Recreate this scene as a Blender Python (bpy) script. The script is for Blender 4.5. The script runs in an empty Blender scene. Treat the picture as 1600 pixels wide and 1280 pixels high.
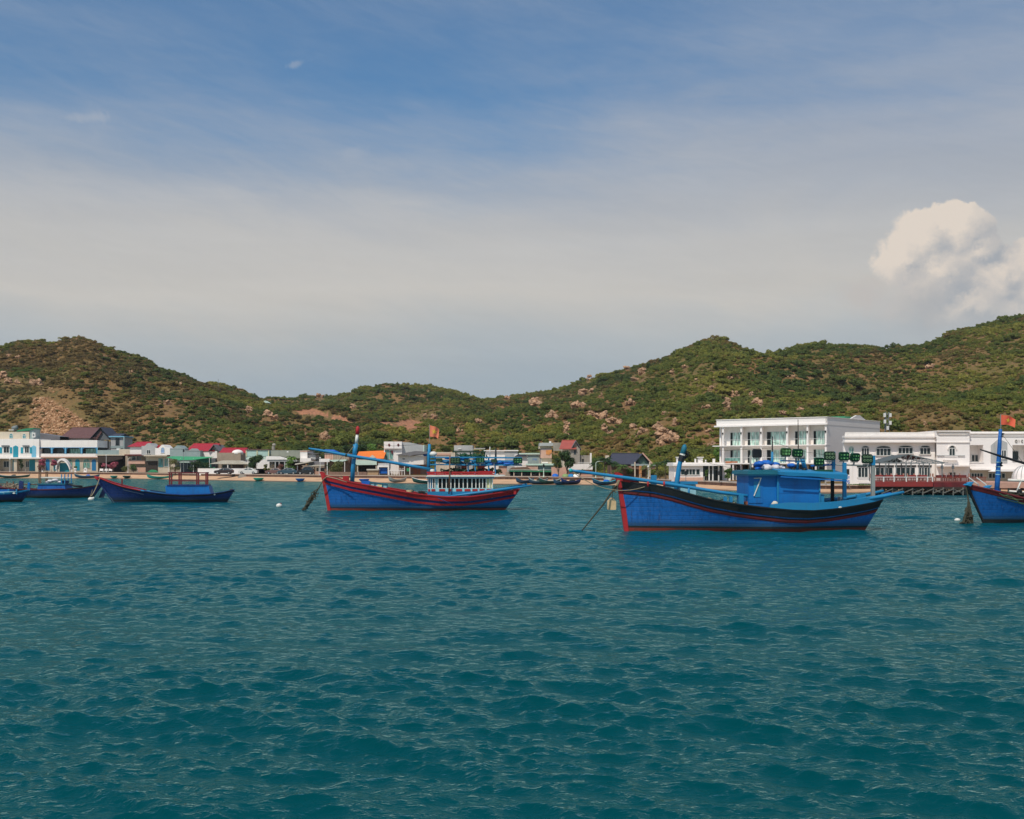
import bpy, math, random
import numpy as np
from mathutils import Vector, Matrix
R = math.radians
random.seed(7); np.random.seed(7)
C = bpy.context.scene.collection
SC = bpy.context.scene
# ---------------------------------------------------------------- camera
F = 1716.0; YH = 727.0; CH = 3.5          # focal length and horizon in photo pixels, camera height in metres
cam = bpy.data.cameras.new('camera'); camo = bpy.data.objects.new('camera', cam); C.objects.link(camo)
camo.location = (0, 0, CH); camo.rotation_euler = (R(90), 0, 0)
cam.sensor_fit = 'HORIZONTAL'; cam.sensor_width = 36; cam.lens = 36 * F / 1600
cam.shift_y = (YH - 640) / 1600; cam.clip_start = 0.5; cam.clip_end = 8000
SC.camera = camo
def X(px, D): return (px - 800) / F * D
def Zp(py, D): return CH - (py - YH) / F * D
# ---------------------------------------------------------------- light, sky
SUN_EL, SUN_AZ = R(55), R(208)            # azimuth clockwise from +Y: behind the camera, to the left
SC.view_settings.view_transform = 'Standard'; SC.view_settings.look = 'None'
SC.view_settings.gamma = 1; SC.view_settings.use_curve_mapping = False
SC.view_settings.exposure = -0.36
sun = bpy.data.lights.new('sun', 'SUN'); suno = bpy.data.objects.new('sun', sun); C.objects.link(suno)
sun.energy = 4.5; sun.angle = R(0.6); sun.color = (1, 0.93, 0.82)
sd = Vector((math.cos(SUN_EL)*math.sin(SUN_AZ), math.cos(SUN_EL)*math.cos(SUN_AZ), math.sin(SUN_EL)))
suno.rotation_euler = sd.to_track_quat('Z', 'Y').to_euler()

class NT:
    """small helper for shader node trees"""
    def __init__(s, tree): s.t = tree; s.n = tree.nodes; s.l = tree.links
    def node(s, typ, **kw):
        n = s.n.new(typ)
        for k, v in kw.items(): setattr(n, k, v)
        return n
    def put(s, sock, v):
        if isinstance(v, bpy.types.NodeSocket): s.l.new(v, sock)
        else:
            if hasattr(sock.default_value, '__len__') and not hasattr(v, '__len__'): v = (v,)*len(sock.default_value)
            if hasattr(sock.default_value, '__len__') and len(sock.default_value) == 4 and len(v) == 3: v = (*v, 1)
            sock.default_value = v
    def m(s, op, a, b=0.0, c=0.0, clamp=False):
        n = s.node('ShaderNodeMath', operation=op, use_clamp=clamp)
        s.put(n.inputs[0], a); s.put(n.inputs[1], b); s.put(n.inputs[2], c)
        return n.outputs[0]
    def mix(s, f, a, b, blend='MIX'):
        n = s.node('ShaderNodeMix', data_type='RGBA', blend_type=blend)
        s.put(n.inputs[0], f); s.put(n.inputs[6], a); s.put(n.inputs[7], b)
        return n.outputs[2]
    def noise(s, vec, scale, detail=3, rough=0.55, dist=0.0, out=0):
        n = s.node('ShaderNodeTexNoise'); s.put(n.inputs['Vector'], vec)
        n.inputs['Scale'].default_value = scale; n.inputs['Detail'].default_value = detail
        n.inputs['Roughness'].default_value = rough; n.inputs['Distortion'].default_value = dist
        return n.outputs[out]
    def ss(s, v, a, b, lo=0.0, hi=1.0):
        n = s.node('ShaderNodeMapRange', interpolation_type='SMOOTHSTEP')
        s.put(n.inputs[0], v)
        for i, q in enumerate((a, b, lo, hi)): s.put(n.inputs[i+1], q)
        return n.outputs[0]
    def vmul(s, v, k):
        n = s.node('ShaderNodeVectorMath', operation='MULTIPLY'); s.put(n.inputs[0], v); s.put(n.inputs[1], k); return n.outputs[0]
    def vadd(s, v, k):
        n = s.node('ShaderNodeVectorMath', operation='ADD'); s.put(n.inputs[0], v); s.put(n.inputs[1], k); return n.outputs[0]
    def ramp(s, v, stops):
        n = s.node('ShaderNodeValToRGB'); e = n.color_ramp.elements
        while len(e) > 1: e.remove(e[0])
        e[0].position = stops[0][0]; e[0].color = (*stops[0][1], 1)
        for p, c in stops[1:]: q = e.new(p); q.color = (*c, 1)
        s.put(n.inputs[0], v); return n.outputs[0]

world = bpy.data.worlds.new('World'); SC.world = world; world.use_nodes = True
w = NT(world.node_tree); w.n.clear()
tc = w.node('ShaderNodeTexCoord'); d = tc.outputs['Generated']
sky = w.node('ShaderNodeTexSky', sky_type='NISHITA'); sky.sun_disc = False
sky.sun_elevation = SUN_EL; sky.sun_rotation = SUN_AZ
sky.air_density = 1.3; sky.dust_density = 1.0; sky.ozone_density = 3.0
SKY = 0.11
sep = w.node('ShaderNodeSeparateXYZ'); w.put(sep.inputs[0], d)
dx, dy, dz = sep.outputs
yy = w.m('MAXIMUM', dy, 0.05)
u = w.m('DIVIDE', dx, yy); v = w.m('DIVIDE', dz, yy)
elev = w.m('MAXIMUM', dz, 0.0)
# thin high veil of cirrus, streaked along the horizon
st1 = w.noise(w.vmul(d, (1.6, 1.6, 9.0)), 1.5, 6, 0.55, 0.6)
st2 = w.noise(w.vmul(d, (2.5, 2.5, 26.0)), 1.4, 5, 0.5, 0.3)
dg = w.node('ShaderNodeVectorRotate', rotation_type='Y_AXIS'); w.put(dg.inputs['Vector'], d); dg.inputs['Angle'].default_value = R(-14)
wisp = w.noise(w.vmul(dg.outputs[0], (1.6, 1.6, 9.0)), 1.7, 8, 0.60, 0.8)
wisp2 = w.noise(w.vmul(dg.outputs[0], (6, 4, 30.0)), 3.0, 8, 0.68, 1.5)
low = w.ss(elev, 0.44, 0.10)                      # veil thickens towards the horizon
band = w.ss(w.m('ABSOLUTE', w.m('SUBTRACT', elev, 0.165)), 0.02, 0.17, 1, 0)
e = w.m('ADD', w.m('MULTIPLY', low, 0.62), w.m('MULTIPLY', band, 0.36))
e = w.m('ADD', e, w.m('MULTIPLY', w.m('SUBTRACT', st1, 0.5), 0.75))
e = w.m('ADD', e, w.m('MULTIPLY', w.m('SUBTRACT', st2, 0.5), 0.3))
e = w.m('ADD', e, w.m('MULTIPLY', w.m('SUBTRACT', wisp, 0.5), 0.62))
e = w.m('ADD', e, w.m('MULTIPLY', w.m('MULTIPLY', w.m('SUBTRACT', wisp2, 0.45), 0.22), w.ss(elev, 0.10, 0.24)))
e = w.m('ADD', e, w.m('MULTIPLY', w.ss(u, -0.25, 0.5), 0.30))
e = w.m('ADD', e, 0.20)
veil = w.m('MULTIPLY', w.ss(e, 0.0, 1.05), 0.93)
elev2 = w.m('ADD', elev, w.m('MULTIPLY', w.m('SUBTRACT', w.noise(w.vmul(dg.outputs[0], (2.0, 2.0, 7.0)), 1.3, 5, 0.55, 0.5), 0.5), 0.10))
cveil = w.ramp(elev2, [(0.0, (0.47, 0.56, 0.62)), (0.07, (0.50, 0.57, 0.63)), (0.115, (0.60, 0.63, 0.64)), (0.155, (0.76, 0.715, 0.65)), (0.20, (0.70, 0.68, 0.65)), (0.245, (0.54, 0.57, 0.62)), (0.30, (0.47, 0.52, 0.61)), (0.42, (0.38, 0.46, 0.59))])
sg_n = w.m('ADD', 0.90, w.m('ADD', w.m('MULTIPLY', st2, 0.14), w.m('MULTIPLY', wisp2, 0.08)))
sgc = w.node('ShaderNodeCombineColor')
for i_ in range(3): w.put(sgc.inputs[i_], sg_n)
cveil = w.mix(1.0, cveil, sgc.outputs[0], 'MULTIPLY')
scl = lambda c, k: w.mix(1.0, c, (k, k, k), 'MULTIPLY')
K = 1.0 / SKY
base = w.mix(1.0, sky.outputs[0], (0.60, 0.93, 1.15), 'MULTIPLY')
col = w.mix(veil, base, scl(cveil, K*1.0))
for (a_, b_, rx_, ry_, am) in ((140, 184, 66, 12, 0.20), (460, 101, 26, 8, 0.22), (550, 236, 36, 14, 0.14)):
    pu = w.m('DIVIDE', w.m('SUBTRACT', u, (a_-800)/F), rx_/F); pv = w.m('DIVIDE', w.m('SUBTRACT', v, (YH-b_)/F), ry_/F)
    if a_ == 460: pv = w.m('SUBTRACT', pv, w.m('MULTIPLY', pu, 0.8))
    rr0 = w.m('SQRT', w.m('ADD', w.m('MULTIPLY', pu, pu), w.m('MULTIPLY', pv, pv)))
    tf = w.m('MULTIPLY', w.ss(w.m('ADD', rr0, w.m('MULTIPLY', w.m('SUBTRACT', w.noise(d, 70, 6, 0.65, 1.0), 0.5), 2.2)), 0.0, 1.0, 1, 0), am)
    col = w.mix(tf, col, scl(w.mix(0.0, (0.78, 0.75, 0.72), (0, 0, 0)), K))
# cumulus: billowing lumps over the right-hand hill, direction space
def uv(px, py): return ((px-800)/F, (YH-py)/F)
n1 = w.noise(d, 14, 7, 0.58); n1c = w.noise(d, 14, 7, 0.58, 0, 1)
wob = w.node('ShaderNodeSeparateXYZ'); w.put(wob.inputs[0], w.noise(d, 24, 9, 0.66, 0.0, 1))
uu = w.m('ADD', u, w.m('MULTIPLY', w.m('SUBTRACT', wob.outputs[0], 0.5), 0.060))
vv = w.m('ADD', v, w.m('MULTIPLY', w.m('SUBTRACT', wob.outputs[1], 0.5), 0.060))
def lump(px, py, rx, ry, U=uu, V=vv):
    a, b = uv(px, py)
    p = w.m('DIVIDE', w.m('SUBTRACT', U, a), rx/F); q = w.m('DIVIDE', w.m('SUBTRACT', V, b), ry/F)
    return w.m('SUBTRACT', 1.0, w.m('SQRT', w.m('ADD', w.m('MULTIPLY', p, p), w.m('MULTIPLY', q, q))))
L = None
LUMPS = [(1440, 372, 62, 55), (1497, 360, 60, 55), (1525, 395, 45, 45), (1562, 428, 58, 42), (1410, 405, 45, 50), (1470, 430, 85, 60), (1560, 450, 80, 60), (1620, 440, 90, 62), (1590, 480, 90, 40), (1700, 440, 90, 70), (1510, 480, 80, 40)]
for a in LUMPS:
    q = lump(*a); L = q if L is None else w.m('SMOOTH_MAX', L, q, 0.12)
L2 = None
us_, vs_ = w.m('ADD', uu, -0.011), w.m('ADD', vv, 0.010)
for q_ in LUMPS:
    q = lump(*q_, U=us_, V=vs_); L2 = q if L2 is None else w.m('SMOOTH_MAX', L2, q, 0.12)
side = w.m('MULTIPLY', w.m('SUBTRACT', L, L2), 1.1)
bodym = w.ss(L, 0.0, w.ss(uu, (1370-800)/F, (1440-800)/F, 0.42, 0.15))
fade = w.ss(v, (YH-560)/F, (YH-430)/F, 0.0, 1.0)          # base melts into the haze
fl = w.ss(uu, (1370-800)/F, (1440-800)/F)
bodym = w.m('MULTIPLY', w.m('MULTIPLY', bodym, fade), 0.95)
soft = w.m('MULTIPLY', w.ss(lump(1352, 456, 70, 46), 0.0, 0.9), 0.50)
soft = w.m('MAXIMUM', soft, w.m('MULTIPLY', w.ss(lump(1405, 478, 62, 50), 0.0, 0.9), 0.38))
glow = w.m('MAXIMUM', w.m('MULTIPLY', w.ss(lump(1500, 480, 190, 120, u, v), 0, 1), 0.18), soft)
puff = w.noise(w.vadd(d, (0.004, 0.0, -0.005)), 34, 8, 0.62)
lit = w.m('ADD', w.m('ADD', w.m('ADD', w.ss(v, (YH-500)/F, (YH-340)/F, 0.36, 0.68), side), w.m('MULTIPLY', w.m('SUBTRACT', puff, 0.5), 0.95)), w.m('MULTIPLY', w.m('SUBTRACT', w.noise(w.vadd(d, (0.006, 0, -0.006)), 11, 3, 0.5), 0.5), 0.9), clamp=True)
ccol = w.mix(lit, (0.46, 0.49, 0.53), (0.94, 0.83, 0.72))
col = w.mix(glow, col, scl((0.74, 0.68, 0.65, 1) and w.mix(0.0, (0.78, 0.70, 0.65), (0, 0, 0)), K*0.9))
col = w.mix(bodym, col, scl(ccol, K*1.05))
dark = w.m('MULTIPLY', w.ss(lump(1445, 480, 50, 70), 0, 0.9), 0.34)
col = w.mix(dark, col, scl(w.mix(0.0, (0.50, 0.54, 0.58), (0, 0, 0)), K*0.9))
bg = w.node('ShaderNodeBackground'); w.put(bg.inputs[0], col); bg.inputs[1].default_value = SKY
wo = w.node('ShaderNodeOutputWorld'); w.l.new(bg.outputs[0], wo.inputs[0])

# ---------------------------------------------------------------- materials
def newmat(name):
    m = bpy.data.materials.new(name); m.use_nodes = True
    t = NT(m.node_tree); b = t.n['Principled BSDF']
    return m, t, b
_M = {}
def paint(name, col, rough=0.55, dirt=0.35, scale=1.2, dcol=None, bump=0.15, spec=0.35, metal=0.0):
    """weathered paint / plaster: blotchy wear, vertical runs, fine bump"""
    if name in _M: return _M[name]
    m, t, b = newmat(name)
    co = t.node('ShaderNodeTexCoord').outputs['Object']
    n1 = t.noise(co, scale, 6, 0.65); n2 = t.noise(t.vmul(co, (6, 6, 0.7)), scale, 4, 0.6)
    dc = dcol or tuple(c*0.55+0.01 for c in col)
    f = t.m('MULTIPLY', t.ss(n1, 0.42, 0.75), dirt)
    c = t.mix(f, col, dc)
    f2 = t.m('MULTIPLY', t.ss(n2, 0.5, 0.8), dirt*0.8)
    c = t.mix(f2, c, tuple(min(1, q*0.6+0.02) for q in dc))
    n3 = t.noise(co, scale*9, 3, 0.6)
    c = t.mix(t.m('MULTIPLY', t.ss(n3, 0.55, 0.8), dirt*0.35), c, tuple(min(0.8, q*1.5+0.03) for q in col))
    t.put(b.inputs['Base Color'], c); b.inputs['Roughness'].default_value = rough
    b.inputs['Specular IOR Level'].default_value = spec; b.inputs['Metallic'].default_value = metal
    if bump:
        bn = t.node('ShaderNodeBump'); bn.inputs['Strength'].default_value = bump; bn.inputs['Distance'].default_value = 0.05
        t.put(bn.inputs['Height'], n3); t.l.new(bn.outputs[0], b.inputs['Normal'])
    _M[name] = m; return m
def plain(name, col, rough=0.6, spec=0.3):
    if name in _M: return _M[name]
    m, t, b = newmat(name)
    co = t.node('ShaderNodeTexCoord').outputs['Object']
    n = t.noise(co, 3, 3)
    t.put(b.inputs['Base Color'], t.mix(t.ss(n, 0.3, 0.8, 0, 0.5), col, tuple(c*0.7 for c in col)))
    b.inputs['Roughness'].default_value = rough; b.inputs['Specular IOR Level'].default_value = spec
    _M[name] = m; return m
def roofmat(name, col, pitch=2.2, rough=0.6):
    """corrugated / tiled roofing: ridges across local x"""
    if name in _M: return _M[name]
    m, t, b = newmat(name)
    co = t.node('ShaderNodeTexCoord').outputs['Object']
    wv = t.node('ShaderNodeTexWave', bands_direction='X'); t.put(wv.inputs['Vector'], co); wv.inputs['Scale'].default_value = pitch
    n = t.noise(co, 0.7, 5, 0.65); n2 = t.noise(t.vmul(co, (4, 0.6, 0.6)), 2, 4)
    c = t.mix(t.ss(n, 0.35, 0.75, 0, 0.45), col, tuple(q*0.6+0.01 for q in col))
    c = t.mix(t.ss(n2, 0.45, 0.8, 0, 0.35), c, tuple(min(0.8, q*1.25+0.02) for q in col))
    t.put(b.inputs['Base Color'], c); b.inputs['Roughness'].default_value = rough; b.inputs['Specular IOR Level'].default_value = 0.25
    bn = t.node('ShaderNodeBump'); bn.inputs['Strength'].default_value = 0.5; bn.inputs['Distance'].default_value = 0.06
    t.put(bn.inputs['Height'], wv.outputs[1]); t.l.new(bn.outputs[0], b.inputs['Normal'])
    _M[name] = m; return m
def glassmat(name, col=(0.02, 0.03, 0.03), rough=0.08):
    if name in _M: return _M[name]
    m, t, b = newmat(name)
    co = t.node('ShaderNodeTexCoord').outputs['Object']
    n = t.noise(t.vmul(co, (3, 3, 0.6)), 1.3, 3)
    t.put(b.inputs['Base Color'], t.mix(t.ss(n, 0.4, 0.65), col, tuple(min(1, q*2.2+0.01) for q in col)))
    b.inputs['Roughness'].default_value = rough; b.inputs['Specular IOR Level'].default_value = 0.5
    _M[name] = m; return m
def leafmat(name, a, b_, c_, rough=0.55):
    if name in _M: return _M[name]
    m, t, b = newmat(name)
    g = t.node('ShaderNodeNewGeometry')
    n = t.noise(g.outputs['Position'], 1.1, 4, 0.6)
    t.put(b.inputs['Base Color'], t.ramp(n, [(0.3, a), (0.5, b_), (0.7, c_)]))
    b.inputs['Roughness'].default_value = rough; b.inputs['Specular IOR Level'].default_value = 0.25
    _M[name] = m; return m

# ---------------------------------------------------------------- mesh collector and tagging
class MB:
    def __init__(s): s.v = []; s.f = []; s.k = []
    def add(s, vs, fs, k=0):
        o = len(s.v); s.v += [tuple(p) for p in vs]; s.f += [tuple(i+o for i in f) for f in fs]; s.k += [k]*len(fs); return s
    def box(s, x0, x1, y0, y1, z0, z1, k=0):
        if x0 > x1: x0, x1 = x1, x0
        if y0 > y1: y0, y1 = y1, y0
        if z0 > z1: z0, z1 = z1, z0
        vs = [(x, y, z) for z in (z0, z1) for y in (y0, y1) for x in (x0, x1)]
        return s.add(vs, [(0, 2, 3, 1), (4, 5, 7, 6), (0, 1, 5, 4), (2, 6, 7, 3), (0, 4, 6, 2), (1, 3, 7, 5)], k)
    def prism(s, poly, y0, y1, k=0, ax='y'):
        n = len(poly)
        g = {'y': lambda p, q: (p[0], q, p[1]), 'x': lambda p, q: (q, p[0], p[1]), 'z': lambda p, q: (p[0], p[1], q)}[ax]
        vs = [g(p, y0) for p in poly] + [g(p, y1) for p in poly]
        fs = [tuple(range(n)), tuple(range(2*n-1, n-1, -1))] + [(i, i+n, (i+1) % n+n, (i+1) % n) for i in range(n)]
        return s.add(vs, fs, k)
    def tube(s, pts, r, n=7, k=0, cap=True):
        pts = [Vector(p) for p in pts]; rs = r if hasattr(r, '__len__') else [r]*len(pts)
        vs = []; fs = []
        for i, p in enumerate(pts):
            t = (pts[min(i+1, len(pts)-1)] - pts[max(i-1, 0)]).normalized()
            a = t.orthogonal().normalized() if i == 0 else (a - t*a.dot(t)).normalized()
            b = t.cross(a)
            for j in range(n):
                q = 2*math.pi*j/n; vs.append(p + (a*math.cos(q)+b*math.sin(q))*rs[i])
        for i in range(len(pts)-1):
            for j in range(n): fs.append((i*n+j, i*n+(j+1) % n, (i+1)*n+(j+1) % n, (i+1)*n+j))
        if cap: fs += [tuple(range(n-1, -1, -1)), tuple(range((len(pts)-1)*n, len(pts)*n))]
        return s.add(vs, fs, k)
    def bar(s, p, q, wx, wz, k=0):
        """rectangular bar from p to q"""
        p = Vector(p); q = Vector(q); t = (q-p).normalized()
        a = t.cross(Vector((0, 0, 1)));
        if a.length < 0.05: a = Vector((1, 0, 0))
        a.normalize(); b = a.cross(t).normalized(); a = a*wx/2; b = b*wz/2
        vs = [e+i*a+j*b for e in (p, q) for i, j in ((-1, -1), (1, -1), (1, 1), (-1, 1))]
        return s.add(vs, [(0, 3, 2, 1), (4, 5, 6, 7), (0, 1, 5, 4), (1, 2, 6, 5), (2, 3, 7, 6), (3, 0, 4, 7)], k)
    def grid(s, P, k=0, close=False):
        """P: rows of points"""
        n = len(P[0]); vs = [p for r in P for p in r]; fs = []
        for i in range(len(P)-1):
            for j in range(n-1): fs.append((i*n+j, i*n+j+1, (i+1)*n+j+1, (i+1)*n+j))
        return s.add(vs, fs, k)
    def ball(s, c, rx, ry=None, rz=None, n=10, m=6, k=0, jit=0.0, rnd=random):
        ry = ry or rx; rz = rz or rx; vs = [(c[0], c[1], c[2]+rz)]; fs = []
        for i in range(1, m):
            for j in range(n):
                a = math.pi*i/m; b = 2*math.pi*j/n; q = 1+rnd.uniform(-jit, jit)
                vs.append((c[0]+rx*math.sin(a)*math.cos(b)*q, c[1]+ry*math.sin(a)*math.sin(b)*q, c[2]+rz*math.cos(a)*q))
        vs.append((c[0], c[1], c[2]-rz)); e = len(vs)-1
        for j in range(n):
            fs.append((0, 1+j, 1+(j+1) % n)); fs.append((e, 1+(m-2)*n+(j+1) % n, 1+(m-2)*n+j))
            for i in range(m-2): fs.append((1+i*n+j, 1+(i+1)*n+j, 1+(i+1)*n+(j+1) % n, 1+i*n+(j+1) % n))
        return s.add(vs, fs, k)
    def build(s, name, mats, parent=None, smooth=False, label=None, loc=None):
        me = bpy.data.meshes.new(name); me.from_pydata(s.v, [], s.f); me.update()
        if not isinstance(mats, (list, tuple)): mats = [mats]
        for m in mats: me.materials.append(m)
        if len(mats) > 1: me.polygons.foreach_set('material_index', s.k)
        if smooth: me.polygons.foreach_set('use_smooth', [True]*len(s.f))
        o = bpy.data.objects.new(name, me); C.objects.link(o)
        if parent: o.parent = parent
        if loc: o.location = loc
        if label: o['label'] = label
        return o
def tag(o, label, cat=None, group=None, kind=None):
    o['label'] = label
    if cat: o['category'] = cat
    if group: o['group'] = group
    if kind: o['kind'] = kind
    return o
def thing(name, label, cat, loc=(0, 0, 0), rz=0.0, group=None):
    o = bpy.data.objects.new(name, None); C.objects.link(o); o.location = loc; o.rotation_euler = (0, 0, rz)
    return tag(o, label, cat, group)
def struct(name, mb, mat, smooth=False):
    o = mb.build(name, mat, smooth=smooth); o['kind'] = 'structure'; return o
def np_mesh(name, V, Q, mat, smooth=True):
    me = bpy.data.meshes.new(name); n = len(V); m = len(Q)
    me.vertices.add(n); me.vertices.foreach_set('co', V.astype(np.float32).ravel())
    me.loops.add(m*4); me.loops.foreach_set('vertex_index', Q.astype(np.int32).ravel())
    me.polygons.add(m); me.polygons.foreach_set('loop_start', np.arange(0, m*4, 4, dtype=np.int32))
    me.polygons.foreach_set('use_smooth', np.full(m, smooth))
    me.materials.append(mat); me.update(calc_edges=True); me.validate()
    o = bpy.data.objects.new(name, me); C.objects.link(o); return o
# ---------------------------------------------------------------- water
def quads(nr, nc):
    i = np.arange(nr-1)[:, None]*nc + np.arange(nc-1)[None, :]
    return np.stack([i, i+1, i+1+nc, i+nc], -1).reshape(-1, 4)
m, t, b = newmat('sea_water')
g = t.node('ShaderNodeNewGeometry'); P = g.outputs['Position']
patch = t.noise(t.vmul(P, (0.05, 0.02, 0)), 1, 4, 0.6)
patch2 = t.noise(t.vmul(P, (0.35, 0.2, 0)), 1, 3, 0.6)
cw = t.mix(t.ss(patch, 0.35, 0.68), (0.0001, 0.064, 0.088), (0.0001, 0.086, 0.112))
cw = t.mix(t.ss(patch2, 0.4, 0.7, 0, 0.35), cw, (0.0001, 0.062, 0.078))
sp_ = t.node('ShaderNodeSeparateXYZ'); t.put(sp_.inputs[0], P)
cw = t.mix(t.ss(sp_.outputs[1], 95, 230, 0, 0.8), cw, (0.015, 0.10, 0.10))      # shallow, sandy water near the beach
cw = t.mix(t.ss(sp_.outputs[1], 9, 60, 0.85, 0.0), cw, (0.0001, 0.056, 0.064))
t.put(b.inputs['Base Color'], cw); b.inputs['Roughness'].default_value = 0.05
b.inputs['IOR'].default_value = 1.333; b.inputs['Specular IOR Level'].default_value = 0.40
na = t.noise(t.vmul(P, (1.0, 1.5, 1)), 5.5, 4, 0.6, 0.3); nb = t.noise(t.vmul(P, (0.8, 1.3, 1)), 1.7, 4, 0.6, 0.4); ncc = t.noise(t.vmul(P, (0.5, 1.3, 1)), 0.45, 3, 0.5)
wf = t.ss(sp_.outputs[1], 25, 90, 0.0, 1.0)
hh = t.m('ADD', t.m('MULTIPLY', na, 0.055), t.m('MULTIPLY', t.m('MULTIPLY', nb, 0.24), wf))
hh = t.m('ADD', hh, t.m('MULTIPLY', t.m('MULTIPLY', ncc, 0.45), t.ss(sp_.outputs[1], 60, 160)))
bn = t.node('ShaderNodeBump'); bn.inputs['Strength'].default_value = 1.0; bn.inputs['Distance'].default_value = 1.0
t.put(bn.inputs['Height'], hh)
upn = t.node('ShaderNodeCombineXYZ'); upn.inputs[2].default_value = 1.0; t.l.new(upn.outputs[0], b.inputs['Normal'])   # light scattered back from inside the water does not follow the ripples
b.inputs['Specular IOR Level'].default_value = 0.0; b.inputs['Roughness'].default_value = 0.6
fr = t.node('ShaderNodeFresnel'); fr.inputs[0].default_value = 1.333; t.l.new(bn.outputs[0], fr.inputs['Normal'])
gs = t.node('ShaderNodeBsdfGlossy'); gs.inputs['Color'].default_value = (0.64, 0.92, 0.84, 1); gs.inputs['Roughness'].default_value = 0.06; t.l.new(bn.outputs[0], gs.inputs['Normal'])
mx = t.node('ShaderNodeMixShader'); t.put(mx.inputs[0], t.m('SUBTRACT', t.m('MULTIPLY', fr.outputs[0], 1.0), 0.02, clamp=True)); t.l.new(b.outputs[0], mx.inputs[1]); t.l.new(gs.outputs[0], mx.inputs[2])
t.l.new(mx.outputs[0], t.n['Material Output'].inputs[0])
WATER = m
th = np.concatenate([np.radians(np.linspace(-180, -31, 74))[:-1], np.radians(np.linspace(-31, 31, 1500)), np.radians(np.linspace(31, 180, 74))[1:]])
rr = np.concatenate([np.linspace(2.5, 8, 14)[:-1], 8*np.exp(np.linspace(0, math.log(150/8), 1250)), np.linspace(150, 360, 60)[1:], np.array([500, 900, 1800, 4000.])])
TH, RR = np.meshgrid(th, rr)
wx = (RR*np.sin(TH)).ravel(); wy = (RR*np.cos(TH)).ravel(); wr = RR.ravel()
nrg = np.random.RandomState(11)
H = np.zeros_like(wx); DX = np.zeros_like(wx); DY = np.zeros_like(wx)
spacing = wr*0.0030
def _vn(x, y, seed):
    xi = np.floor(x).astype(np.int64); yi = np.floor(y).astype(np.int64); fx = x-xi; fy = y-yi; fx = fx*fx*(3-2*fx); fy = fy*fy*(3-2*fy)
    def h(p, q): k = (p*374761393+q*668265263+seed*974711) & 0x7fffffff; k = ((k ^ (k >> 13))*1274126177) & 0x7fffffff; return ((k ^ (k >> 16)) & 0xffff)/65535.0
    return (h(xi, yi)*(1-fx)+h(xi+1, yi)*fx)*(1-fy)+(h(xi, yi+1)*(1-fx)+h(xi+1, yi+1)*fx)*fy
PM = 0.45+0.85*np.clip(_vn(wx/5.0, wy/2.6, 3)*0.6+_vn(wx/13.0, wy/8.0, 5)*0.6-0.1, 0, 1)      # gusts: calm slicks and rippled patches
for i in range(140):
    lam = 0.13*(34**((i+nrg.rand())/140.0))
    ang = R(256) + nrg.normal()*0.52
    kk = 2*math.pi/lam; slope = 0.052*(1.0 if lam < 0.5 else (0.5/lam)**0.50)
    A = slope/kk
    fade = np.clip((lam/np.maximum(spacing, 1e-3)-2.0)/3.0, 0, 1)
    # waves come in groups
    gx, gy, gp = nrg.normal()*0.5/lam, nrg.normal()*0.5/lam, nrg.rand()*6.28
    env = 0.62+0.55*np.sin(gx*wx+gy*wy+gp)
    ph = kk*(math.cos(ang)*wx+math.sin(ang)*wy)+nrg.rand()*6.28
    AA = A*fade*env*(PM if lam < 1.8 else 1)
    H += AA*np.sin(ph); c = np.cos(ph)*AA*0.85
    DX += c*math.cos(ang); DY += c*math.sin(ang)
V = np.stack([wx+DX, wy+DY, H], 1)
wo_ = np_mesh('water', V, quads(len(rr), len(th)), WATER); wo_['kind'] = 'structure'; wo_['label'] = 'teal rippling bay water'

# ---------------------------------------------------------------- terrain
def I(px, tab): a = np.array(tab, float); return np.interp(px, a[:, 0], a[:, 1])
tD0 = [(-500, 340), (0, 292), (200, 282), (400, 240), (600, 214), (700, 202), (850, 198), (950, 190), (1050, 168), (1150, 146), (1250, 135), (1340, 135), (1360, 137), (1515, 137), (1600, 128), (2200, 118)]
tZR = [(-500, 1.8), (0, 1.7), (300, 1.4), (850, 1.3), (1100, 1.05), (1300, 0.85), (2200, 0.85)]
tDh = [(-500, 385), (0, 372), (200, 355), (400, 312), (700, 290), (900, 275), (1100, 260), (1300, 245), (2200, 235)]
tYA = [(-500, 560), (-200, 548), (0, 543), (30, 534), (60, 531), (80, 535), (100, 528), (120, 523), (145, 529), (180, 545), (215, 551), (250, 571), (290, 585), (330, 603), (360, 615), (380, 625), (400, 631), (440, 642), (480, 650), (520, 659), (560, 668), (600, 674), (640, 682), (700, 690), (760, 690), (830, 682), (900, 668), (1000, 640), (1100, 612), (1200, 622), (1300, 620), (1400, 622), (1500, 610), (1600, 590), (2200, 560)]
tYB = [(-500, 640), (300, 640), (380, 628), (400, 625), (440, 622), (490, 616), (510, 618), (550, 613), (590, 604), (620, 601), (660, 600), (700, 606), (740, 616), (755, 621), (790, 619), (830, 614), (870, 611), (890, 606), (900, 601), (925, 593), (950, 582), (985, 571), (1010, 561), (1040, 551), (1060, 541), (1080, 533), (1100, 526), (1125, 526), (1140, 534), (1165, 546), (1195, 553), (1215, 550), (1240, 541), (1290, 538), (1330, 542), (1370, 546), (1385, 549), (1410, 542), (1440, 536), (1475, 522), (1485, 514), (1520, 506), (1560, 497), (1600, 488), (1700, 465), (2200, 430)]
tDA = [(-500, 560), (300, 560), (400, 525), (600, 460), (760, 430), (2200, 430)]
tDB = [(-500, 820), (380, 840), (700, 850), (900, 760), (1110, 640), (1300, 640), (1385, 660), (1600, 600), (2200, 600)]
tDip = [(-500, 0), (380, 0), (430, 9), (650, 9), (800, 0), (2200, 0)]
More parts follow.
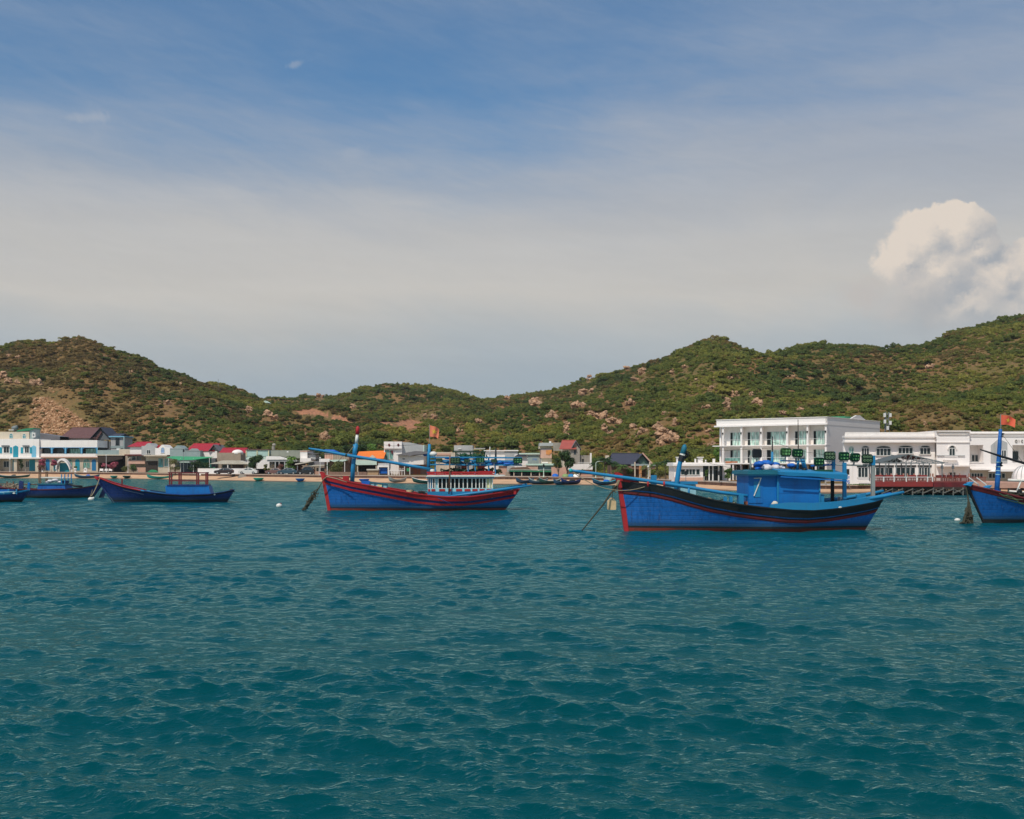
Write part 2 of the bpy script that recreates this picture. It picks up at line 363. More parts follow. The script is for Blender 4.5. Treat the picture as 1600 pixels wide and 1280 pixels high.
def vnoise(x, y, seed=0):
    """smooth value noise, numpy"""
    xi = np.floor(x).astype(np.int64); yi = np.floor(y).astype(np.int64); fx = x-xi; fy = y-yi
    fx = fx*fx*(3-2*fx); fy = fy*fy*(3-2*fy)
    def h(a, b):
        n = (a*374761393 + b*668265263 + seed*974711) & 0x7fffffff
        n = ((n ^ (n >> 13))*1274126177) & 0x7fffffff
        return ((n ^ (n >> 16)) & 0xffff)/65535.0
    return (h(xi, yi)*(1-fx)+h(xi+1, yi)*fx)*(1-fy)+(h(xi, yi+1)*(1-fx)+h(xi+1, yi+1)*fx)*fy
def fbm(x, y, sc, oct=4, seed=0):
    r = 0; a = 0.5
    for i in range(oct): r = r + a*(vnoise(x/sc, y/sc, seed+i)-0.5); a *= 0.5; sc *= 0.5
    return r
def height(px, D):
    px = np.asarray(px, float); D = np.asarray(D, float)
    D0, zr, Dh, DA, DB = I(px, tD0), I(px, tZR), I(px, tDh), I(px, tDA), I(px, tDB)
    zA = CH+(YH-I(px, tYA))*DA/F-1.9; zB = CH+(YH-I(px, tYB))*DB/F-2.0; dip = I(px, tDip)
    s = np.clip((D-Dh)/(DA-Dh), 0, 1)
    left = np.clip((420-px)/80, 0, 1)
    p1 = (0.45*np.sin(s*math.pi/2)+0.55*s)*left + s**1.12*(1-left)
    z1 = zr+(zA-zr)*p1
    s2 = np.clip((D-DA)/(DB-DA), 0, 1)
    lin = zA+(zB-zA)*(s2**1.0*0.8+0.2*np.sin(s2*math.pi/2))
    z2 = lin-dip*np.sin(np.clip(s2*1.6, 0, 1)*math.pi)
    z = np.where(D < DA, z1, z2)
    s3 = np.clip((D-DB)/400, 0, 1)
    z = z - s3*s3*(zB*0.9)*(3-2*s3)
    x = (px-800)/F*D
    amp = np.clip((D-Dh)/90, 0, 1)*np.clip(np.minimum(np.abs(D-DA)/70+(1-left)*0.6, 1), 0.25, 1)*np.clip(np.abs(D-DB)/80+0.2, 0.2, 1)
    z = z + amp*(fbm(x, D, 85, 4, 3)*38+fbm(x, D, 16, 3, 9)*4.0)
    # shore: sea bed, sand, then the level behind the wall
    sh = np.interp(np.clip((D-D0), -30, 30), [-30, 0, 9.9, 10.0, 30], [-3.0, 0.02, 1, 1, 1])
    zs = np.where(D < D0, (D-D0)*0.1, (D-D0)/10.0*(zr-0.5))
    z = np.where(D < D0+10, np.minimum(zs, zr-0.5), z)
    return z
# the strips: beach, promenade and everything behind
m, t, b = newmat('beach_sand')
P = t.node('ShaderNodeNewGeometry').outputs['Position']
n1 = t.noise(P, 0.35, 5, 0.6); n2 = t.noise(t.vmul(P, (1, 2, 1)), 2.5, 4)
c = t.mix(t.ss(n1, 0.35, 0.7), (0.62, 0.38, 0.22), (0.48, 0.30, 0.18)); c = t.mix(t.ss(n2, 0.55, 0.8, 0, 0.5), c, (0.28, 0.19, 0.13))
spz = t.node('ShaderNodeSeparateXYZ'); t.put(spz.inputs[0], P)
c = t.mix(t.ss(t.m('ADD', spz.outputs[2], t.m('MULTIPLY', n2, 0.1)), 0.10, 0.24, 1, 0), c, (0.16, 0.10, 0.065))    # wet sand at the water's edge
t.put(b.inputs['Base Color'], c); b.inputs['Roughness'].default_value = 0.85; b.inputs['Specular IOR Level'].default_value = 0.15
SAND = m
ROAD = paint('pale_concrete_paving', (0.38, 0.34, 0.30), 0.85, 0.4, 0.3)
m, t, b = newmat('hill_scrub_soil')
P = t.node('ShaderNodeNewGeometry').outputs['Position']
sp2 = t.node('ShaderNodeSeparateXYZ'); t.put(sp2.inputs[0], P)
n1 = t.noise(P, 0.02, 5, 0.6); n2 = t.noise(P, 0.12, 5, 0.65); n3 = t.noise(P, 0.6, 4, 0.6)
c = t.mix(t.ss(n1, 0.38, 0.62), (0.23, 0.125, 0.052), (0.17, 0.125, 0.045))
c = t.mix(t.ss(n2, 0.48, 0.68, 0, 0.8), c, (0.27, 0.15, 0.08)); c = t.mix(t.ss(n3, 0.5, 0.7, 0, 0.7), c, (0.08, 0.085, 0.032))
ea = t.node('ShaderNodeAttribute', attribute_name='earth'); es = t.node('ShaderNodeSeparateXYZ'); t.put(es.inputs[0], ea.outputs['Vector'])
ecol = t.mix(t.ss(n3, 0.35, 0.65), (0.50, 0.22, 0.12), (0.30, 0.15, 0.085)); rcol = t.mix(t.ss(n3, 0.4, 0.6), (0.36, 0.20, 0.10), (0.22, 0.13, 0.06))
c = t.mix(es.outputs[0], c, ecol); c = t.mix(es.outputs[1], c, rcol)
t.put(b.inputs['Base Color'], c); b.inputs['Roughness'].default_value = 0.95; b.inputs['Specular IOR Level'].default_value = 0.1
bn = t.node('ShaderNodeBump'); bn.inputs['Strength'].default_value = 1; bn.inputs['Distance'].default_value = 1.5
t.put(bn.inputs['Height'], n3); t.l.new(bn.outputs[0], b.inputs['Normal'])
HILL = m
def strip(name, pxs, rows, mat, fn=height, dz=0.0):
    """rows: list of functions px -> depth"""
    PX = np.tile(pxs, (len(rows), 1)); DD = np.stack([r(pxs) for r in rows])
    Z = fn(PX, DD)+dz
    V = np.stack([((PX-800)/F*DD).ravel(), DD.ravel(), Z.ravel()], 1)
    o = np_mesh(name, V, quads(len(rows), len(pxs)), mat); o['kind'] = 'structure'; return o
PXS = np.concatenate([np.linspace(-700, -40, 120)[:-1], np.linspace(-40, 1660, 1300), np.linspace(1660, 2300, 110)[1:]])
D0f = lambda p: I(p, tD0)
strip('beach', PXS, [lambda p, a=a: D0f(p)+a for a in (-40, -20, -8, -3, 0, 1, 2, 4, 6, 8, 9.9)], SAND)
road = strip('promenade', PXS, [lambda p, a=a: D0f(p)+a for a in (10.2, 13, 17, 22)], ROAD, fn=lambda p, D: I(p, tZR)+0.004*0)
hr = [lambda p: D0f(p)+22.0] + [lambda p, q=q: D0f(p)+22+(I(p, tDh)-D0f(p)-22)*q for q in (0.25, 0.5, 0.75, 1.0)]
hr += [lambda p, q=q: I(p, tDh)+(I(p, tDA)-I(p, tDh))*q for q in np.linspace(0, 1, 110)[1:]]
hr += [lambda p, q=q: I(p, tDA)+(I(p, tDB)-I(p, tDA))*q for q in np.linspace(0, 1, 110)[1:]]
hr += [lambda p, q=q: I(p, tDB)+q for q in (15, 30, 60, 100, 160, 240, 330, 420, 3000)]
ho = strip('hills', PXS, hr, HILL)
CUTS = [[(458, 641), (470, 637), (495, 641), (518, 648), (514, 653), (490, 650), (468, 649)], [(518, 652), (535, 649), (551, 655), (548, 661), (525, 657)], [(588, 660), (602, 657), (614, 662), (609, 666), (592, 665)], [(614, 660), (640, 657), (663, 661), (655, 667), (640, 671), (622, 664)]]
RUBP = [(50, 622), (76, 618), (90, 632), (108, 640), (128, 655), (150, 672), (130, 690), (95, 692), (54, 692), (48, 660)]
def inpoly_np(x, y, P):
    r = np.zeros(x.shape, bool); j = len(P)-1
    for i in range(len(P)):
        if P[i][1] != P[j][1]: r ^= ((P[i][1] > y) != (P[j][1] > y)) & (x < (P[j][0]-P[i][0])*(y-P[i][1])/(P[j][1]-P[i][1])+P[i][0])
        j = i
    return r
_n = len(ho.data.vertices); _co = np.empty(_n*3, np.float32); ho.data.vertices.foreach_get('co', _co); _co = _co.reshape(-1, 3).astype(float)
_px = 800+F*_co[:, 0]/_co[:, 1]; _py = YH-(_co[:, 2]-CH)*F/_co[:, 1]
_jx = _px+fbm(_co[:, 0], _co[:, 1], 9, 3, 61)*14; _jy = _py+fbm(_co[:, 0], _co[:, 1], 9, 3, 67)*7
_e = np.zeros((_n, 3)); vis = _co[:, 1] < 720
for P_ in CUTS: _e[:, 0] = np.maximum(_e[:, 0], inpoly_np(_jx, _jy, P_))
_e[:, 1] = inpoly_np(_jx, _jy, RUBP) & (_co[:, 1] < 560)
_a = ho.data.attributes.new('earth', 'FLOAT_VECTOR', 'POINT'); _a.data.foreach_set('vector', _e.ravel()); ho['label'] = 'scrub covered dry hills behind the fishing town'
# ray cast a photo direction onto the hills
def onhill(px, py):
    Ds = np.arange(float(I(px, tDh))-10, float(I(px, tDB))+30, 0.5)
    z = height(np.full_like(Ds, px), Ds); ang = YH-(z-CH)*F/Ds
    k = np.argmax(ang <= py)
    if ang[k] > py: k = int(np.argmin(ang))
    return Ds[k], float(z[k])

# ---------------------------------------------------------------- scrub on the hills (instanced leaf clumps: nobody could count it)
RK = [(1003, 580, 14, 12, 3, 'pale round boulder high on the slope left of the pointed summit'), (1051, 581, 11, 11, 2, 'upright boulder nearer the pointed summit'), (1070, 573, 12, 6, 2, 'flat boulder right of the upright one below the summit'), (994, 592, 18, 8, 3, 'wide low outcrop below the high round boulder'),
 (980, 572, 10, 8, 3, 'small rocks on the left shoulder of the pointed hill'), (921, 588, 12, 10, 3, 'outcrop on the skyline of the left shoulder'), (916, 611, 28, 10, 5, 'broad pale outcrop under the skyline of the left shoulder'), (940, 617, 12, 6, 2, 'flat rock right of the broad pale outcrop'),
 (838, 627, 20, 17, 5, 'slanting ribbed outcrop at the saddle edge'), (903, 632, 22, 12, 5, 'clustered boulders under the broad pale outcrop'), (862, 648, 20, 11, 4, 'grey pink boulders below the slanting ribbed outcrop'), (885, 665, 10, 22, 5, 'vertical stack of boulders above the terracotta roof'), (885, 678, 8, 10, 2, 'single round boulder over the terracotta roof'),
 (983, 629, 22, 10, 5, 'pale flat boulders at mid slope'), (925, 645, 14, 9, 3, 'boulders at the head of the long rock run'), (940, 650, 22, 12, 5, 'upper middle of the long diagonal rock run'), (960, 657, 26, 12, 6, 'lower end of the long diagonal rock run'), (944, 668, 14, 14, 3, 'pointed boulder under the diagonal rock run'), (953, 676, 9, 6, 2, 'low rock at the foot of the pointed boulder'),
 (990, 667, 12, 13, 3, 'upright rock left of a pair above the slate roof'), (1004, 672, 14, 10, 4, 'wide rock right of the upright one above the slate roof'), (995, 684, 5, 14, 3, 'thin column of rocks under the upright one'), (1028, 664, 14, 12, 4, 'top of the big rock slide left of the mast'), (1036, 676, 24, 16, 9, 'bright heart of the big rock slide'), (1050, 684, 26, 14, 8, 'right side of the big rock slide'), (1032, 690, 12, 10, 4, 'foot of the big rock slide'),
 (1056, 659, 13, 12, 3, 'rounded boulder above and right of the rock slide'), (1136, 627, 11, 20, 5, 'tall split boulder at mid slope above the hotel'), (1148, 615, 12, 11, 3, 'round boulder up and right of the tall split one'), (1137, 637, 9, 8, 2, 'base rock under the tall split boulder'), (1182, 630, 15, 18, 5, 'slanting pair of boulders above the hotel roof'), (1158, 651, 20, 9, 4, 'boulders just above the hotel parapet'), (1108, 612, 7, 13, 3, 'narrow upright rock left of the tall split boulder'),
 (1113, 605, 7, 6, 2, 'small rock near the top of the narrow one'), (1141, 605, 6, 5, 1, 'small lone rock above the round boulder'), (1087, 593, 7, 5, 1, 'lone rock under the summit to the left'), (1115, 590, 7, 5, 1, 'lone rock straight under the summit'), (1141, 590, 10, 5, 2, 'low rock under the summit to the right'), (1174, 614, 9, 7, 2, 'rock up from the slanting pair'), (1196, 604, 6, 4, 1, 'small rock at the right end of the pointed hill'),
 (1103, 635, 14, 6, 3, 'low grey rocks left of the split boulder'), (1039, 647, 14, 8, 3, 'dull rocks over the rounded boulder'), (1107, 672, 10, 7, 3, 'pink rock left of the hotel, upper one'), (1112, 694, 16, 9, 4, 'pink rocks left of the hotel, lower ones'), (1234, 587, 16, 6, 3, 'reddish rock on the middle hump of the ridge'), (1222, 645, 14, 8, 3, 'rocks above the hotel parapet middle'), (1249, 640, 14, 9, 3, 'rock above the hotel right corner'), (1290, 634, 9, 7, 2, 'small pale rocks right over the hotel'), (1325, 631, 8, 6, 2, 'small rocks above the phone mast'), (1452, 572, 14, 8, 3, 'reddish rocks high on the right hill'), (1446, 662, 8, 6, 2, 'reddish rock low on the right hill over the hall'),
 (793, 621, 10, 7, 3, 'rocks in the low saddle skyline'), (500, 619, 16, 7, 4, 'rocks on the crest of the middle hill'), (552, 634, 10, 8, 3, 'round boulder on the left of the middle hill'), (664, 649, 7, 6, 2, 'small boulder left of the pair below the middle hill'), (679, 651, 11, 8, 3, 'larger boulder right of the pair below the middle hill'), (749, 657, 12, 6, 3, 'flat rock on the right foot of the middle hill'), (700, 668, 20, 8, 6, 'rock pile right of the orange flag'), (716, 673, 16, 7, 4, 'lower rock pile right of the orange flag'), (508, 680, 14, 14, 5, 'tan mound of rock left of the red topped mast'),
 (390, 640, 10, 14, 5, 'pale broken rocks on the right end of the left hill'), (418, 646, 14, 12, 6, 'broken rock band near the left hill foot'), (428, 652, 14, 8, 4, 'lower end of the broken rock band'), (477, 678, 6, 7, 2, 'tiny white rock left of the tan mound'), (15, 556, 8, 6, 3, 'rocks high on the left hill, left edge'), (29, 558, 8, 5, 2, 'rocks high on the left hill beside the edge'), (4, 585, 12, 14, 5, 'big pale rocks cut by the left edge'), (14, 594, 12, 9, 5, 'row of pale rocks near the left edge'), (28, 597, 10, 6, 4, 'end of the row of pale rocks near the left edge'), (57, 597, 22, 11, 7, 'bright rock ridge over the rubble slope'), (278, 599, 14, 5, 4, 'low red rocks on the left hill flank'), (205, 580, 8, 5, 2, 'small rocks under the left summit flank'), (262, 629, 14, 8, 3, 'reddish rocks low on the left hill flank')]
bare = [(92, 645, 38, 42), (118, 665, 30, 25), (70, 620, 18, 20), (24, 596, 26, 8), (488, 645, 34, 7), (522, 653, 20, 6), (604, 661, 16, 4), (640, 662, 24, 8), (270, 640, 20, 14), (170, 620, 14, 12), (60, 665, 18, 20)]
def in_bare(px, py):
    r = np.zeros_like(px, bool)
    for a, b_, rx, ry in bare: r |= ((px-a)/rx)**2+((py-b_)/ry)**2 < 1
    for k_ in RK: r |= (np.abs(px-k_[0]) < k_[2]*0.5) & (np.abs(py-k_[1]-2) < k_[3]*0.55)
    return r
N = 165000
q = np.random.rand(N, 2)
bpx = -160+1930*q[:, 0]
bD = np.sqrt(262**2+(875**2-262**2)*q[:, 1])
Dh_, DB_ = I(bpx, tDh), I(bpx, tDB)
DAm = np.where(bpx < 330, 575, DB_+12)
bx = (bpx-800)/F*bD
cover = fbm(bx, bD, 60, 3, 21)+fbm(bx, bD, 9, 2, 33)*0.6
leftness = np.clip((520-bpx)/240, 0, 1)
small = np.arange(N) > 66000
keep = (bD > Dh_-22) & (bD < DAm) & ((cover > -0.23-0.06*leftness) | (small & (np.random.rand(N) < 0.95)))
bz = height(bpx, bD)
bpy_ = YH-(bz-CH)*F/bD
keep &= (~in_bare(bpx, bpy_-2)) | (small & (np.random.rand(N) < 0.35) & (bpx < 450))
bx, bD, bz, bpx, cover, leftness, small = [a[keep] for a in (bx, bD, bz, bpx, cover, leftness, small)]
n = len(bx)
big = np.random.rand(n)
scl_ = 0.52+0.72*big**2.0+1.2*(np.random.rand(n) < 0.06)*np.random.rand(n)
scl_ *= 0.78+0.5*np.clip(cover+0.25, 0, 0.7)
scl_ = np.where(small, 0.30+0.35*np.random.rand(n), scl_)
hz = scl_*(0.5+0.35*np.random.rand(n))*(1-0.2*leftness)
tint = np.clip(0.50+fbm(bx, bD, 40, 3, 51)*1.5+0.55*(np.random.rand(n)-0.5)-0.05*leftness+0.1*small, 0, 1)
dry = np.clip(0.26+0.36*leftness+fbm(bx, bD, 30, 3, 77)*1.7+0.5*(np.random.rand(n)-0.5)+0.22*small, 0, 1)
TV = []; TQ = []; TK = []; off = 0
rg = np.random.RandomState(5)
for kx in range(6):
    nq = 620
    # a few lobes, each a shell of leaf-sized faces
    nl = 5+kx % 3; lob = rg.normal(size=(nl, 3))*np.array([0.75, 0.75, 0.28]); lob[:, 2] = np.abs(lob[:, 2])+0.55
    lr = 0.65+0.45*rg.rand(nl)
    wch = rg.randint(0, nl, nq); dirs = rg.normal(size=(nq, 3)); dirs /= np.linalg.norm(dirs, axis=1)[:, None]; dirs[:, 2] = np.abs(dirs[:, 2])*1.1-0.25
    cpos = lob[wch]+dirs*lr[wch][:, None]*(0.7+0.35*rg.rand(nq))[:, None]
    cpos[:, 2] = np.maximum(cpos[:, 2], 0.0)
    nrm = dirs+rg.normal(size=(nq, 3))*0.35; nrm /= np.linalg.norm(nrm, axis=1)[:, None]
    up = np.tile([[0.1, 0.2, 1.0]], (nq, 1))+rg.normal(size=(nq, 3))*0.4
    a = np.cross(nrm, up); a /= np.linalg.norm(a, axis=1)[:, None]; b2 = np.cross(nrm, a)
    sz = (0.10+0.11*rg.rand(nq))[:, None]
    vs = np.stack([cpos-a*sz-b2*sz*0.7, cpos+a*sz-b2*sz*0.5, cpos+a*sz*0.8+b2*sz*0.8, cpos-a*sz*0.6+b2*sz], 1).reshape(-1, 3)
    TV.append(vs); TQ.append(np.arange(nq*4).reshape(-1, 4)+off); TK.append(np.full(nq*4, kx+1)); off += nq*4
TV = np.concatenate(TV); TQ = np.concatenate(TQ); TK = np.concatenate(TK)
V = np.concatenate([TV, np.stack([bx, bD, bz-0.15], 1)])
m, t, b = newmat('scrub_leaves')
at = t.node('ShaderNodeAttribute', attribute_type='INSTANCER', attribute_name='tint'); ad = t.node('ShaderNodeAttribute', attribute_type='INSTANCER', attribute_name='dry')
gcol = t.ramp(at.outputs['Fac'], [(0.0, (0.095, 0.140, 0.040)), (0.3, (0.150, 0.190, 0.046)), (0.6, (0.230, 0.245, 0.052)), (1.0, (0.36, 0.33, 0.07))])
bcol = t.ramp(at.outputs['Fac'], [(0.0, (0.200, 0.140, 0.060)), (0.5, (0.31, 0.20, 0.078)), (1.0, (0.42, 0.26, 0.10))])
c = t.mix(t.ss(ad.outputs['Fac'], 0.45, 0.8, 0, 0.9), gcol, bcol)
n_ = t.noise(t.node('ShaderNodeNewGeometry').outputs['Position'], 0.9, 3)
c = t.mix(t.ss(n_, 0.4, 0.7, 0, 0.3), c, (0.08, 0.10, 0.03))
t.put(b.inputs['Base Color'], c); b.inputs['Roughness'].default_value = 0.7; b.inputs['Specular IOR Level'].default_value = 0.15
tr = t.node('ShaderNodeBsdfTranslucent'); t.put(tr.inputs[0], c); mxs = t.node('ShaderNodeMixShader'); mxs.inputs[0].default_value = 0.45
t.l.new(b.outputs[0], mxs.inputs[1]); t.l.new(tr.outputs[0], mxs.inputs[2]); t.l.new(mxs.outputs[0], t.n['Material Output'].inputs[0])
SCRUB = m
sc = np_mesh('scrub', V, TQ, SCRUB, smooth=False)
me = sc.data
def attr(name, typ, tmpl, vals):
    a = me.attributes.new(name, typ, 'POINT'); arr = np.concatenate([tmpl, vals])
    a.data.foreach_set('vector' if typ == 'FLOAT_VECTOR' else 'value', arr.ravel())
nt = len(TV)
attr('kid', 'INT', TK.astype(np.int32), np.zeros(n, np.int32))
attr('pick', 'INT', np.zeros(nt, np.int32), np.random.randint(0, 6, n).astype(np.int32))
attr('tint', 'FLOAT', np.zeros(nt), tint); attr('dry', 'FLOAT', np.zeros(nt), dry)
attr('rotv', 'FLOAT_VECTOR', np.zeros((nt, 3)), np.stack([np.random.normal(size=n)*0.12, np.random.normal(size=n)*0.12, np.random.rand(n)*6.28], 1))
attr('sclv', 'FLOAT_VECTOR', np.ones((nt, 3)), np.stack([scl_, scl_, hz*1.35], 1))
gt = bpy.data.node_groups.new('scatter_scrub', 'GeometryNodeTree')
gt.interface.new_socket('Geometry', in_out='INPUT', socket_type='NodeSocketGeometry'); gt.interface.new_socket('Geometry', in_out='OUTPUT', socket_type='NodeSocketGeometry')
gn = gt.nodes; gl = gt.links; gi = gn.new('NodeGroupInput'); go = gn.new('NodeGroupOutput')
def nattr(name, typ): a = gn.new('GeometryNodeInputNamedAttribute'); a.data_type = typ; a.inputs[0].default_value = name; return a.outputs[0]
kid = nattr('kid', 'INT')
def sepk(k):
    cmp_ = gn.new('FunctionNodeCompare'); cmp_.data_type = 'INT'; cmp_.operation = 'EQUAL'
    gl.new(kid, cmp_.inputs[2]); cmp_.inputs[3].default_value = k
    s_ = gn.new('GeometryNodeSeparateGeometry'); s_.domain = 'POINT'; gl.new(gi.outputs[0], s_.inputs[0]); gl.new(cmp_.outputs[0], s_.inputs[1]); return s_.outputs[0]
g2i = gn.new('GeometryNodeGeometryToInstance')
for k in range(6): gl.new(sepk(k+1), g2i.inputs[0])
iop = gn.new('GeometryNodeInstanceOnPoints')
gl.new(sepk(0), iop.inputs['Points']); gl.new(g2i.outputs[0], iop.inputs['Instance']); iop.inputs['Pick Instance'].default_value = True
gl.new(nattr('pick', 'INT'), iop.inputs['Instance Index']); gl.new(nattr('rotv', 'FLOAT_VECTOR'), iop.inputs['Rotation']); gl.new(nattr('sclv', 'FLOAT_VECTOR'), iop.inputs['Scale'])
gl.new(iop.outputs[0], go.inputs[0])
md = sc.modifiers.new('scatter', 'NODES'); md.node_group = gt
tag(sc, 'green and brown dry scrub covering the hills', 'scrub', kind='stuff')
# ---------------------------------------------------------------- boats
def hullpaint(name, col, scum):
    """wooden hull paint: plank seams, chalky fading, runs, marine growth near the waterline"""
    m, t, b = newmat(name); co = t.node('ShaderNodeTexCoord').outputs['Object']; sp = t.node('ShaderNodeSeparateXYZ'); t.put(sp.inputs[0], co); z = sp.outputs[2]
    n1 = t.noise(co, 0.6, 6, 0.65); n2 = t.noise(t.vmul(co, (7, 7, 0.5)), 1.0, 5, 0.65); n3 = t.noise(co, 7, 4, 0.65)
    c = t.mix(t.ss(n1, 0.35, 0.7, 0, 0.75), col, tuple(q*1.25+0.012 for q in col)); c = t.mix(t.ss(n2, 0.45, 0.72, 0, 0.75), c, tuple(q*0.5 for q in col))
    c = t.mix(t.ss(n3, 0.58, 0.70, 0, 0.5), c, tuple(q*0.7+0.10 for q in col))
    c = t.mix(t.ss(t.noise(t.vmul(co, (4, 4, 0.25)), 1.6, 5, 0.7), 0.60, 0.74, 0, 0.55), c, (0.09, 0.05, 0.035))
    seam = t.m('PINGPONG', t.m('ADD', z, t.m('MULTIPLY', n1, 0.12)), 0.11); c = t.mix(t.ss(seam, 0.0, 0.014, 0.55, 0.0), c, tuple(q*0.35 for q in col))
    c = t.mix(t.ss(t.m('ADD', z, t.m('MULTIPLY', n2, 0.5)), 0.42, 0.95, 0.85, 0.0), c, scum)
    t.put(b.inputs['Base Color'], c); b.inputs['Roughness'].default_value = 0.55; b.inputs['Specular IOR Level'].default_value = 0.3
    bn = t.node('ShaderNodeBump'); bn.inputs['Strength'].default_value = 0.4; bn.inputs['Distance'].default_value = 0.03; t.put(bn.inputs['Height'], t.m('ADD', t.ss(seam, 0, 0.02), t.m('MULTIPLY', n3, 0.4))); t.l.new(bn.outputs[0], b.inputs['Normal'])
    return m
BLUE = hullpaint('hull_blue_paint', (0.005, 0.108, 0.37), (0.020, 0.055, 0.075))
NAVY = hullpaint('hull_navy_paint', (0.006, 0.025, 0.125), (0.012, 0.022, 0.035))
CYAN = paint('light_blue_paint', (0.012, 0.20, 0.40), 0.5, 0.4, 1.5, (0.04, 0.17, 0.30))
CABIN = paint('cabin_blue_paint', (0.003, 0.145, 0.44), 0.5, 0.55, 0.8, (0.012, 0.085, 0.28))
BLACK = paint('black_tarred_paint', (0.010, 0.013, 0.016), 0.6, 0.5, 1.0, (0.03, 0.025, 0.02))
RED = paint('red_paint', (0.40, 0.018, 0.022), 0.6, 0.75, 1.2, (0.20, 0.02, 0.018))
DRED = paint('dark_red_stripe_paint', (0.16, 0.016, 0.020), 0.6, 0.6, 0.8, (0.03, 0.014, 0.012))
MAROON = paint('antifouling_red', (0.20, 0.030, 0.020), 0.7, 0.7, 1.2, (0.04, 0.025, 0.015))
WHITE = paint('white_boat_paint', (0.72, 0.70, 0.64), 0.5, 0.4, 1.5, (0.40, 0.34, 0.26))
PALE = paint('pale_cyan_paint', (0.32, 0.58, 0.64), 0.55, 0.4, 2.0, (0.18, 0.36, 0.42))
YELL = paint('pale_yellow_paint', (0.70, 0.66, 0.36), 0.6, 0.4, 2.0)
DECKM = paint('worn_deck_wood', (0.20, 0.16, 0.12), 0.8, 0.6, 1.2)
WOOD = paint('brown_wood', (0.16, 0.085, 0.045), 0.75, 0.5, 1.5)
DWOOD = paint('dark_wood', (0.05, 0.035, 0.028), 0.8, 0.5, 1.5)
ROPE = paint('frayed_rope', (0.30, 0.24, 0.15), 0.9, 0.5, 4)
DROPE = paint('weed_covered_rope', (0.055, 0.050, 0.032), 0.95, 0.6, 4, (0.02, 0.03, 0.015))
GREY = paint('grey_painted_metal', (0.28, 0.29, 0.27), 0.6, 0.5, 2)
DGREEN = plain('dark_green_lamp_housing', (0.008, 0.035, 0.018), 0.5)
LENS = glassmat('green_lamp_lens', (0.008, 0.060, 0.024), 0.2)
LENSY = glassmat('pale_green_lamp_lens', (0.09, 0.20, 0.07), 0.2)
RING = plain('lamp_reflector_ring', (0.18, 0.28, 0.15), 0.3)
TARP = paint('blue_tarpaulin', (0.01, 0.12, 0.50), 0.45, 0.5, 2.5, (0.02, 0.20, 0.55), 0.6)
TARPD = paint('teal_tarpaulin', (0.01, 0.14, 0.20), 0.5, 0.5, 2.5, None, 0.6)
WTARP = paint('white_plastic_sheet', (0.70, 0.66, 0.68), 0.5, 0.35, 3, None, 0.6)
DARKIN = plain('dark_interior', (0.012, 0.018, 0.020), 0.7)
FLAGR = paint('faded_red_flag', (0.66, 0.10, 0.05), 0.85, 0.3, 2, (0.66, 0.20, 0.10))
FLAGO = paint('faded_orange_flag', (0.70, 0.19, 0.10), 0.85, 0.3, 2, (0.72, 0.30, 0.18))
STAR = plain('yellow_star_cloth', (0.80, 0.52, 0.06), 0.85)
BEIGE = paint('beige_plastic_can', (0.62, 0.44, 0.24), 0.6, 0.5, 3, (0.40, 0.28, 0.15))
NET = plain('dark_fishing_net', (0.03, 0.035, 0.03), 0.95)

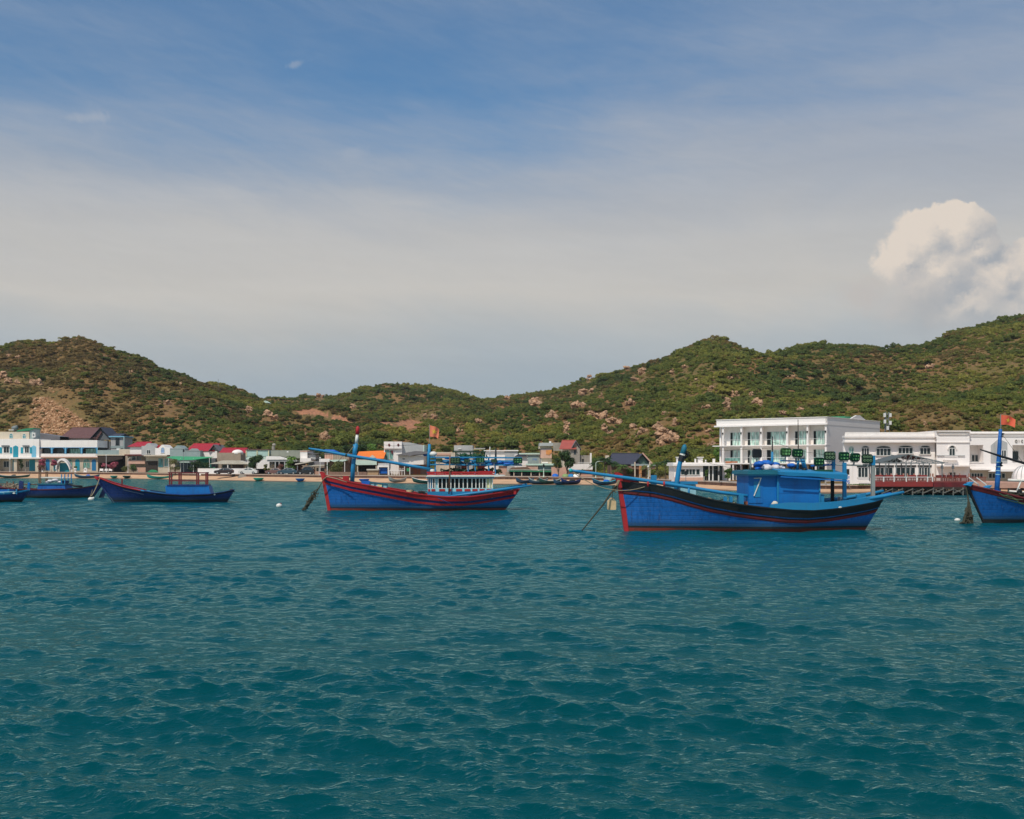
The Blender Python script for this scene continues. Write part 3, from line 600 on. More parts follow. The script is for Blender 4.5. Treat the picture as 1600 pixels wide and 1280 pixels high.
class Boat:
    """local x along the boat (bow towards -x in the photo), y away from the viewer, z up from the waterline; helpers take photo pixels"""
    def __init__(s, label, cat, pxc, yw, yaw=0, name='fishing_boat', group=None):
        s.D = CH*F/(yw-YH); s.s = s.D/F; s.pxc = pxc; s.yw = yw
        s.o = thing(name, label, cat, (X(pxc, s.D), s.D, 0), R(yaw), group)
        s.yaw = R(yaw)
    def lx(s, px): return (px-s.pxc)*s.s
    def lz(s, py): return (s.yw-py)*s.s
    def P(s, px, py, y=0.0): return (s.lx(px), y, s.lz(py)+0.0)
    def hull(s, sheer, stemz, xk0, xk1, B, bands, transom=0.6, bowfull=0.42, ns=46, wl=0.86):
        """sheer: [(px,py)] left to right; xk0/xk1: px where stem and stern meet the water; bands: [(metres below sheer, material index)]"""
        sx = [s.lx(a) for a, _ in sheer]; sz = [s.lz(b_) for _, b_ in sheer]
        x0, x1 = sx[0], sx[-1]; k0, k1 = s.lx(xk0), s.lx(xk1)
        s.sx, s.sz, s.B = sx, sz, B
        us = [0.5-0.5*math.cos(math.pi*i/(ns-1)) for i in range(ns)]
        us = [0.55*a+0.45*i/(ns-1) for i, a in enumerate(us)]
        s.beam = lambda q: B*min(1, (q/bowfull)**0.62 if q < bowfull else 1)*(1-(1-transom)*max(0, (q-0.6)/0.4)**1.7)
        wbeam = lambda q: B*wl*min(1, (q/(bowfull*1.35))**0.95 if q < bowfull*1.35 else 1)*(1-(1-transom*0.72)*max(0, (q-0.55)/0.45)**1.6)
        mb = MB(); rows = []; ks = None
        zb = -0.35
        for q in us:
            zsh = float(np.interp(x0+(x1-x0)*q, sx, sz))
            zs_ = []; kk = []
            for a, k in bands: zs_.append(zsh-a)
            boot = 0.15
            zs_ = [zz if zz > boot+0.16 else boot+0.16-0.0005*i for i, zz in enumerate(zs_)]
            lastz = zs_[-1]; dk = boot+0.10
            mids = [lastz+(dk-lastz)*f for f in (0.33, 0.66)]
            zz_all = zs_+mids+[dk, boot, -0.05, zb]
            ks = [k for _, k in bands[:-1]]+[bands[-1][1]]*3+[boot_dark, len_boot, len_boot]
            row = []
            for z in zz_all:
                t = z/max(zsh, 0.3)
                xb = k0+(x0-k0)*t; xs_ = k1+(x1-k1)*t
                xx = xb+(xs_-xb)*q
                tt = max(0, min(1, t))
                y = wbeam(q)+(s.beam(q)-wbeam(q))*tt**1.15
                if z < 0: y *= 1-(z/zb)*0.5
                row.append((xx, y, z))
            rows.append(row)
        nz = len(rows[0]); ns_ = len(rows)
        for sgn in (-1, 1):
            vs = [(a, sgn*b_, c) for r in rows for a, b_, c in r]; o = len(mb.v); mb.v += vs
            for i in range(ns_-1):
                for j in range(nz-1):
                    f = (o+i*nz+j, o+(i+1)*nz+j, o+(i+1)*nz+j+1, o+i*nz+j+1)
                    mb.f.append(f if sgn > 0 else f[::-1]); mb.k.append(ks[j])
        L = rows[-1]; vs = [(a, -b_, c) for a, b_, c in L]+[(a, b_, c) for a, b_, c in L]; o = len(mb.v); mb.v += vs
        for j in range(nz-1): mb.f.append((o+j, o+j+1, o+nz+j+1, o+nz+j)); mb.k.append(ks[j])
        s.rows = rows; s.us = us
        return mb
    def edge(s, q, side=-1, inset=0.0, dz=0.0):
        i = min(range(len(s.us)), key=lambda k: abs(s.us[k]-q)); a, b_, c = s.rows[i][0]
        return (a, side*max(0, b_-inset), c+dz)
    def wid(s, r, z):
        zs_ = [p[2] for p in r][::-1]; ys = [p[1] for p in r][::-1]; xs_ = [p[0] for p in r][::-1]
        return float(np.interp(z, zs_, xs_)), max(0.01, float(np.interp(z, zs_, ys))-0.07)
    def deck(s, mat, drop=0.45, inmat=None, name='deck'):
        mb = MB(); P = []
        for i in range(1, len(s.rows)):
            c = s.rows[i][0][2]; a, b_ = s.wid(s.rows[i], c-drop); P.append([(a, -b_, c-drop), (a, 0, c-drop+0.05), (a, b_, c-drop)])
        mb.grid(P, 0)
        for sg in (-1, 1):
            Q = []
            for i in range(1, len(s.rows)):
                a, b_, c = s.rows[i][0]; a2, b2_ = s.wid(s.rows[i], c-drop); Q.append([(a2, sg*b2_, c-drop), (a, sg*max(0.01, b_-0.07), c)])
            mb.grid(Q, 1)
        mb.build(name, [mat, inmat or mat], s.o)
    def gunwale(s, mat, w_=0.16, h=0.09, q0=0.0, q1=1.0, dz=0.0, name='gunwale', out=0.03):
        for sg in (-1, 1):
            mb = MB(); prev = None; ring = []
            for i, r in enumerate(s.rows):
                if not (q0-1e-6 <= s.us[i] <= q1+1e-6): continue
                a, b_, c = r[0]; yo = b_+out; yi = max(0.0, b_-w_)
                ring.append([(a, sg*yi, c+dz), (a, sg*yo, c+dz), (a, sg*yo, c+dz+h), (a, sg*yi, c+dz+h), (a, sg*yi, c+dz)])
            mb.grid(ring, 0); n = len(ring)
            mb.f += [(0, 1, 2, 3), tuple((n-1)*5+j for j in (3, 2, 1, 0))]; mb.k += [0, 0]
            mb.build(name, mat, s.o)
    def strake(s, mat, below, h=0.08, out=0.05, q0=0.0, q1=1.0, name='rubbing_strake'):
        for sg in (-1,):
            mb = MB(); ring = []
            for i, r in enumerate(s.rows):
                if not (q0 <= s.us[i] <= q1): continue
                zs_ = [p[2] for p in r][::-1]; ys = [p[1] for p in r][::-1]; xs_ = [p[0] for p in r][::-1]
                z0 = r[0][2]-below; z1 = z0-h
                pt = lambda z, o: (float(np.interp(z, zs_, xs_)), sg*(float(np.interp(z, zs_, ys))+o), z)
                ring.append([pt(z0, 0), pt(z0, out), pt(z1, out), pt(z1, 0)])
            mb.grid(ring); mb.build(name, mat, s.o)
    def stem(s, mat, top, th=0.2, name='stem_post', fwd=0.12, inn=0.16):
        r = s.rows[0]; a = r[0]; b_ = [p for p in r if p[2] < 0][0]
        zt = s.lz(top[1]); xt = s.lx(top[0]); mb = MB()
        poly = [(b_[0]-fwd*0.6, b_[2]-0.2), (b_[0]+inn, b_[2]-0.2), (a[0]+inn, a[2]), (xt+0.34, zt-0.12), (xt+0.10, zt), (xt-fwd, zt-0.02), (a[0]-fwd, a[2]-0.1)]
        mb.prism(poly, -th/2, th/2); mb.build(name, mat, s.o)
    def tube(s, name, pts, r, mat, parent=None, n=8, lab=None):
        return MB().tube([s.P(*p) for p in pts], r, n).build(name, mat, parent or s.o, smooth=True, label=lab)
    def box(s, name, px0, px1, py0, py1, y0, y1, mat, parent=None, lab=None):
        return MB().box(s.lx(px0), s.lx(px1), y0, y1, s.lz(py1), s.lz(py0)).build(name, mat, parent or s.o, label=lab)
len_boot = 0; boot_dark = 0
def sag(p, q, drop, n=12):
    p = Vector(p); q = Vector(q)
    return [p.lerp(q, i/n)+Vector((0, 0, -drop*4*(i/n)*(1-i/n))) for i in range(n+1)]
def flagmesh(w_, h, amp=0.12, droop=0.25, seed=0):
    rnd = random.Random(seed); P = []
    for i in range(15):
        a = i/14; row = []
        for j in range(9):
            c = j/8
            row.append((a*w_*(0.95-0.10*c), amp*math.sin(a*7+c*1.5+seed)*a, h*(1-c)*(1-0.18*a)-droop*a*a*h-0.10*h*math.sin(a*5+seed)*a))
        P.append(row)
    return P
def add_flag(name, label, loc, w_, h, mat, group, seed=0, back=None, rz=0):
    t = thing(name, label, 'flag', loc, rz, group)
    P = flagmesh(w_, h, seed=seed); mb = MB(); mb.grid(P); mb.build('cloth', mat, t, smooth=True)
    # five pointed star following the cloth
    def at(a, c):
        i = min(13.999, max(0, a*14)); j = min(7.999, max(0, c*8)); i0, j0 = int(i), int(j); f, g_ = i-i0, j-j0
        v = Vector(P[i0][j0])*(1-f)*(1-g_)+Vector(P[i0+1][j0])*f*(1-g_)+Vector(P[i0][j0+1])*(1-f)*g_+Vector(P[i0+1][j0+1])*f*g_
        return v
    for off in (-0.012, 0.012):
        pts = [at(0.52, 0.5)+Vector((0, off, 0))]
        for k in range(10):
            rr_ = 0.30 if k % 2 == 0 else 0.12; an = math.pi*k/5
            pts.append(at(0.52+rr_*math.sin(an)*h/w_, 0.5-rr_*math.cos(an))+Vector((0, off, 0)))
        mb = MB().add(pts, [(0, 1+k, 1+(k+1) % 10) for k in range(10)]); mb.build('star', STAR, t)
    MB().tube([(0, 0, -h*0.55), (0, 0, h*1.05)], 0.018, 6).build('flagpole', GREY, t)
    return t
def lampbox(b, px, py, wpx, hpx, y, kind, rz=0.0, tilt=0.0, label=None):
    """squid-fishing floodlight: housing, six lenses, bracket"""
    w_, h = wpx*b.s, hpx*b.s
    lt = bpy.data.objects.new('floodlight', None); C.objects.link(lt); lt.parent = b.o; lt.location = b.P(px, py, y); lt.rotation_euler = (R(tilt), 0, R(rz))
    if label: lt['label'] = label
    hous, lens = {'dark': (DGREEN, LENS), 'green': (plain('green_lamp_face', (0.008, 0.065, 0.032), 0.4), LENS), 'pale': (plain('olive_lamp_face', (0.05, 0.14, 0.04), 0.4), LENSY), 'back': (BLACK, BLACK)}[kind]
    c = min(w_, h)*0.14
    poly = [(-w_/2+c, -h/2), (w_/2-c, -h/2), (w_/2, -h/2+c), (w_/2, h/2-c), (w_/2-c, h/2), (-w_/2+c, h/2), (-w_/2, h/2-c), (-w_/2, -h/2+c)]
    mb = MB().prism(poly, 0.0, 0.14); mb.prism([(a*0.7, d_*0.7) for a, d_ in poly], 0.14, 0.24); mb.build('housing', hous if kind != 'dark' else DGREEN, lt)
    # raised rim, lenses in two rows of three
    if kind != 'back':
        rim = MB()
        for x0, x1, z0, z1 in ((-w_/2+c, w_/2-c, h/2-0.03, h/2), (-w_/2+c, w_/2-c, -h/2, -h/2+0.03), (-w_/2, -w_/2+0.03, -h/2+c, h/2-c), (w_/2-0.03, w_/2, -h/2+c, h/2-c)): rim.box(x0, x1, -0.03, 0.01, z0, z1)
        rim.build('rim', DGREEN, lt)
        for i in range(3):
            for j in range(2):
                cx, cz = (i-1)*w_*0.29, (j-0.5)*h*0.40; r = min(w_, h*1.3)*0.115
                q = MB()
                pts = [(cx+r*math.cos(a), cz+r*math.sin(a)) for a in [math.pi*2*k/10 for k in range(10)]]
                q.prism(pts, -0.045, 0.005, 0)
                pts = [(cx+r*0.62*math.cos(a), cz+r*0.62*math.sin(a)) for a in [math.pi*2*k/10 for k in range(10)]]
                q.prism(pts, -0.055, -0.044, 1)
                q.build('lens', [RING if kind == 'dark' else lens, DGREEN if kind == 'dark' else LENSY], lt)
    MB().box(-w_*0.42, w_*0.42, 0.06, 0.10, -h/2-0.07, -h/2-0.03).box(-0.03, 0.03, 0.05, 0.11, -h/2-0.22, -h/2-0.05).build('bracket', GREY, lt)
    return lt
def tangle(mb, p, q, r0, r1, seed, n=40, rt=0.03):
    rnd = random.Random(seed); p = Vector(p); q = Vector(q)
    for k in range(n):
        a = rnd.random(); b_ = min(1, a+rnd.uniform(0.15, 0.4)); rad = r0+(r1-r0)*a; rb = r0+(r1-r0)*b_
        u1 = p.lerp(q, a)+Vector((rnd.gauss(0, rad), rnd.gauss(0, rad), rnd.gauss(0, rad*0.5)))
        u2 = p.lerp(q, b_)+Vector((rnd.gauss(0, rb), rnd.gauss(0, rb), rnd.gauss(0, rb*0.5)))
        mid = (u1+u2)/2+Vector((rnd.gauss(0, rad), rnd.gauss(0, rad), -rad))
        mb.tube([u1, mid, u2], rt*rnd.uniform(0.5, 1.3), 5)
def sheave(name, label, cat, pts, r, mat, group=None):
    mb = MB(); mb.tube([(0, 0, 0)]+[tuple(Vector(p)-Vector(pts[0])) for p in pts[1:]], r, 6)
    o = mb.build(name, mat, smooth=True); o.location = pts[0]; return tag(o, label, cat, group)
BG = 'blue wooden fishing boats moored in the bay'
WAT = lambda B_: [B_]
# ---- 1: the near boat with the big cabin
b1 = Boat('nearest fishing boat, blue with a black rim, a tall plain blue cabin and green floodlights', 'fishing boat', 1168, 828, 4, group=BG)
len_boot = 4; boot_dark = 2
sh1 = [(966, 753), (985, 754.5), (1012, 757), (1040, 763), (1070, 772), (1100, 780), (1140, 787), (1180, 792), (1220, 796), (1255, 797), (1290, 794.5), (1330, 789), (1355, 785), (1371, 781)]
mb = b1.hull(sh1, 0, 976, 1348, 1.95, [(0, 0), (0.31, 1), (0.43, 2), (0.50, 3), (0.66, 1)], transom=0.62)
mb.build('hull', [BLACK, BLUE, BLACK, DRED, MAROON], b1.o, smooth=False)
b1.deck(DECKM, 0.42, CYAN)
b1.gunwale(BLACK, 0.14, 0.06, 0, 1)
b1.stem(RED, (961, 738), 0.22)
b1.strake(BLACK, 0.30, 0.07, 0.05); b1.strake(DRED, 0.50, 0.10, 0.04)
MB().prism([(b1.lx(969), b1.lz(752)), (b1.lx(996), b1.lz(756)), (b1.lx(993), b1.lz(751)), (b1.lx(975), b1.lz(748.5)), (b1.lx(969), b1.lz(748.5))], -0.45, 0.45).build('bow_bulwark', RED, b1.o)
# light blue stern bulwark and rail sweeping past the transom
for sg in (-1, 1):
    mb = MB(); ring = []
    for i, r in enumerate(b1.rows):
        q = b1.us[i]
        if q < 0.52: continue
        a, bb, c = r[0]; hgt = 0.08+0.30*min(1, (q-0.52)/0.10)*(1-max(0, (q-0.75)/0.25)*0.35)
        ring.append([(a, sg*(bb-0.02), c+0.06), (a, sg*(bb+0.05), c+0.06), (a, sg*(bb+0.05), c+0.06+hgt), (a, sg*(bb-0.06), c+0.06+hgt), (a, sg*(bb-0.06), c+0.06)])
    mb.grid(ring); mb.build('stern_bulwark', CYAN, b1.o)
for y in (-1.35, 1.3):
    b1.tube('stern_rail', [(1196, 791, y-0.5), (1230, 790.5, y-0.45), (1262, 789, y-0.35), (1300, 785, y-0.25), (1340, 779.5, y), (1372, 774.5, y), (1402, 768.5, y)], [0.08, 0.09, 0.10, 0.11, 0.11, 0.10, 0.07], CYAN)
b1.tube('stern_beam', [(1340, 783, 0), (1380, 776, 0), (1398, 772, 0)], 0.09, BLUE)
for px in (1275, 1333): b1.box('bollard', px-3, px+3, 772 if px < 1300 else 773, 786, -1.2, -1.0, CYAN)
for px, w_ in ((1122, 2.2), (1131, 2.2)): b1.box('bollard', px-w_, px+w_, 775, 786, -1.4, -1.25, CYAN)
b1.box('deck_box', 1146, 1153, 773, 787, -1.1, -0.6, CYAN)
# wheelhouse: narrow front section, wide main section, door, the painted mark, two roofs
y0, y1 = -1.25, 1.25
MB().box(b1.lx(1160), b1.lx(1203.5), y0+0.12, y1-0.12, b1.lz(796), b1.lz(741)).build('wheelhouse', CABIN, b1.o)
MB().box(b1.lx(1160.5), b1.lx(1182), y0+0.09, y0+0.12, b1.lz(785), b1.lz(747)).build('wheelhouse_door', CABIN, b1.o)
MB().box(b1.lx(1168), b1.lx(1178), y0+0.065, y0+0.09, b1.lz(776), b1.lz(752)).build('window_panel', CYAN, b1.o)
MB().bar((b1.lx(1168), y0+0.04, b1.lz(747)), (b1.lx(1179.5), y0+0.04, b1.lz(746.6)), 0.04, 0.035).bar((b1.lx(1179), y0+0.04, b1.lz(747)), (b1.lx(1168), y0+0.04, b1.lz(774)), 0.035, 0.045).build('painted_seven_mark', WHITE, b1.o, label='white number 7 on the wheelhouse wall')
MB().box(b1.lx(1203.5), b1.lx(1271), y0, y1, b1.lz(799), b1.lz(742)).build('main_cabin', CABIN, b1.o)
for px in (1204.5, 1270): MB().box(b1.lx(px-1), b1.lx(px+1.2), y0-0.05, y0-0.002, b1.lz(797), b1.lz(748)).build('corner_post', CYAN, b1.o)
for py in (757.5, 770): MB().box(b1.lx(1206), b1.lx(1269), y0-0.012, y0-0.001, b1.lz(py+0.35), b1.lz(py)).build('plank_seam', BLUE, b1.o)
mb = MB().prism([(b1.lx(1155), b1.lz(741)), (b1.lx(1206), b1.lz(741.2)), (b1.lx(1206), b1.lz(735)), (b1.lx(1180), b1.lz(734)), (b1.lx(1156), b1.lz(735.3))], y0-0.28, y1+0.28); mb.build('wheelhouse_roof', TARPD, b1.o)
MB().box(b1.lx(1157.5), b1.lx(1204.5), y0-0.18, y1+0.18, b1.lz(743.5), b1.lz(741.3)).build('roof_fascia', CYAN, b1.o)
# main roof falls towards the stern, deep cambered eave whose lower edge is wavy
P = []
nx = 26
for i in range(nx):
    a = i/(nx-1); px = 1202+108*a; yt = 734.5+a*4.5; yb = 741.2+a*7.5+0.8*math.sin(a*9.0)
    x = b1.lx(px)
    P.append([(x, y0-0.42, b1.lz(yb)), (x, y0-0.44, b1.lz(yt+2.5)), (x, y0-0.2, b1.lz(yt+0.4)), (x, 0, b1.lz(yt)+0.12), (x, y1+0.2, b1.lz(yt+0.4)), (x, y1+0.44, b1.lz(yt+2.5)), (x, y1+0.42, b1.lz(yb)), (x, 0, b1.lz(yb)+0.02), (x, y0-0.42, b1.lz(yb))])
mb = MB().grid(P); n9 = 9
mb.f += [tuple(range(8)), tuple((nx-1)*9+j for j in range(7, -1, -1))]; mb.k += [0, 0]
mb.build('main_roof', CYAN, b1.o)
MB().bar((b1.lx(1205), y0-0.46, b1.lz(744.5)), (b1.lx(1309), y0-0.46, b1.lz(751)), 0.03, 0.07).build('eave_batten', CABIN, b1.o)
# roof clutter
random.seed(3)
mb = MB()
for px, w_, h in ((1196, 12, 7), (1210, 10, 6), (1221, 7, 4)): mb.ball(b1.P(px, 731, -0.2), w_*b1.s*0.6, 0.5, h*b1.s*0.8, 9, 6, jit=0.22)
mb.build('folded_white_sheet', WTARP, b1.o, smooth=True)
for px, w_, h, py in ((1188, 8, 5, 725), (1200, 10, 5, 724), (1213, 8, 4, 726), (1186, 5, 4, 733), (1240, 6, 3, 727)): MB().ball(b1.P(px, py, 0.25), w_*b1.s, 0.5, h*b1.s, 9, 6, jit=0.2).build('blue_tarp_bundle', TARP, b1.o, smooth=True)
for px, py in ((1236, 733), (1253, 734), (1172, 733)): MB().ball(b1.P(px, py, -0.5), 0.14, 0.14, 0.10, 8, 5, jit=0.2).build('net_bundle', NET, b1.o)
MB().box(b1.lx(1268), b1.lx(1295), -0.9, 0.6, b1.lz(738), b1.lz(734)).build('folded_green_net', plain('green_net', (0.012, 0.08, 0.05), 0.9), b1.o)
b1.tube('roof_mast', [(1207, 735, 0), (1207.5, 706, 0)], [0.09, 0.06], CYAN); b1.tube('mast_pole', [(1207.5, 706, 0), (1207.5, 682, 0)], 0.035, BLACK)
b1.tube('roof_strut', [(1258, 736, -0.3), (1252, 716, -0.3)], 0.12, CYAN); b1.tube('roof_strut', [(1244, 736, -0.3), (1246, 722, -0.3)], 0.07, CYAN)
MB().ball(b1.P(1252, 714, -0.3), 0.17).build('searchlight', GREY, b1.o, smooth=True)
b1.tube('antenna', [(1251.5, 735, 0.2), (1251, 700, 0.2), (1250.5, 655, 0.2)], [0.035, 0.03, 0.018], DWOOD)
b1.tube('antenna', [(1187, 735, 0.1), (1187, 701, 0.1)], 0.018, GREY)
b1.tube('lamp_post', [(1167.5, 737, -0.6), (1167.5, 712, -0.6)], 0.05, GREY)
b1.box('stern_post', 1297, 1301.5, 745, 790, -0.5, -0.35, BLACK); b1.box('stern_post', 1309.5, 1314.5, 723, 787, -1.1, -0.92, CYAN)
b1.box('stern_post', 1356, 1361.5, 727, 780, -0.95, -0.78, GREY); MB().box(b1.lx(1355.4), b1.lx(1361.6), -0.97, -0.76, b1.lz(727), b1.lz(712)).build('post_head', CYAN, b1.o)
b1.box('mid_post', 1296, 1300.5, 706, 740, -0.75, -0.6, CYAN)
b1.tube('lamp_rail', [(1300, 726, -0.85), (1358, 728, -0.85)], 0.045, GREY); b1.tube('lamp_rail', [(1214, 720, -0.7), (1252, 721, -0.7)], 0.04, CYAN)
b1.tube('lamp_rail', [(1262, 728, -0.7), (1298, 726, -0.7)], 0.05, BLUE)
for i, (px, py, w_, h, kd, rz, tl) in enumerate([(1176, 709, 15, 13.5, 'back', 20, 0), (1220.5, 707, 16, 12, 'pale', 0, 12), (1239, 708.5, 16.5, 12.5, 'green', 8, 10), (1272.5, 721.5, 15, 12, 'green', -6, 12), (1289.5, 712.5, 17, 13.5, 'dark', 0, -6), (1312, 713.5, 16, 13, 'green', -8, 10), (1330, 715, 15.5, 12.5, 'green', 14, 12), (1349, 717, 16.5, 14, 'dark', 0, -4)]):
    lampbox(b1, px, py, w_, h, -0.98, kd, rz, tl)
# forward mast, boom, deck fittings
b1.tube('forward_mast', [(1054.5, 772, 0), (1056, 755, 0), (1060, 728, 0), (1065, 708, 0), (1068.5, 697, 0)], [0.13, 0.14, 0.13, 0.12, 0.11], CYAN, n=10)
b1.tube('mast_head', [(1064.5, 712, 0), (1068, 700, 0), (1069, 694.5, 0)], [0.145, 0.15, 0.06], TARPD)
mb = MB().tube([b1.P(1062, 721, 0), b1.P(1065, 712, 0)], [0.17, 0.165], 8); mb.build('mast_lashing', BLACK, b1.o)
MB().tube([b1.P(1064.6, 712.6, 0), b1.P(1065.4, 709.5, 0)], 0.155, 8).build('mast_band', WHITE, b1.o)
mb = MB(); tangle(mb, b1.P(1068, 716, -0.05), b1.P(1072, 706, -0.05), 0.05, 0.10, 5, 10, 0.03); mb.build('mast_rag', BLACK, b1.o)
b1.tube('boom', [(886, 734.5, -0.6), (900, 736.5, -0.6), (985, 748, -0.55), (1056, 758.5, -0.5), (1120, 769, -0.75), (1174, 776, -0.95)], [0.055, 0.075, 0.095, 0.10, 0.09, 0.08], CYAN, n=9)
MB().ball(b1.P(888, 735, -0.6), 0.11).build('boom_cap', plain('turquoise_cap', (0.04, 0.42, 0.42), 0.5), b1.o, smooth=True)
b1.tube('boom_rest', [(1174, 775, -0.95), (1174, 789, -0.95)], 0.06, GREY)
b1.tube('boom_rest', [(1071, 762, -0.6), (1071, 777, -0.6)], 0.06, CYAN)
b1.box('bitt', 1015.5, 1023.5, 742.5, 758, -0.15, 0.15, CYAN)
b1.box('foredeck_hatch', 1040, 1087, 757, 784, 0.1, 0.9, PALE); MB().box(b1.lx(1037), b1.lx(1089), 0.0, 1.0, b1.lz(756.8), b1.lz(752.5)).build('hatch_lid', CYAN, b1.o)
MB().box(b1.lx(1158), b1.lx(1180), -1.0, -0.4, b1.lz(790), b1.lz(783)).build('engine_box', paint('rust_orange', (0.30, 0.10, 0.05), 0.8, 0.6, 3), b1.o)
mb = MB().ball(b1.P(1197, 787, -1.6), 0.19, 0.16, 0.19, 12, 7, jit=0.08); mb.build('fender_buoy', paint('offwhite_fender', (0.62, 0.57, 0.46), 0.7, 0.6, 6), b1.o, smooth=True)
for px in (1283, 1297): MB().ball(b1.P(px, 782.5 if px < 1200 else 791.3, -1.35 if px < 1200 else -1.72), 0.10 if px < 1200 else 0.12, 0.05, 0.05).build('white_float', WHITE, b1.o, smooth=True)
b1.tube('rudder_stock', [(1340, 826, 0), (1342, 790, 0)], 0.07, BLACK); MB().prism([(b1.lx(1336), -0.3), (b1.lx(1349.5), -0.3), (b1.lx(1349.5), 0.10), (b1.lx(1343), 0.17), (b1.lx(1336), 0.10)], -0.05, 0.05).build('rudder', RED, b1.o)
def bw(b, px, py, y=0):   # boat pixel point in world space
    return b.o.matrix_world @ Vector(b.P(px, py, y)) if False else (Matrix.Translation(b.o.location) @ Matrix.Rotation(b.yaw, 4, 'Z')) @ Vector(b.P(px, py, y))
pts = [bw(b1, 963, 757, -0.1), bw(b1, 950, 771, -0.4), bw(b1, 937, 787, -0.8), bw(b1, 902, 826, -1.4)]
sheave('anchor_rope', 'dark taut anchor rope running from the red stem of the nearest boat into the water', 'rope', pts, [0.03, 0.045, 0.05, 0.03], DROPE, 'anchor ropes of the moored boats')
sheave('mooring_line', 'pale slack line from the boom tip to the bow of the nearest boat', 'rope', sag(bw(b1, 889, 736, -0.6), bw(b1, 1010, 757, -0.7), 0.62), 0.022, ROPE)
mb = MB()
for k, (dx_, dy_) in enumerate(((0, 0), (5, 3), (9, 0))): mb.tube(sag(b1.P(963+dx_*0.3, 750, -0.12), b1.P(957-dy_, 764, -0.15), 0.10, 6), 0.03, 5)
tangle(mb, b1.P(963, 753, -0.1), b1.P(957, 768, -0.15), 0.10, 0.04, 9, 16, 0.022); mb.build('bow_lashing', ROPE, b1.o)
ft = thing('jerry_can', 'beige plastic jerry can hanging on a rope below the red bow', 'jerry can', bw(b1, 953, 788, -0.15))
mb = MB().prism([(-0.20, -0.27), (0.20, -0.27), (0.23, -0.22), (0.23, 0.18), (0.16, 0.27), (-0.16, 0.27), (-0.23, 0.18), (-0.23, -0.22)], -0.16, 0.16); mb.build('can_body', BEIGE, ft)
MB().tube([(-0.1, 0, 0.26), (-0.08, 0, 0.34), (0.1, 0, 0.34), (0.12, 0, 0.26)], 0.03, 6).build('handle', BEIGE, ft); MB().tube([(0.02, 0, 0.33), (0.08, 0, 1.05)], 0.018, 6).build('hanging_cord', DROPE, ft)

rc = random.Random(77)
for px, py, y in ((1100, 781, -0.9), (1138, 788, -0.8), (1222, 797, -1.72), (1288, 792, -1.3)):
    MB().tube([b1.P(px+4.5*math.cos(a), py+2.6*math.sin(a), y) for a in [2*math.pi*k/12 for k in range(13)]], 0.06, 6).build('rope_coil', ROPE if px < 1200 else BLACK, b1.o, smooth=True)
mb = MB(); tangle(mb, b1.P(1100, 782, -0.5), b1.P(1146, 788, -0.5), 0.16, 0.14, 40, 60, 0.03); mb.build('deck_net', NET, b1.o)
mb = MB(); tangle(mb, b1.P(1276, 790, -0.6), b1.P(1350, 780, -0.5), 0.16, 0.12, 41, 60, 0.03); mb.build('stern_net', TARPD, b1.o)
for px, h, m_ in ((1112, 9, BEIGE), (1284, 8, TARP), (1322, 9, WHITE)): MB().tube([b1.P(px, 790 if px < 1200 else 786, 0.3), b1.P(px, (790 if px < 1200 else 786)-h, 0.3)], 0.22, 10).build('barrel', m_, b1.o, smooth=False)
for px in (1005, 1030): b1.tube('fairlead', [(px, 760, -1.0), (px, 752, -1.0)], 0.05, RED)
for a_, b__ in (((1058, 706), (1165, 736)), ((1066, 700), (1206, 700)), ((1206, 690), (1300, 712)), ((1066, 700), (975, 752))): b1.tube('rigging', [(a_[0], a_[1], 0), ((a_[0]+b__[0])/2, (a_[1]+b__[1])/2+4, 0), (b__[0], b__[1], 0)], 0.012, DROPE, n=4)

# ---- 2: red and blue boat in the middle
b2 = Boat('blue fishing boat with red rails and a white cabin of many narrow windows', 'fishing boat', 655, 797, 4, group=BG)
len_boot = 3; boot_dark = 2
sh2 = [(506, 742), (514, 745), (530, 748.5), (550, 753.5), (589.5, 760.5), (629, 767.5), (655, 772), (693, 776), (733, 776), (759, 773), (785, 769), (811, 765)]
mb = b2.hull(sh2, 0, 515.5, 789, 2.1, [(0, 0), (0.30, 2), (0.50, 0), (0.66, 1)], transom=0.5)
mb.build('hull', [RED, BLUE, NAVY, MAROON], b2.o)
b2.deck(DECKM, 0.5, RED); b2.gunwale(RED, 0.16, 0.08); b2.stem(RED, (503, 737), 0.24)
b2.strake(RED, 0.26, 0.06, 0.05); b2.strake(RED, 0.56, 0.10, 0.06)
MB().bar(b2.P(506, 748, -0.05), b2.P(514, 745.5, -0.8), 0.1, 0.14).build('bow_bitt', RED, b2.o)
yb0, yb1 = -1.45, 1.45
MB().box(b2.lx(668), b2.lx(769), yb0, yb1, b2.lz(778), b2.lz(767.5)).build('cabin_base', CYAN, b2.o)
MB().box(b2.lx(668.5), b2.lx(768.5), yb0+0.02, yb1-0.02, b2.lz(767.5), b2.lz(762.4)).build('cabin_lower_wall', PALE, b2.o)
for px0, px1 in ((669, 672), (674, 680), (686, 695), (700, 705), (712, 721), (725, 734), (737, 745), (748, 756), (759, 767)):
    MB().box(b2.lx(px0), b2.lx(px1), yb0-0.03, yb0+0.0, b2.lz(767), b2.lz(763.6)).build('red_panel', RED, b2.o)
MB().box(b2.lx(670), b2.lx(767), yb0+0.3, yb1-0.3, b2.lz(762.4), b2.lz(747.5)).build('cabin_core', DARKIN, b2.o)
k = 0
for px in [669, 672.5, 676, 679.5, 684.5, 690.5, 697, 704, 710, 716.5, 723, 729.5, 736.5, 742.5, 748, 753, 758.5, 764, 768]:
    for yy_ in (yb0+0.03, yb1-0.09): MB().box(b2.lx(px-0.75), b2.lx(px+0.75), yy_, yy_+0.06, b2.lz(762.5), b2.lz(747.6)).build('window_mullion', WHITE, b2.o)
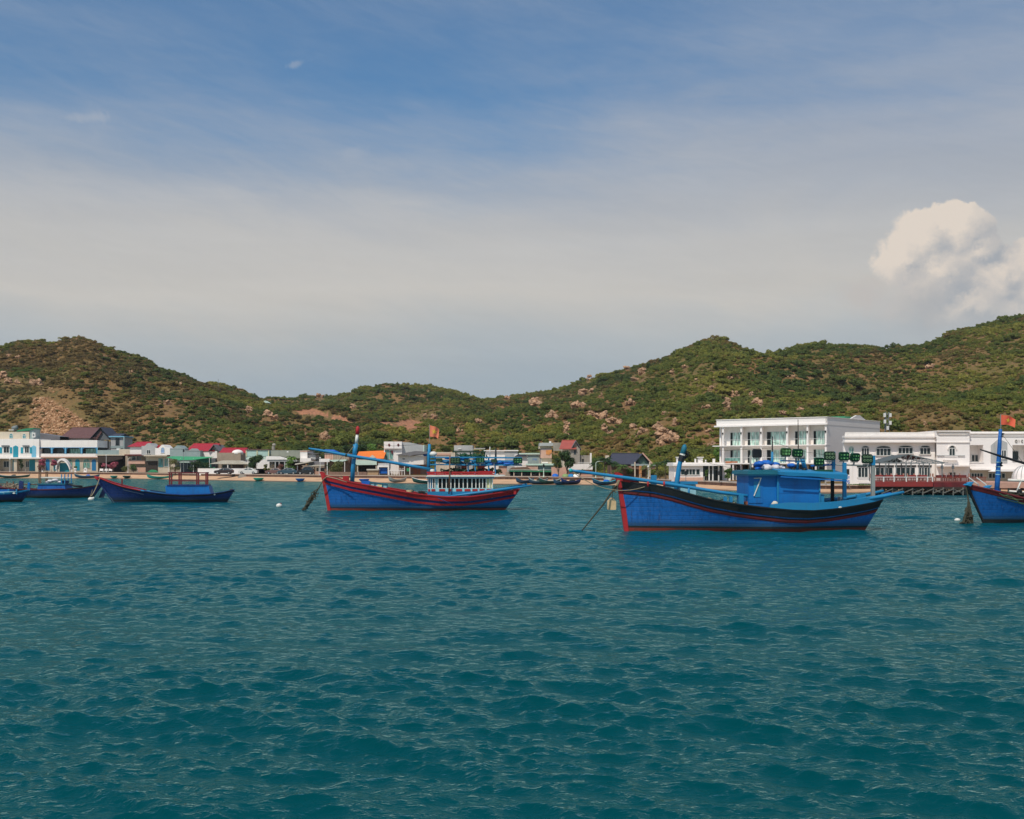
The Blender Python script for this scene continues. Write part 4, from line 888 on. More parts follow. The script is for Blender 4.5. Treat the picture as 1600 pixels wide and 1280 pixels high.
for px0, px1, cm in ((670, 676, CYAN), (679, 684, PALE), (758.5, 768, YELL)): MB().box(b2.lx(px0), b2.lx(px1), yb0+0.12, yb0+0.16, b2.lz(762), b2.lz(748)).build('window_curtain', cm, b2.o)
MB().box(b2.lx(666), b2.lx(771), yb0-0.12, yb1+0.12, b2.lz(747.6), b2.lz(744.8)).build('cabin_eave', paint('blue_grey_trim', (0.22, 0.32, 0.40), 0.6), b2.o)
MB().prism([(b2.lx(666), b2.lz(744.7)), (b2.lx(774), b2.lz(744.7)), (b2.lx(788), b2.lz(743)), (b2.lx(787), b2.lz(742)), (b2.lx(668), b2.lz(742.3))], yb0-0.25, yb1+0.25).build('cabin_roof', WHITE, b2.o)
for i in range(3):
    y = (yb0-0.1, 0.2, yb1+0.1)[i]
    mb = MB().bar(b2.P(667, 738.2, y), b2.P(772, 738, y), 0.07, 0.12 if i == 0 else 0.1); mb.bar(b2.P(668, 741, y), b2.P(771, 741, y), 0.06, 0.10)
    for px in range(670, 772, 12): mb.bar(b2.P(px, 742.3, y), b2.P(px, 738, y), 0.06, 0.06)
    mb.build('roof_rail', RED, b2.o)
MB().box(b2.lx(747), b2.lx(768), yb0+0.1, yb0+0.9, b2.lz(742), b2.lz(736)).build('red_tarp', RED, b2.o)
for px0, px1, py in ((721, 729, 727), (746, 757, 728), (676, 680, 736)): MB().box(b2.lx(px0), b2.lx(px1), -0.4, 0.4, b2.lz(741.9), b2.lz(py)).build('roof_locker', paint('rusty_red_locker', (0.36, 0.07, 0.05), 0.7, 0.6, 3), b2.o)
# frame carrying lamps
for px in (680, 711.5, 731, 742, 763, 773): MB().box(b2.lx(px-1.1), b2.lx(px+1.1), -0.75, -0.6, b2.lz(742), b2.lz(714)).build('rack_post', CYAN if px not in (711.5,) else BLACK, b2.o)
for py, y, m_ in ((714.5, -0.8, CYAN), (719.5, -0.8, CYAN), (726, -0.8, CYAN), (714.5, 0.6, BLUE), (726, 0.6, BLUE)): MB().bar(b2.P(672, py, y), b2.P(815, py+1, y), 0.08, 0.10).build('rack_rail', m_, b2.o)
for px in (676, 700, 735, 765, 790, 812): MB().bar(b2.P(px, 714.5, -0.8), b2.P(px, 715, 0.6), 0.07, 0.07).bar(b2.P(px, 726, -0.8), b2.P(px, 726, 0.6), 0.07, 0.07).build('rack_crossbar', CYAN, b2.o)
for px, py, w_, h, kd in ((686, 719, 10, 5.5, 'dark'), (711, 719.5, 15, 9, 'dark'), (729, 720, 9, 4.5, 'dark'), (749.5, 719, 13, 8, 'green'), (771, 720, 9, 5, 'dark'), (808, 720, 14, 9, 'green')): lampbox(b2, px, py, w_, h, -1.02, kd)
for px, py, w_, h in ((779, 723, 9, 4), (792, 725, 11, 3.6), (803, 724.5, 8, 3.2), (768, 725, 7, 3), (706, 716, 12, 2), (722, 717, 9, 2)): MB().ball(b2.P(px, py, -0.3), w_*b2.s, 0.6, h*b2.s, 10, 6, jit=0.18).build('blue_tarp_bundle', TARP, b2.o, smooth=True)
MB().ball(b2.P(677, 709.5, -0.3), 0.28, 0.3, 0.20, jit=0.1).build('white_float', WHITE, b2.o, smooth=True); MB().ball(b2.P(676, 735.5, -0.5), 0.22, 0.3, 0.14).build('white_float', WHITE, b2.o, smooth=True)
mb = MB()
for y in (-0.6, 0.6):
    mb.bar(b2.P(707, 706, y), b2.P(759, 706, y), 0.08, 0.10)
    for px in (712, 735, 757): mb.bar(b2.P(px, 706, y), b2.P(px, 714.5, y), 0.06, 0.06)
for px in (708, 733, 758): mb.bar(b2.P(px, 706, -0.6), b2.P(px, 706, 0.6), 0.06, 0.06)
mb.build('upper_frame', DGREEN, b2.o)
mb = MB(); tangle(mb, b2.P(712, 711, 0), b2.P(752, 711, 0), 0.18, 0.18, 4, 34, 0.05); mb.build('stowed_net', plain('green_net_pile', (0.03, 0.10, 0.05), 0.9), b2.o)
b2.tube('pole', [(739, 703, 0.5), (758, 702, 0.5)], 0.03, plain('pale_bamboo', (0.45, 0.42, 0.25), 0.7)); b2.tube('antenna', [(775, 728, 0.2), (775, 700, 0.2)], [0.09, 0.06], BLACK); b2.tube('antenna', [(766, 713, 0.4), (766, 698, 0.4)], 0.03, WHITE)
b2.tube('forward_mast', [(551, 755, 0), (552.5, 728, 0), (555, 710, 0), (557.5, 693, 0)], [0.17, 0.17, 0.15, 0.12], CYAN, n=10)
b2.tube('mast_collar', [(553.5, 716, 0), (556.5, 695, 0)], [0.14, 0.20], CYAN, n=10)
b2.tube('mast_white_band', [(557.4, 693, 0), (559, 679, 0)], [0.13, 0.11], WHITE, n=10); b2.tube('mast_red_top', [(559, 679, 0), (559.7, 668.5, 0), (559.8, 666, 0)], [0.15, 0.15, 0.04], RED, n=10)
b2.tube('boom', [(485, 701, -0.4), (500, 703.5, -0.4), (543, 711.5, -0.4), (600, 720.5, -0.35), (650, 729.5, -0.3), (676, 733.5, -0.3)], [0.06, 0.09, 0.12, 0.12, 0.12, 0.09], CYAN, n=9)
b2.tube('furled_sail', [(509, 703.5, -0.3), (523, 705.5, -0.3), (533, 708, -0.3)], [0.05, 0.13, 0.05], TARP)
b2.tube('stay', [(557, 693, -0.05), (543, 711, -0.4)], 0.02, ROPE); MB().ball(b2.P(542.5, 711.5, -0.4), 0.14).build('block', DGREEN, b2.o); MB().ball(b2.P(553, 714.5, -0.2), 0.13).build('boom_lashing', WHITE, b2.o)
b2.tube('aft_mast', [(669, 742, 0), (670, 712, 0), (671, 694, 0)], [0.13, 0.13, 0.11], CYAN, n=10); b2.tube('aft_mast_spike', [(671, 694, 0), (671, 687, 0)], [0.05, 0.02], ROPE)
b2.tube('deck_post', [(701, 771, -1.75), (702, 740, -1.75), (702.5, 712, -1.75)], [0.06, 0.05, 0.05], WOOD)
b2.tube('stern_spar', [(690, 776, -1.7), (740, 770, -1.6), (790, 763.5, -1.4), (829, 758.5, -1.2)], [0.05, 0.10, 0.12, 0.06], CYAN)
b2.tube('stern_spar', [(760, 769, 1.3), (826, 757.5, 1.2)], 0.08, CYAN)
for px in (775, 803): MB().box(b2.lx(px-2), b2.lx(px+2), -1.3, -1.15, b2.lz(772), b2.lz(763)).build('bitt', RED, b2.o)
hb = bpy.data.objects.new('foredeck_box', None); C.objects.link(hb); hb.parent = b2.o; hb.location = b2.P(591, 768, 0); hb.rotation_euler = (0, R(7), 0)
w_, h = 27*b2.s, 13*b2.s
MB().box(-w_/2, w_/2, -0.3, 0.5, 0, h).build('box_body', PALE, hb); MB().box(-w_/2+0.3+w_*0.22, w_/2-w_*0.30, -0.325, -0.3, 0.1, h-0.1).build('yellow_panel', YELL, hb)
mb = MB()
for x in (-w_/2, -w_*0.22, w_*0.22, w_/2): mb.box(x-0.04, x+0.04, -0.36, -0.3, 0, h+0.03)
mb.box(-w_/2, w_/2, -0.37, -0.31, h-0.03, h+0.06); mb.box(-w_/2, w_/2, -0.37, -0.31, -0.02, 0.07); mb.build('box_frame', TARPD, hb)
for px, py in ((655, 766), (664, 766.5), (646, 764)): b2.tube('stanchion', [(px, 775, -1.7), (px, py, -1.7)], 0.035, BLACK)
mb = MB(); mb.tube([b2.P(659+5*math.cos(a), 771.5-3.5*math.sin(a), -1.6) for a in [math.pi*k/8 for k in range(9)]], 0.10, 6); mb.build('tyre_fender', BLACK, b2.o)
b2.box('foredeck_winch', 537, 546, 744, 753, -0.2, 0.3, RED); b2.box('tool_chest', 565, 578, 751.5, 757, 0.3, 0.8, TARP)
for px, h, m_ in ((612, 8, TARP), (640, 7, BEIGE), (779, 8, WHITE)): MB().tube([b2.P(px, 777, 0.2), b2.P(px, 777-h-4, 0.2)], 0.26, 10).build('barrel', m_, b2.o)
mb = MB(); tangle(mb, b2.P(610, 768, -0.6), b2.P(650, 774, -0.6), 0.2, 0.18, 50, 60, 0.04); mb.build('deck_net', NET, b2.o)
mb = MB(); tangle(mb, b2.P(680, 722, -0.2), b2.P(770, 723, -0.2), 0.16, 0.2, 60, 46, 0.05); mb.build('rack_ropes', CYAN, b2.o)
mb = MB(); tangle(mb, b2.P(684, 735, -0.4), b2.P(768, 735, -0.4), 0.22, 0.2, 61, 46, 0.06); mb.build('roof_gear', DGREEN, b2.o)
mb = MB(); tangle(mb, b2.P(776, 770, -0.4), b2.P(800, 766, -0.3), 0.2, 0.14, 51, 40, 0.04); mb.build('stern_net', TARPD, b2.o)
for a_, b__ in (((558, 690), (671, 694)), ((558, 685), (506, 742)), ((671, 694), (739, 704))): b2.tube('rigging', [(a_[0], a_[1], 0), ((a_[0]+b__[0])/2, (a_[1]+b__[1])/2+5, 0), (b__[0], b__[1], 0)], 0.016, DROPE, n=4)
sheave('bow_line', 'dark rope looped over the rail of the red and blue boat', 'rope', [bw(b2, 503, 758, -0.6), bw(b2, 508, 749, -0.7), bw(b2, 514, 744.5, -0.9), bw(b2, 530, 748, -1.2), bw(b2, 545, 753, -1.5)], 0.035, ROPE)
an = MB().tube([bw(b2, 506, 752, -0.3), bw(b2, 497, 768, -0.5), bw(b2, 477, 797, -0.8)], [0.03, 0.06, 0.05], 6); tangle(an, bw(b2, 499, 765, -0.5), bw(b2, 478, 795, -0.8), 0.13, 0.06, 8, 46, 0.045)
o = an.build('anchor_rope', DROPE); tag(o, 'thick tangled anchor rope hanging from the bow of the red and blue boat', 'rope', 'anchor ropes of the moored boats')
b2.tube('hull_scupper_rope', [(684, 777, -2.2), (700, 784, -2.2), (712, 789, -2.15)], 0.02, NAVY)
add_flag('flag', 'faded orange flag with a yellow star above the boat with the windowed cabin', bw(b2, 671, 682, 0)+Vector((0, 0, 0.0)), 0.80, 0.9, FLAGO, 'starred red flags', 1, rz=R(4))

# ---- 3: low dark blue boat with the red post frame
b3 = Boat('low dark blue boat with a red post frame over its cabin', 'fishing boat', 262, 785, 5, group=BG)
len_boot = 2; boot_dark = 1
sh3 = [(153, 745.5), (162, 748), (178, 754.5), (195, 760), (225, 766.5), (260, 771.5), (290, 773.5), (328, 772.5), (350, 769), (364, 766)]
mb = b3.hull(sh3, 0, 181, 353, 1.5, [(0, 1), (0.14, 0), (0.16, 0)], transom=0.25, bowfull=0.5)
mb.build('hull', [NAVY, BLACK, NAVY], b3.o); b3.deck(DWOOD, 0.35, CYAN)
b3.gunwale(RED, 0.12, 0.08, 0, 0.36); b3.gunwale(NAVY, 0.12, 0.07, 0.36, 1.0)
b3.stem(NAVY, (152, 744), 0.14, fwd=0.05, inn=0.05); MB().prism([(b3.lx(150.5), b3.lz(743.5)), (b3.lx(162), b3.lz(747.5)), (b3.lx(163), b3.lz(752)), (b3.lx(153), b3.lz(748))], -0.14, 0.14).build('bow_cap', RED, b3.o)
MB().prism([(b3.lx(262.5), b3.lz(773)), (b3.lx(261.5), b3.lz(759)), (b3.lx(327), b3.lz(759)), (b3.lx(331), b3.lz(773))], -0.85, 0.85).build('low_cabin', CABIN, b3.o)
MB().box(b3.lx(264), b3.lx(325.5), -0.92, 0.92, b3.lz(759), b3.lz(757.2)).build('cabin_roof', NAVY, b3.o)
for y in (-0.42, 0.42):
    for px in (266.5, 281, 308, 322): MB().box(b3.lx(px-1), b3.lx(px+1), y-0.05, y+0.05, b3.lz(757.5), b3.lz(738)).build('frame_post', DRED, b3.o)
    for py, a, c_ in ((738.6, 264, 298 if y < 0 else 324), (751, 266, 322)): MB().bar(b3.P(a, py, y), b3.P(c_, py+ (0.3 if py < 740 else 0.8), y), 0.08, 0.09).build('frame_rail', DRED, b3.o)
for px in (266.5, 281, 308, 322): MB().bar(b3.P(px, 738.4, -0.42), b3.P(px, 738.4, 0.42), 0.07, 0.07).build('frame_crossbar', DRED, b3.o)
MB().box(b3.lx(190.5), b3.lx(192.5), 0.2, 0.3, b3.lz(762), b3.lz(748)).build('bitt', DRED, b3.o)
b3.tube('stern_post', [(357, 772, 0), (359, 764, 0)], 0.07, DWOOD); b3.tube('stern_post', [(365, 769, -0.2), (361, 764, -0.2)], 0.06, DWOOD); MB().ball(b3.P(336, 772, -0.8), 0.13).build('white_float', WHITE, b3.o, smooth=True)
b3.strake(paint('worn_white_scrape', (0.30, 0.34, 0.38), 0.7, 0.7, 3), 0.32, 0.04, 0.02, 0.18, 0.36, name='scraped_strake')
sheave('bow_rope', 'pale rope hanging from the red bow trim of the low dark boat', 'rope', sag(bw(b3, 160, 746, -0.2), bw(b3, 150, 775, -0.9), 0.2), [0.05]*13, ROPE)
# ---- 4: behind it, with a box cabin and open frame
b4 = Boat('long navy boat with a light blue open frame and white bundles on its low cabin', 'fishing boat', 65, 778, -2, group=BG)
len_boot = 2; boot_dark = 2
mb = b4.hull([(-40, 757), (-15, 759), (8, 762), (40, 764.5), (75, 765), (110, 764), (135, 762), (150, 759.5), (161, 757)], 0, -30, 146, 1.5, [(0, 1), (0.07, 0), (0.10, 0)], transom=0.2, bowfull=0.4)
mb.build('hull', [NAVY, DRED, BLACK], b4.o); b4.deck(DWOOD, 0.35, NAVY); b4.gunwale(DRED, 0.1, 0.06, 0, 0.75); b4.gunwale(BLACK, 0.1, 0.07, 0.75, 1.0)
MB().prism([(b4.lx(64), b4.lz(765.5)), (b4.lx(66), b4.lz(757)), (b4.lx(107), b4.lz(757)), (b4.lx(109), b4.lz(765.5))], -0.9, 0.9).build('low_cabin', BLUE, b4.o)
MB().box(b4.lx(65), b4.lx(109), -1, 1, b4.lz(757), b4.lz(755.5)).build('cabin_roof', TARPD, b4.o)
for px in (66.5, 69, 102, 107):
    for y in (-0.8, 0.8): MB().box(b4.lx(px-0.6), b4.lx(px+0.6), y-0.05, y+0.05, b4.lz(757), b4.lz(741 if px > 80 else 737)).build('frame_post', CYAN if px > 80 else WOOD, b4.o)
MB().bar(b4.P(68, 746, -0.8), b4.P(105, 746.5, -0.8), 0.08, 0.12).bar(b4.P(68, 746, 0.8), b4.P(105, 746.5, 0.8), 0.08, 0.1).build('frame_rail', WHITE, b4.o)
mb = MB()
for px, py in ((80, 752), (88, 750.5), (76, 754.5), (96, 754)): mb.ball(b4.P(px, py, -0.2), 0.32, 0.3, 0.17, 9, 5, jit=0.2)
mb.build('white_bundle', WTARP, b4.o, smooth=True)
MB().box(b4.lx(99), b4.lx(107), -0.6, 0.2, b4.lz(757), b4.lz(751)).build('engine_casing', NAVY, b4.o)
MB().prism([(b4.lx(32), b4.lz(764)), (b4.lx(34), b4.lz(751)), (b4.lx(40), b4.lz(752.5)), (b4.lx(39), b4.lz(765))], -0.6, -0.45).build('steering_board', NAVY, b4.o); MB().prism([(b4.lx(40), b4.lz(766)), (b4.lx(41), b4.lz(754)), (b4.lx(44), b4.lz(754.5)), (b4.lx(44), b4.lz(766))], 0.3, 0.45).build('steering_board', CABIN, b4.o)
mb = MB(); tangle(mb, b4.P(2, 759, 0), b4.P(30, 761, 0), 0.22, 0.28, 12, 60, 0.07); mb.build('net_pile', paint('tan_net', (0.32, 0.26, 0.19), 0.95, 0.5, 3), b4.o)
for px in (12, 22): MB().box(b4.lx(px-0.8), b4.lx(px+0.8), -0.3, -0.2, b4.lz(761), b4.lz(752.5)).build('net_post', WOOD, b4.o)
b4.tube('oar', [(111, 757, -0.6), (122, 759, -0.7), (134, 760, -0.7)], [0.04, 0.12, 0.1], BLACK); b4.tube('oar', [(-5, 756.5, 0.6), (62, 757.5, 0.5)], 0.05, WOOD)
rb = thing('rudder_blade', 'dark blue wooden rudder blade leaning in the water between two boats', 'rudder', bw(b4, 158, 779, 0.3))
q = b4.s; MB().prism([(-6*q, -0.15), (2*q, -0.15), (9*q, 16*q), (4*q, 19*q)], -0.06, 0.06).build('blade', NAVY, rb); MB().tube([(5*q, 0, 17*q), (8*q, 0, 21*q)], 0.06, 6).build('stock', WOOD, rb)
fl = thing('mooring_float', 'cream and red mooring float on the water left of the red bow trim', 'float', (X(142, 110), 110, 0.05), group='floats on the water')
MB().ball((0, 0, 0.05), 0.30, 0.22, 0.2, 10, 6).ball((0.2, 0.1, 0.15), 0.12).build('float_body', [WHITE], fl, smooth=True); MB().tube([(-0.1, 0, 0.2), (0.16, 0, 1.0)], 0.03, 5).build('float_cord', ROPE, fl)
fl = thing('mooring_float', 'round white float alone on open water between two boats', 'float', (X(436, 92), 92, 0.04), group='floats on the water')
MB().ball((0, 0, 0.06), 0.25, 0.22, 0.2, 12, 8).build('float_body', WHITE, fl, smooth=True); MB().tube([(0.12, 0, 0.18), (0.17, 0, 0.3)], 0.04, 6).build('lifting_eye', RED, fl)
# ---- 5: bottom left, cut by the frame
b5 = Boat('bright blue boat with a white striped rim, cut off by the left edge', 'fishing boat', -10, 785, 4, group=BG)
len_boot = 2
mb = b5.hull([(-85, 760), (-60, 766), (-30, 770), (0, 771.5), (20, 770.5), (36, 768), (44, 766)], 0, -72, 32, 1.4, [(0, 1), (0.10, 0), (0.12, 0)], transom=0.2, bowfull=0.45)
mb.build('hull', [NAVY, CYAN, BLACK], b5.o); b5.deck(CABIN, 0.3, CABIN); b5.gunwale(CYAN, 0.12, 0.08)
b5.box('deck_locker', -40, 16, 765.5, 772, -0.3, 0.9, CABIN); b5.tube('side_rail', [(-30, 768, -1.2), (5, 769, -1.2), (30, 768, -0.9)], 0.05, PALE)
for px in (18, 30): b5.box('rail_post', px-1, px+1, 764, 772, -0.9, -0.8, CYAN)
for px in (12, 28): MB().ball(b5.P(px, 770.5, -1.15), 0.13, 0.05, 0.07).build('white_float', WHITE, b5.o)
# ---- 6: right edge boat
b6 = Boat('blue boat with dark red rim and tall mast, cut off by the right edge', 'fishing boat', 1600, 817, 13, group=BG)
len_boot = 3; boot_dark = 3
mb = b6.hull([(1499, 757.5), (1515, 762), (1537, 768), (1570, 777), (1600, 783), (1640, 788), (1680, 790), (1730, 786), (1780, 778)], 0, 1531, 1750, 2.0, [(0, 2), (0.26, 1), (0.30, 0)], transom=0.5, bowfull=0.5)
mb.build('hull', [BLUE, BLACK, DRED, BLACK], b6.o); b6.deck(DECKM, 0.4, DRED); b6.gunwale(DRED, 0.14, 0.07); b6.stem(BLACK, (1498, 754.5), 0.14, fwd=0.05, inn=0.05)
b6.strake(paint('old_rope_green', (0.10, 0.16, 0.09), 0.8, 0.6, 3), 0.34, 0.05, 0.04, 0.12, 0.6)
b6.tube('mast', [(1551, 772, 0), (1553, 748, 0), (1556, 700, 0), (1558, 671, 0)], [0.15, 0.15, 0.12, 0.10], BLUE, n=10)
MB().tube([b6.P(1550.5, 771, 0), b6.P(1551, 766, 0)], 0.24, 8).build('mast_step', CABIN, b6.o)
mb = MB()
for py in (722, 729, 735, 741): mb.tube([b6.P(1554.3-(py-722)*0.05, py, 0), b6.P(1554.2-(py-722)*0.05, py+1.1, 0)], 0.16, 9)
mb.build('mast_lashing', PALE, b6.o)
mb = MB(); tangle(mb, b6.P(1558, 684, -0.1), b6.P(1560, 678, -0.1), 0.04, 0.05, 2, 8, 0.04); tangle(mb, b6.P(1555, 729, -0.1), b6.P(1557, 723, -0.1), 0.05, 0.05, 3, 8, 0.04); mb.build('mast_rag', BLACK, b6.o)
b6.tube('boom', [(1513, 703, -0.5), (1550, 713, -0.4), (1600, 727, -0.6), (1660, 745, -0.8)], [0.04, 0.07, 0.08, 0.06], BLACK)
b6.tube('stay', [(1557, 674, 0), (1585, 710, -0.1), (1630, 770, -0.4)], 0.012, DROPE)
b6.tube('deck_rail', [(1560, 767, -0.7), (1600, 770, -1.0), (1640, 775, -1.2)], 0.06, WHITE)
for px in (1571, 1588): b6.tube('deck_brace', [(px, 768, -0.8), (px+7, 752, -0.8)], 0.05, WHITE)
b6.tube('deck_canopy_edge', [(1556, 750, -0.8), (1640, 752, -0.8)], 0.07, WHITE)
for px, py, rr_ in ((1499, 756.5, 6), (1530, 762, 7)):
    MB().prism([(b6.lx(px-rr_), b6.lz(py+1)), (b6.lx(px), b6.lz(py+3)), (b6.lx(px+rr_), b6.lz(py-4)), (b6.lx(px+2), b6.lz(py-3))], -0.35, 0.1).build('folded_turquoise_tarp', CYAN, b6.o)
mb = MB(); tangle(mb, b6.P(1540, 770, -0.6), b6.P(1600, 771, -0.8), 0.10, 0.12, 30, 50, 0.04); mb.build('deck_ropes', DROPE, b6.o)
mb = MB(); tangle(mb, b6.P(1530, 770, -1.5), b6.P(1590, 790, -1.8), 0.08, 0.10, 31, 14, 0.02); mb.build('side_ropes', plain('green_rope', (0.10, 0.16, 0.08), 0.9), b6.o)
MB().tube([b6.P(1574+3.2*math.cos(a), 769+3.2*math.sin(a), -0.9) for a in [math.pi*2*k/10 for k in range(11)]], 0.07, 6).build('tyre_fender', BLACK, b6.o)
an = MB(); an.tube([bw(b6, 1494, 760, -0.2), bw(b6, 1491, 785, -0.6), bw(b6, 1476, 815, -0.9)], [0.02, 0.06, 0.09], 6); an.tube([bw(b6, 1491, 783, -0.6), bw(b6, 1492, 815, -0.9)], 0.07, 6)
tangle(an, bw(b6, 1491, 782, -0.6), bw(b6, 1484, 813, -0.9), 0.04, 0.13, 18, 70, 0.035)
o = an.build('anchor_rope', DROPE); tag(o, 'dark bundle of weedy rope hanging in the water off the rightmost bow', 'rope', 'anchor ropes of the moored boats')
fl = thing('mooring_float', 'small white float half sunk beside the dark weedy rope bundle', 'float', (X(1496, 69), 69, 0.02), group='floats on the water'); MB().ball((0, 0, 0.03), 0.2, 0.17, 0.12).build('float_body', WHITE, fl, smooth=True)
add_flag('flag', 'red flag with a yellow star on top of the tall blue mast at right', bw(b6, 1558.5, 664, 0), 0.92, 0.60, FLAGR, 'starred red flags', 2, rz=R(-6))
MB().tube([b6.P(1558.2, 672, 0), b6.P(1559, 664, 0)], 0.02, 6).build('flag_staff', GREY, b6.o)
# ---------------------------------------------------------------- shore: wall, buildings
WHT = paint('white_render', (0.85, 0.79, 0.74), 0.8, 0.22, 0.35, (0.55, 0.47, 0.40))
WHT2 = paint('fresh_white_render', (0.84, 0.78, 0.74), 0.8, 0.12, 0.25, (0.62, 0.55, 0.50))
CREAM = paint('cream_render', (0.62, 0.52, 0.40), 0.85, 0.4, 0.5)
LGREY = paint('light_grey_wall', (0.42, 0.42, 0.41), 0.85, 0.35, 0.4)
GTEAL = paint('grey_teal_wall', (0.30, 0.37, 0.36), 0.8, 0.35, 0.4)
DGREY = paint('dark_grey_wall', (0.13, 0.14, 0.15), 0.8, 0.35, 0.4)
TAN = paint('tan_wall', (0.36, 0.28, 0.21), 0.85, 0.4, 0.5)
PCYAN = paint('pale_green_wall', (0.56, 0.68, 0.58), 0.75, 0.25, 0.6)
BRICK = paint('brown_brick_wall', (0.24, 0.14, 0.10), 0.9, 0.6, 1.2, (0.12, 0.08, 0.06))
PINKW = paint('dusty_pink_wall', (0.60, 0.36, 0.27), 0.85, 0.4, 0.6)
CONC = paint('bare_concrete', (0.34, 0.30, 0.25), 0.9, 0.5, 0.6)
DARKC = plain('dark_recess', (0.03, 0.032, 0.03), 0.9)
TEAL = paint('teal_shutter_paint', (0.02, 0.30, 0.40), 0.55, 0.3, 2)
SKYB = paint('sky_blue_trim', (0.20, 0.50, 0.66), 0.6, 0.3, 2)
SHUT = paint('blue_shutter_paint', (0.02, 0.20, 0.42), 0.55, 0.3, 2)
RROOF = roofmat('red_metal_roof', (0.42, 0.03, 0.045), 3)
RROOF2 = roofmat('terracotta_roof', (0.42, 0.10, 0.075), 2.5)
BROOF = roofmat('brown_tile_roof', (0.15, 0.075, 0.070), 2.5)
SROOF = roofmat('slate_roof', (0.060, 0.062, 0.085), 2.5)
GROOF = roofmat('green_metal_roof', (0.05, 0.26, 0.13), 3)
GRROOF = roofmat('grey_sheet_roof', (0.20, 0.19, 0.20), 3)
PROOF = roofmat('pale_sheet_roof', (0.62, 0.56, 0.46), 3)
BRROOF = roofmat('rusty_sheet_roof', (0.22, 0.12, 0.085), 3)
ORANGE = paint('orange_tarpaulin', (0.78, 0.19, 0.03), 0.7, 0.25, 0.8, None, 0.5)
GSHADE = paint('green_shade_cloth', (0.05, 0.30, 0.14), 0.85, 0.3, 1.0)
GLASS = glassmat('dark_window_glass', (0.012, 0.020, 0.022))
GGLASS = glassmat('green_tinted_glass', (0.10, 0.20, 0.17), 0.12)
WFR = plain('white_window_frame', (0.72, 0.70, 0.66), 0.6)
CURT = glassmat('curtained_glass', (0.27, 0.38, 0.33), 0.12)
STEEL = plain('grey_steel', (0.20, 0.22, 0.22), 0.5)
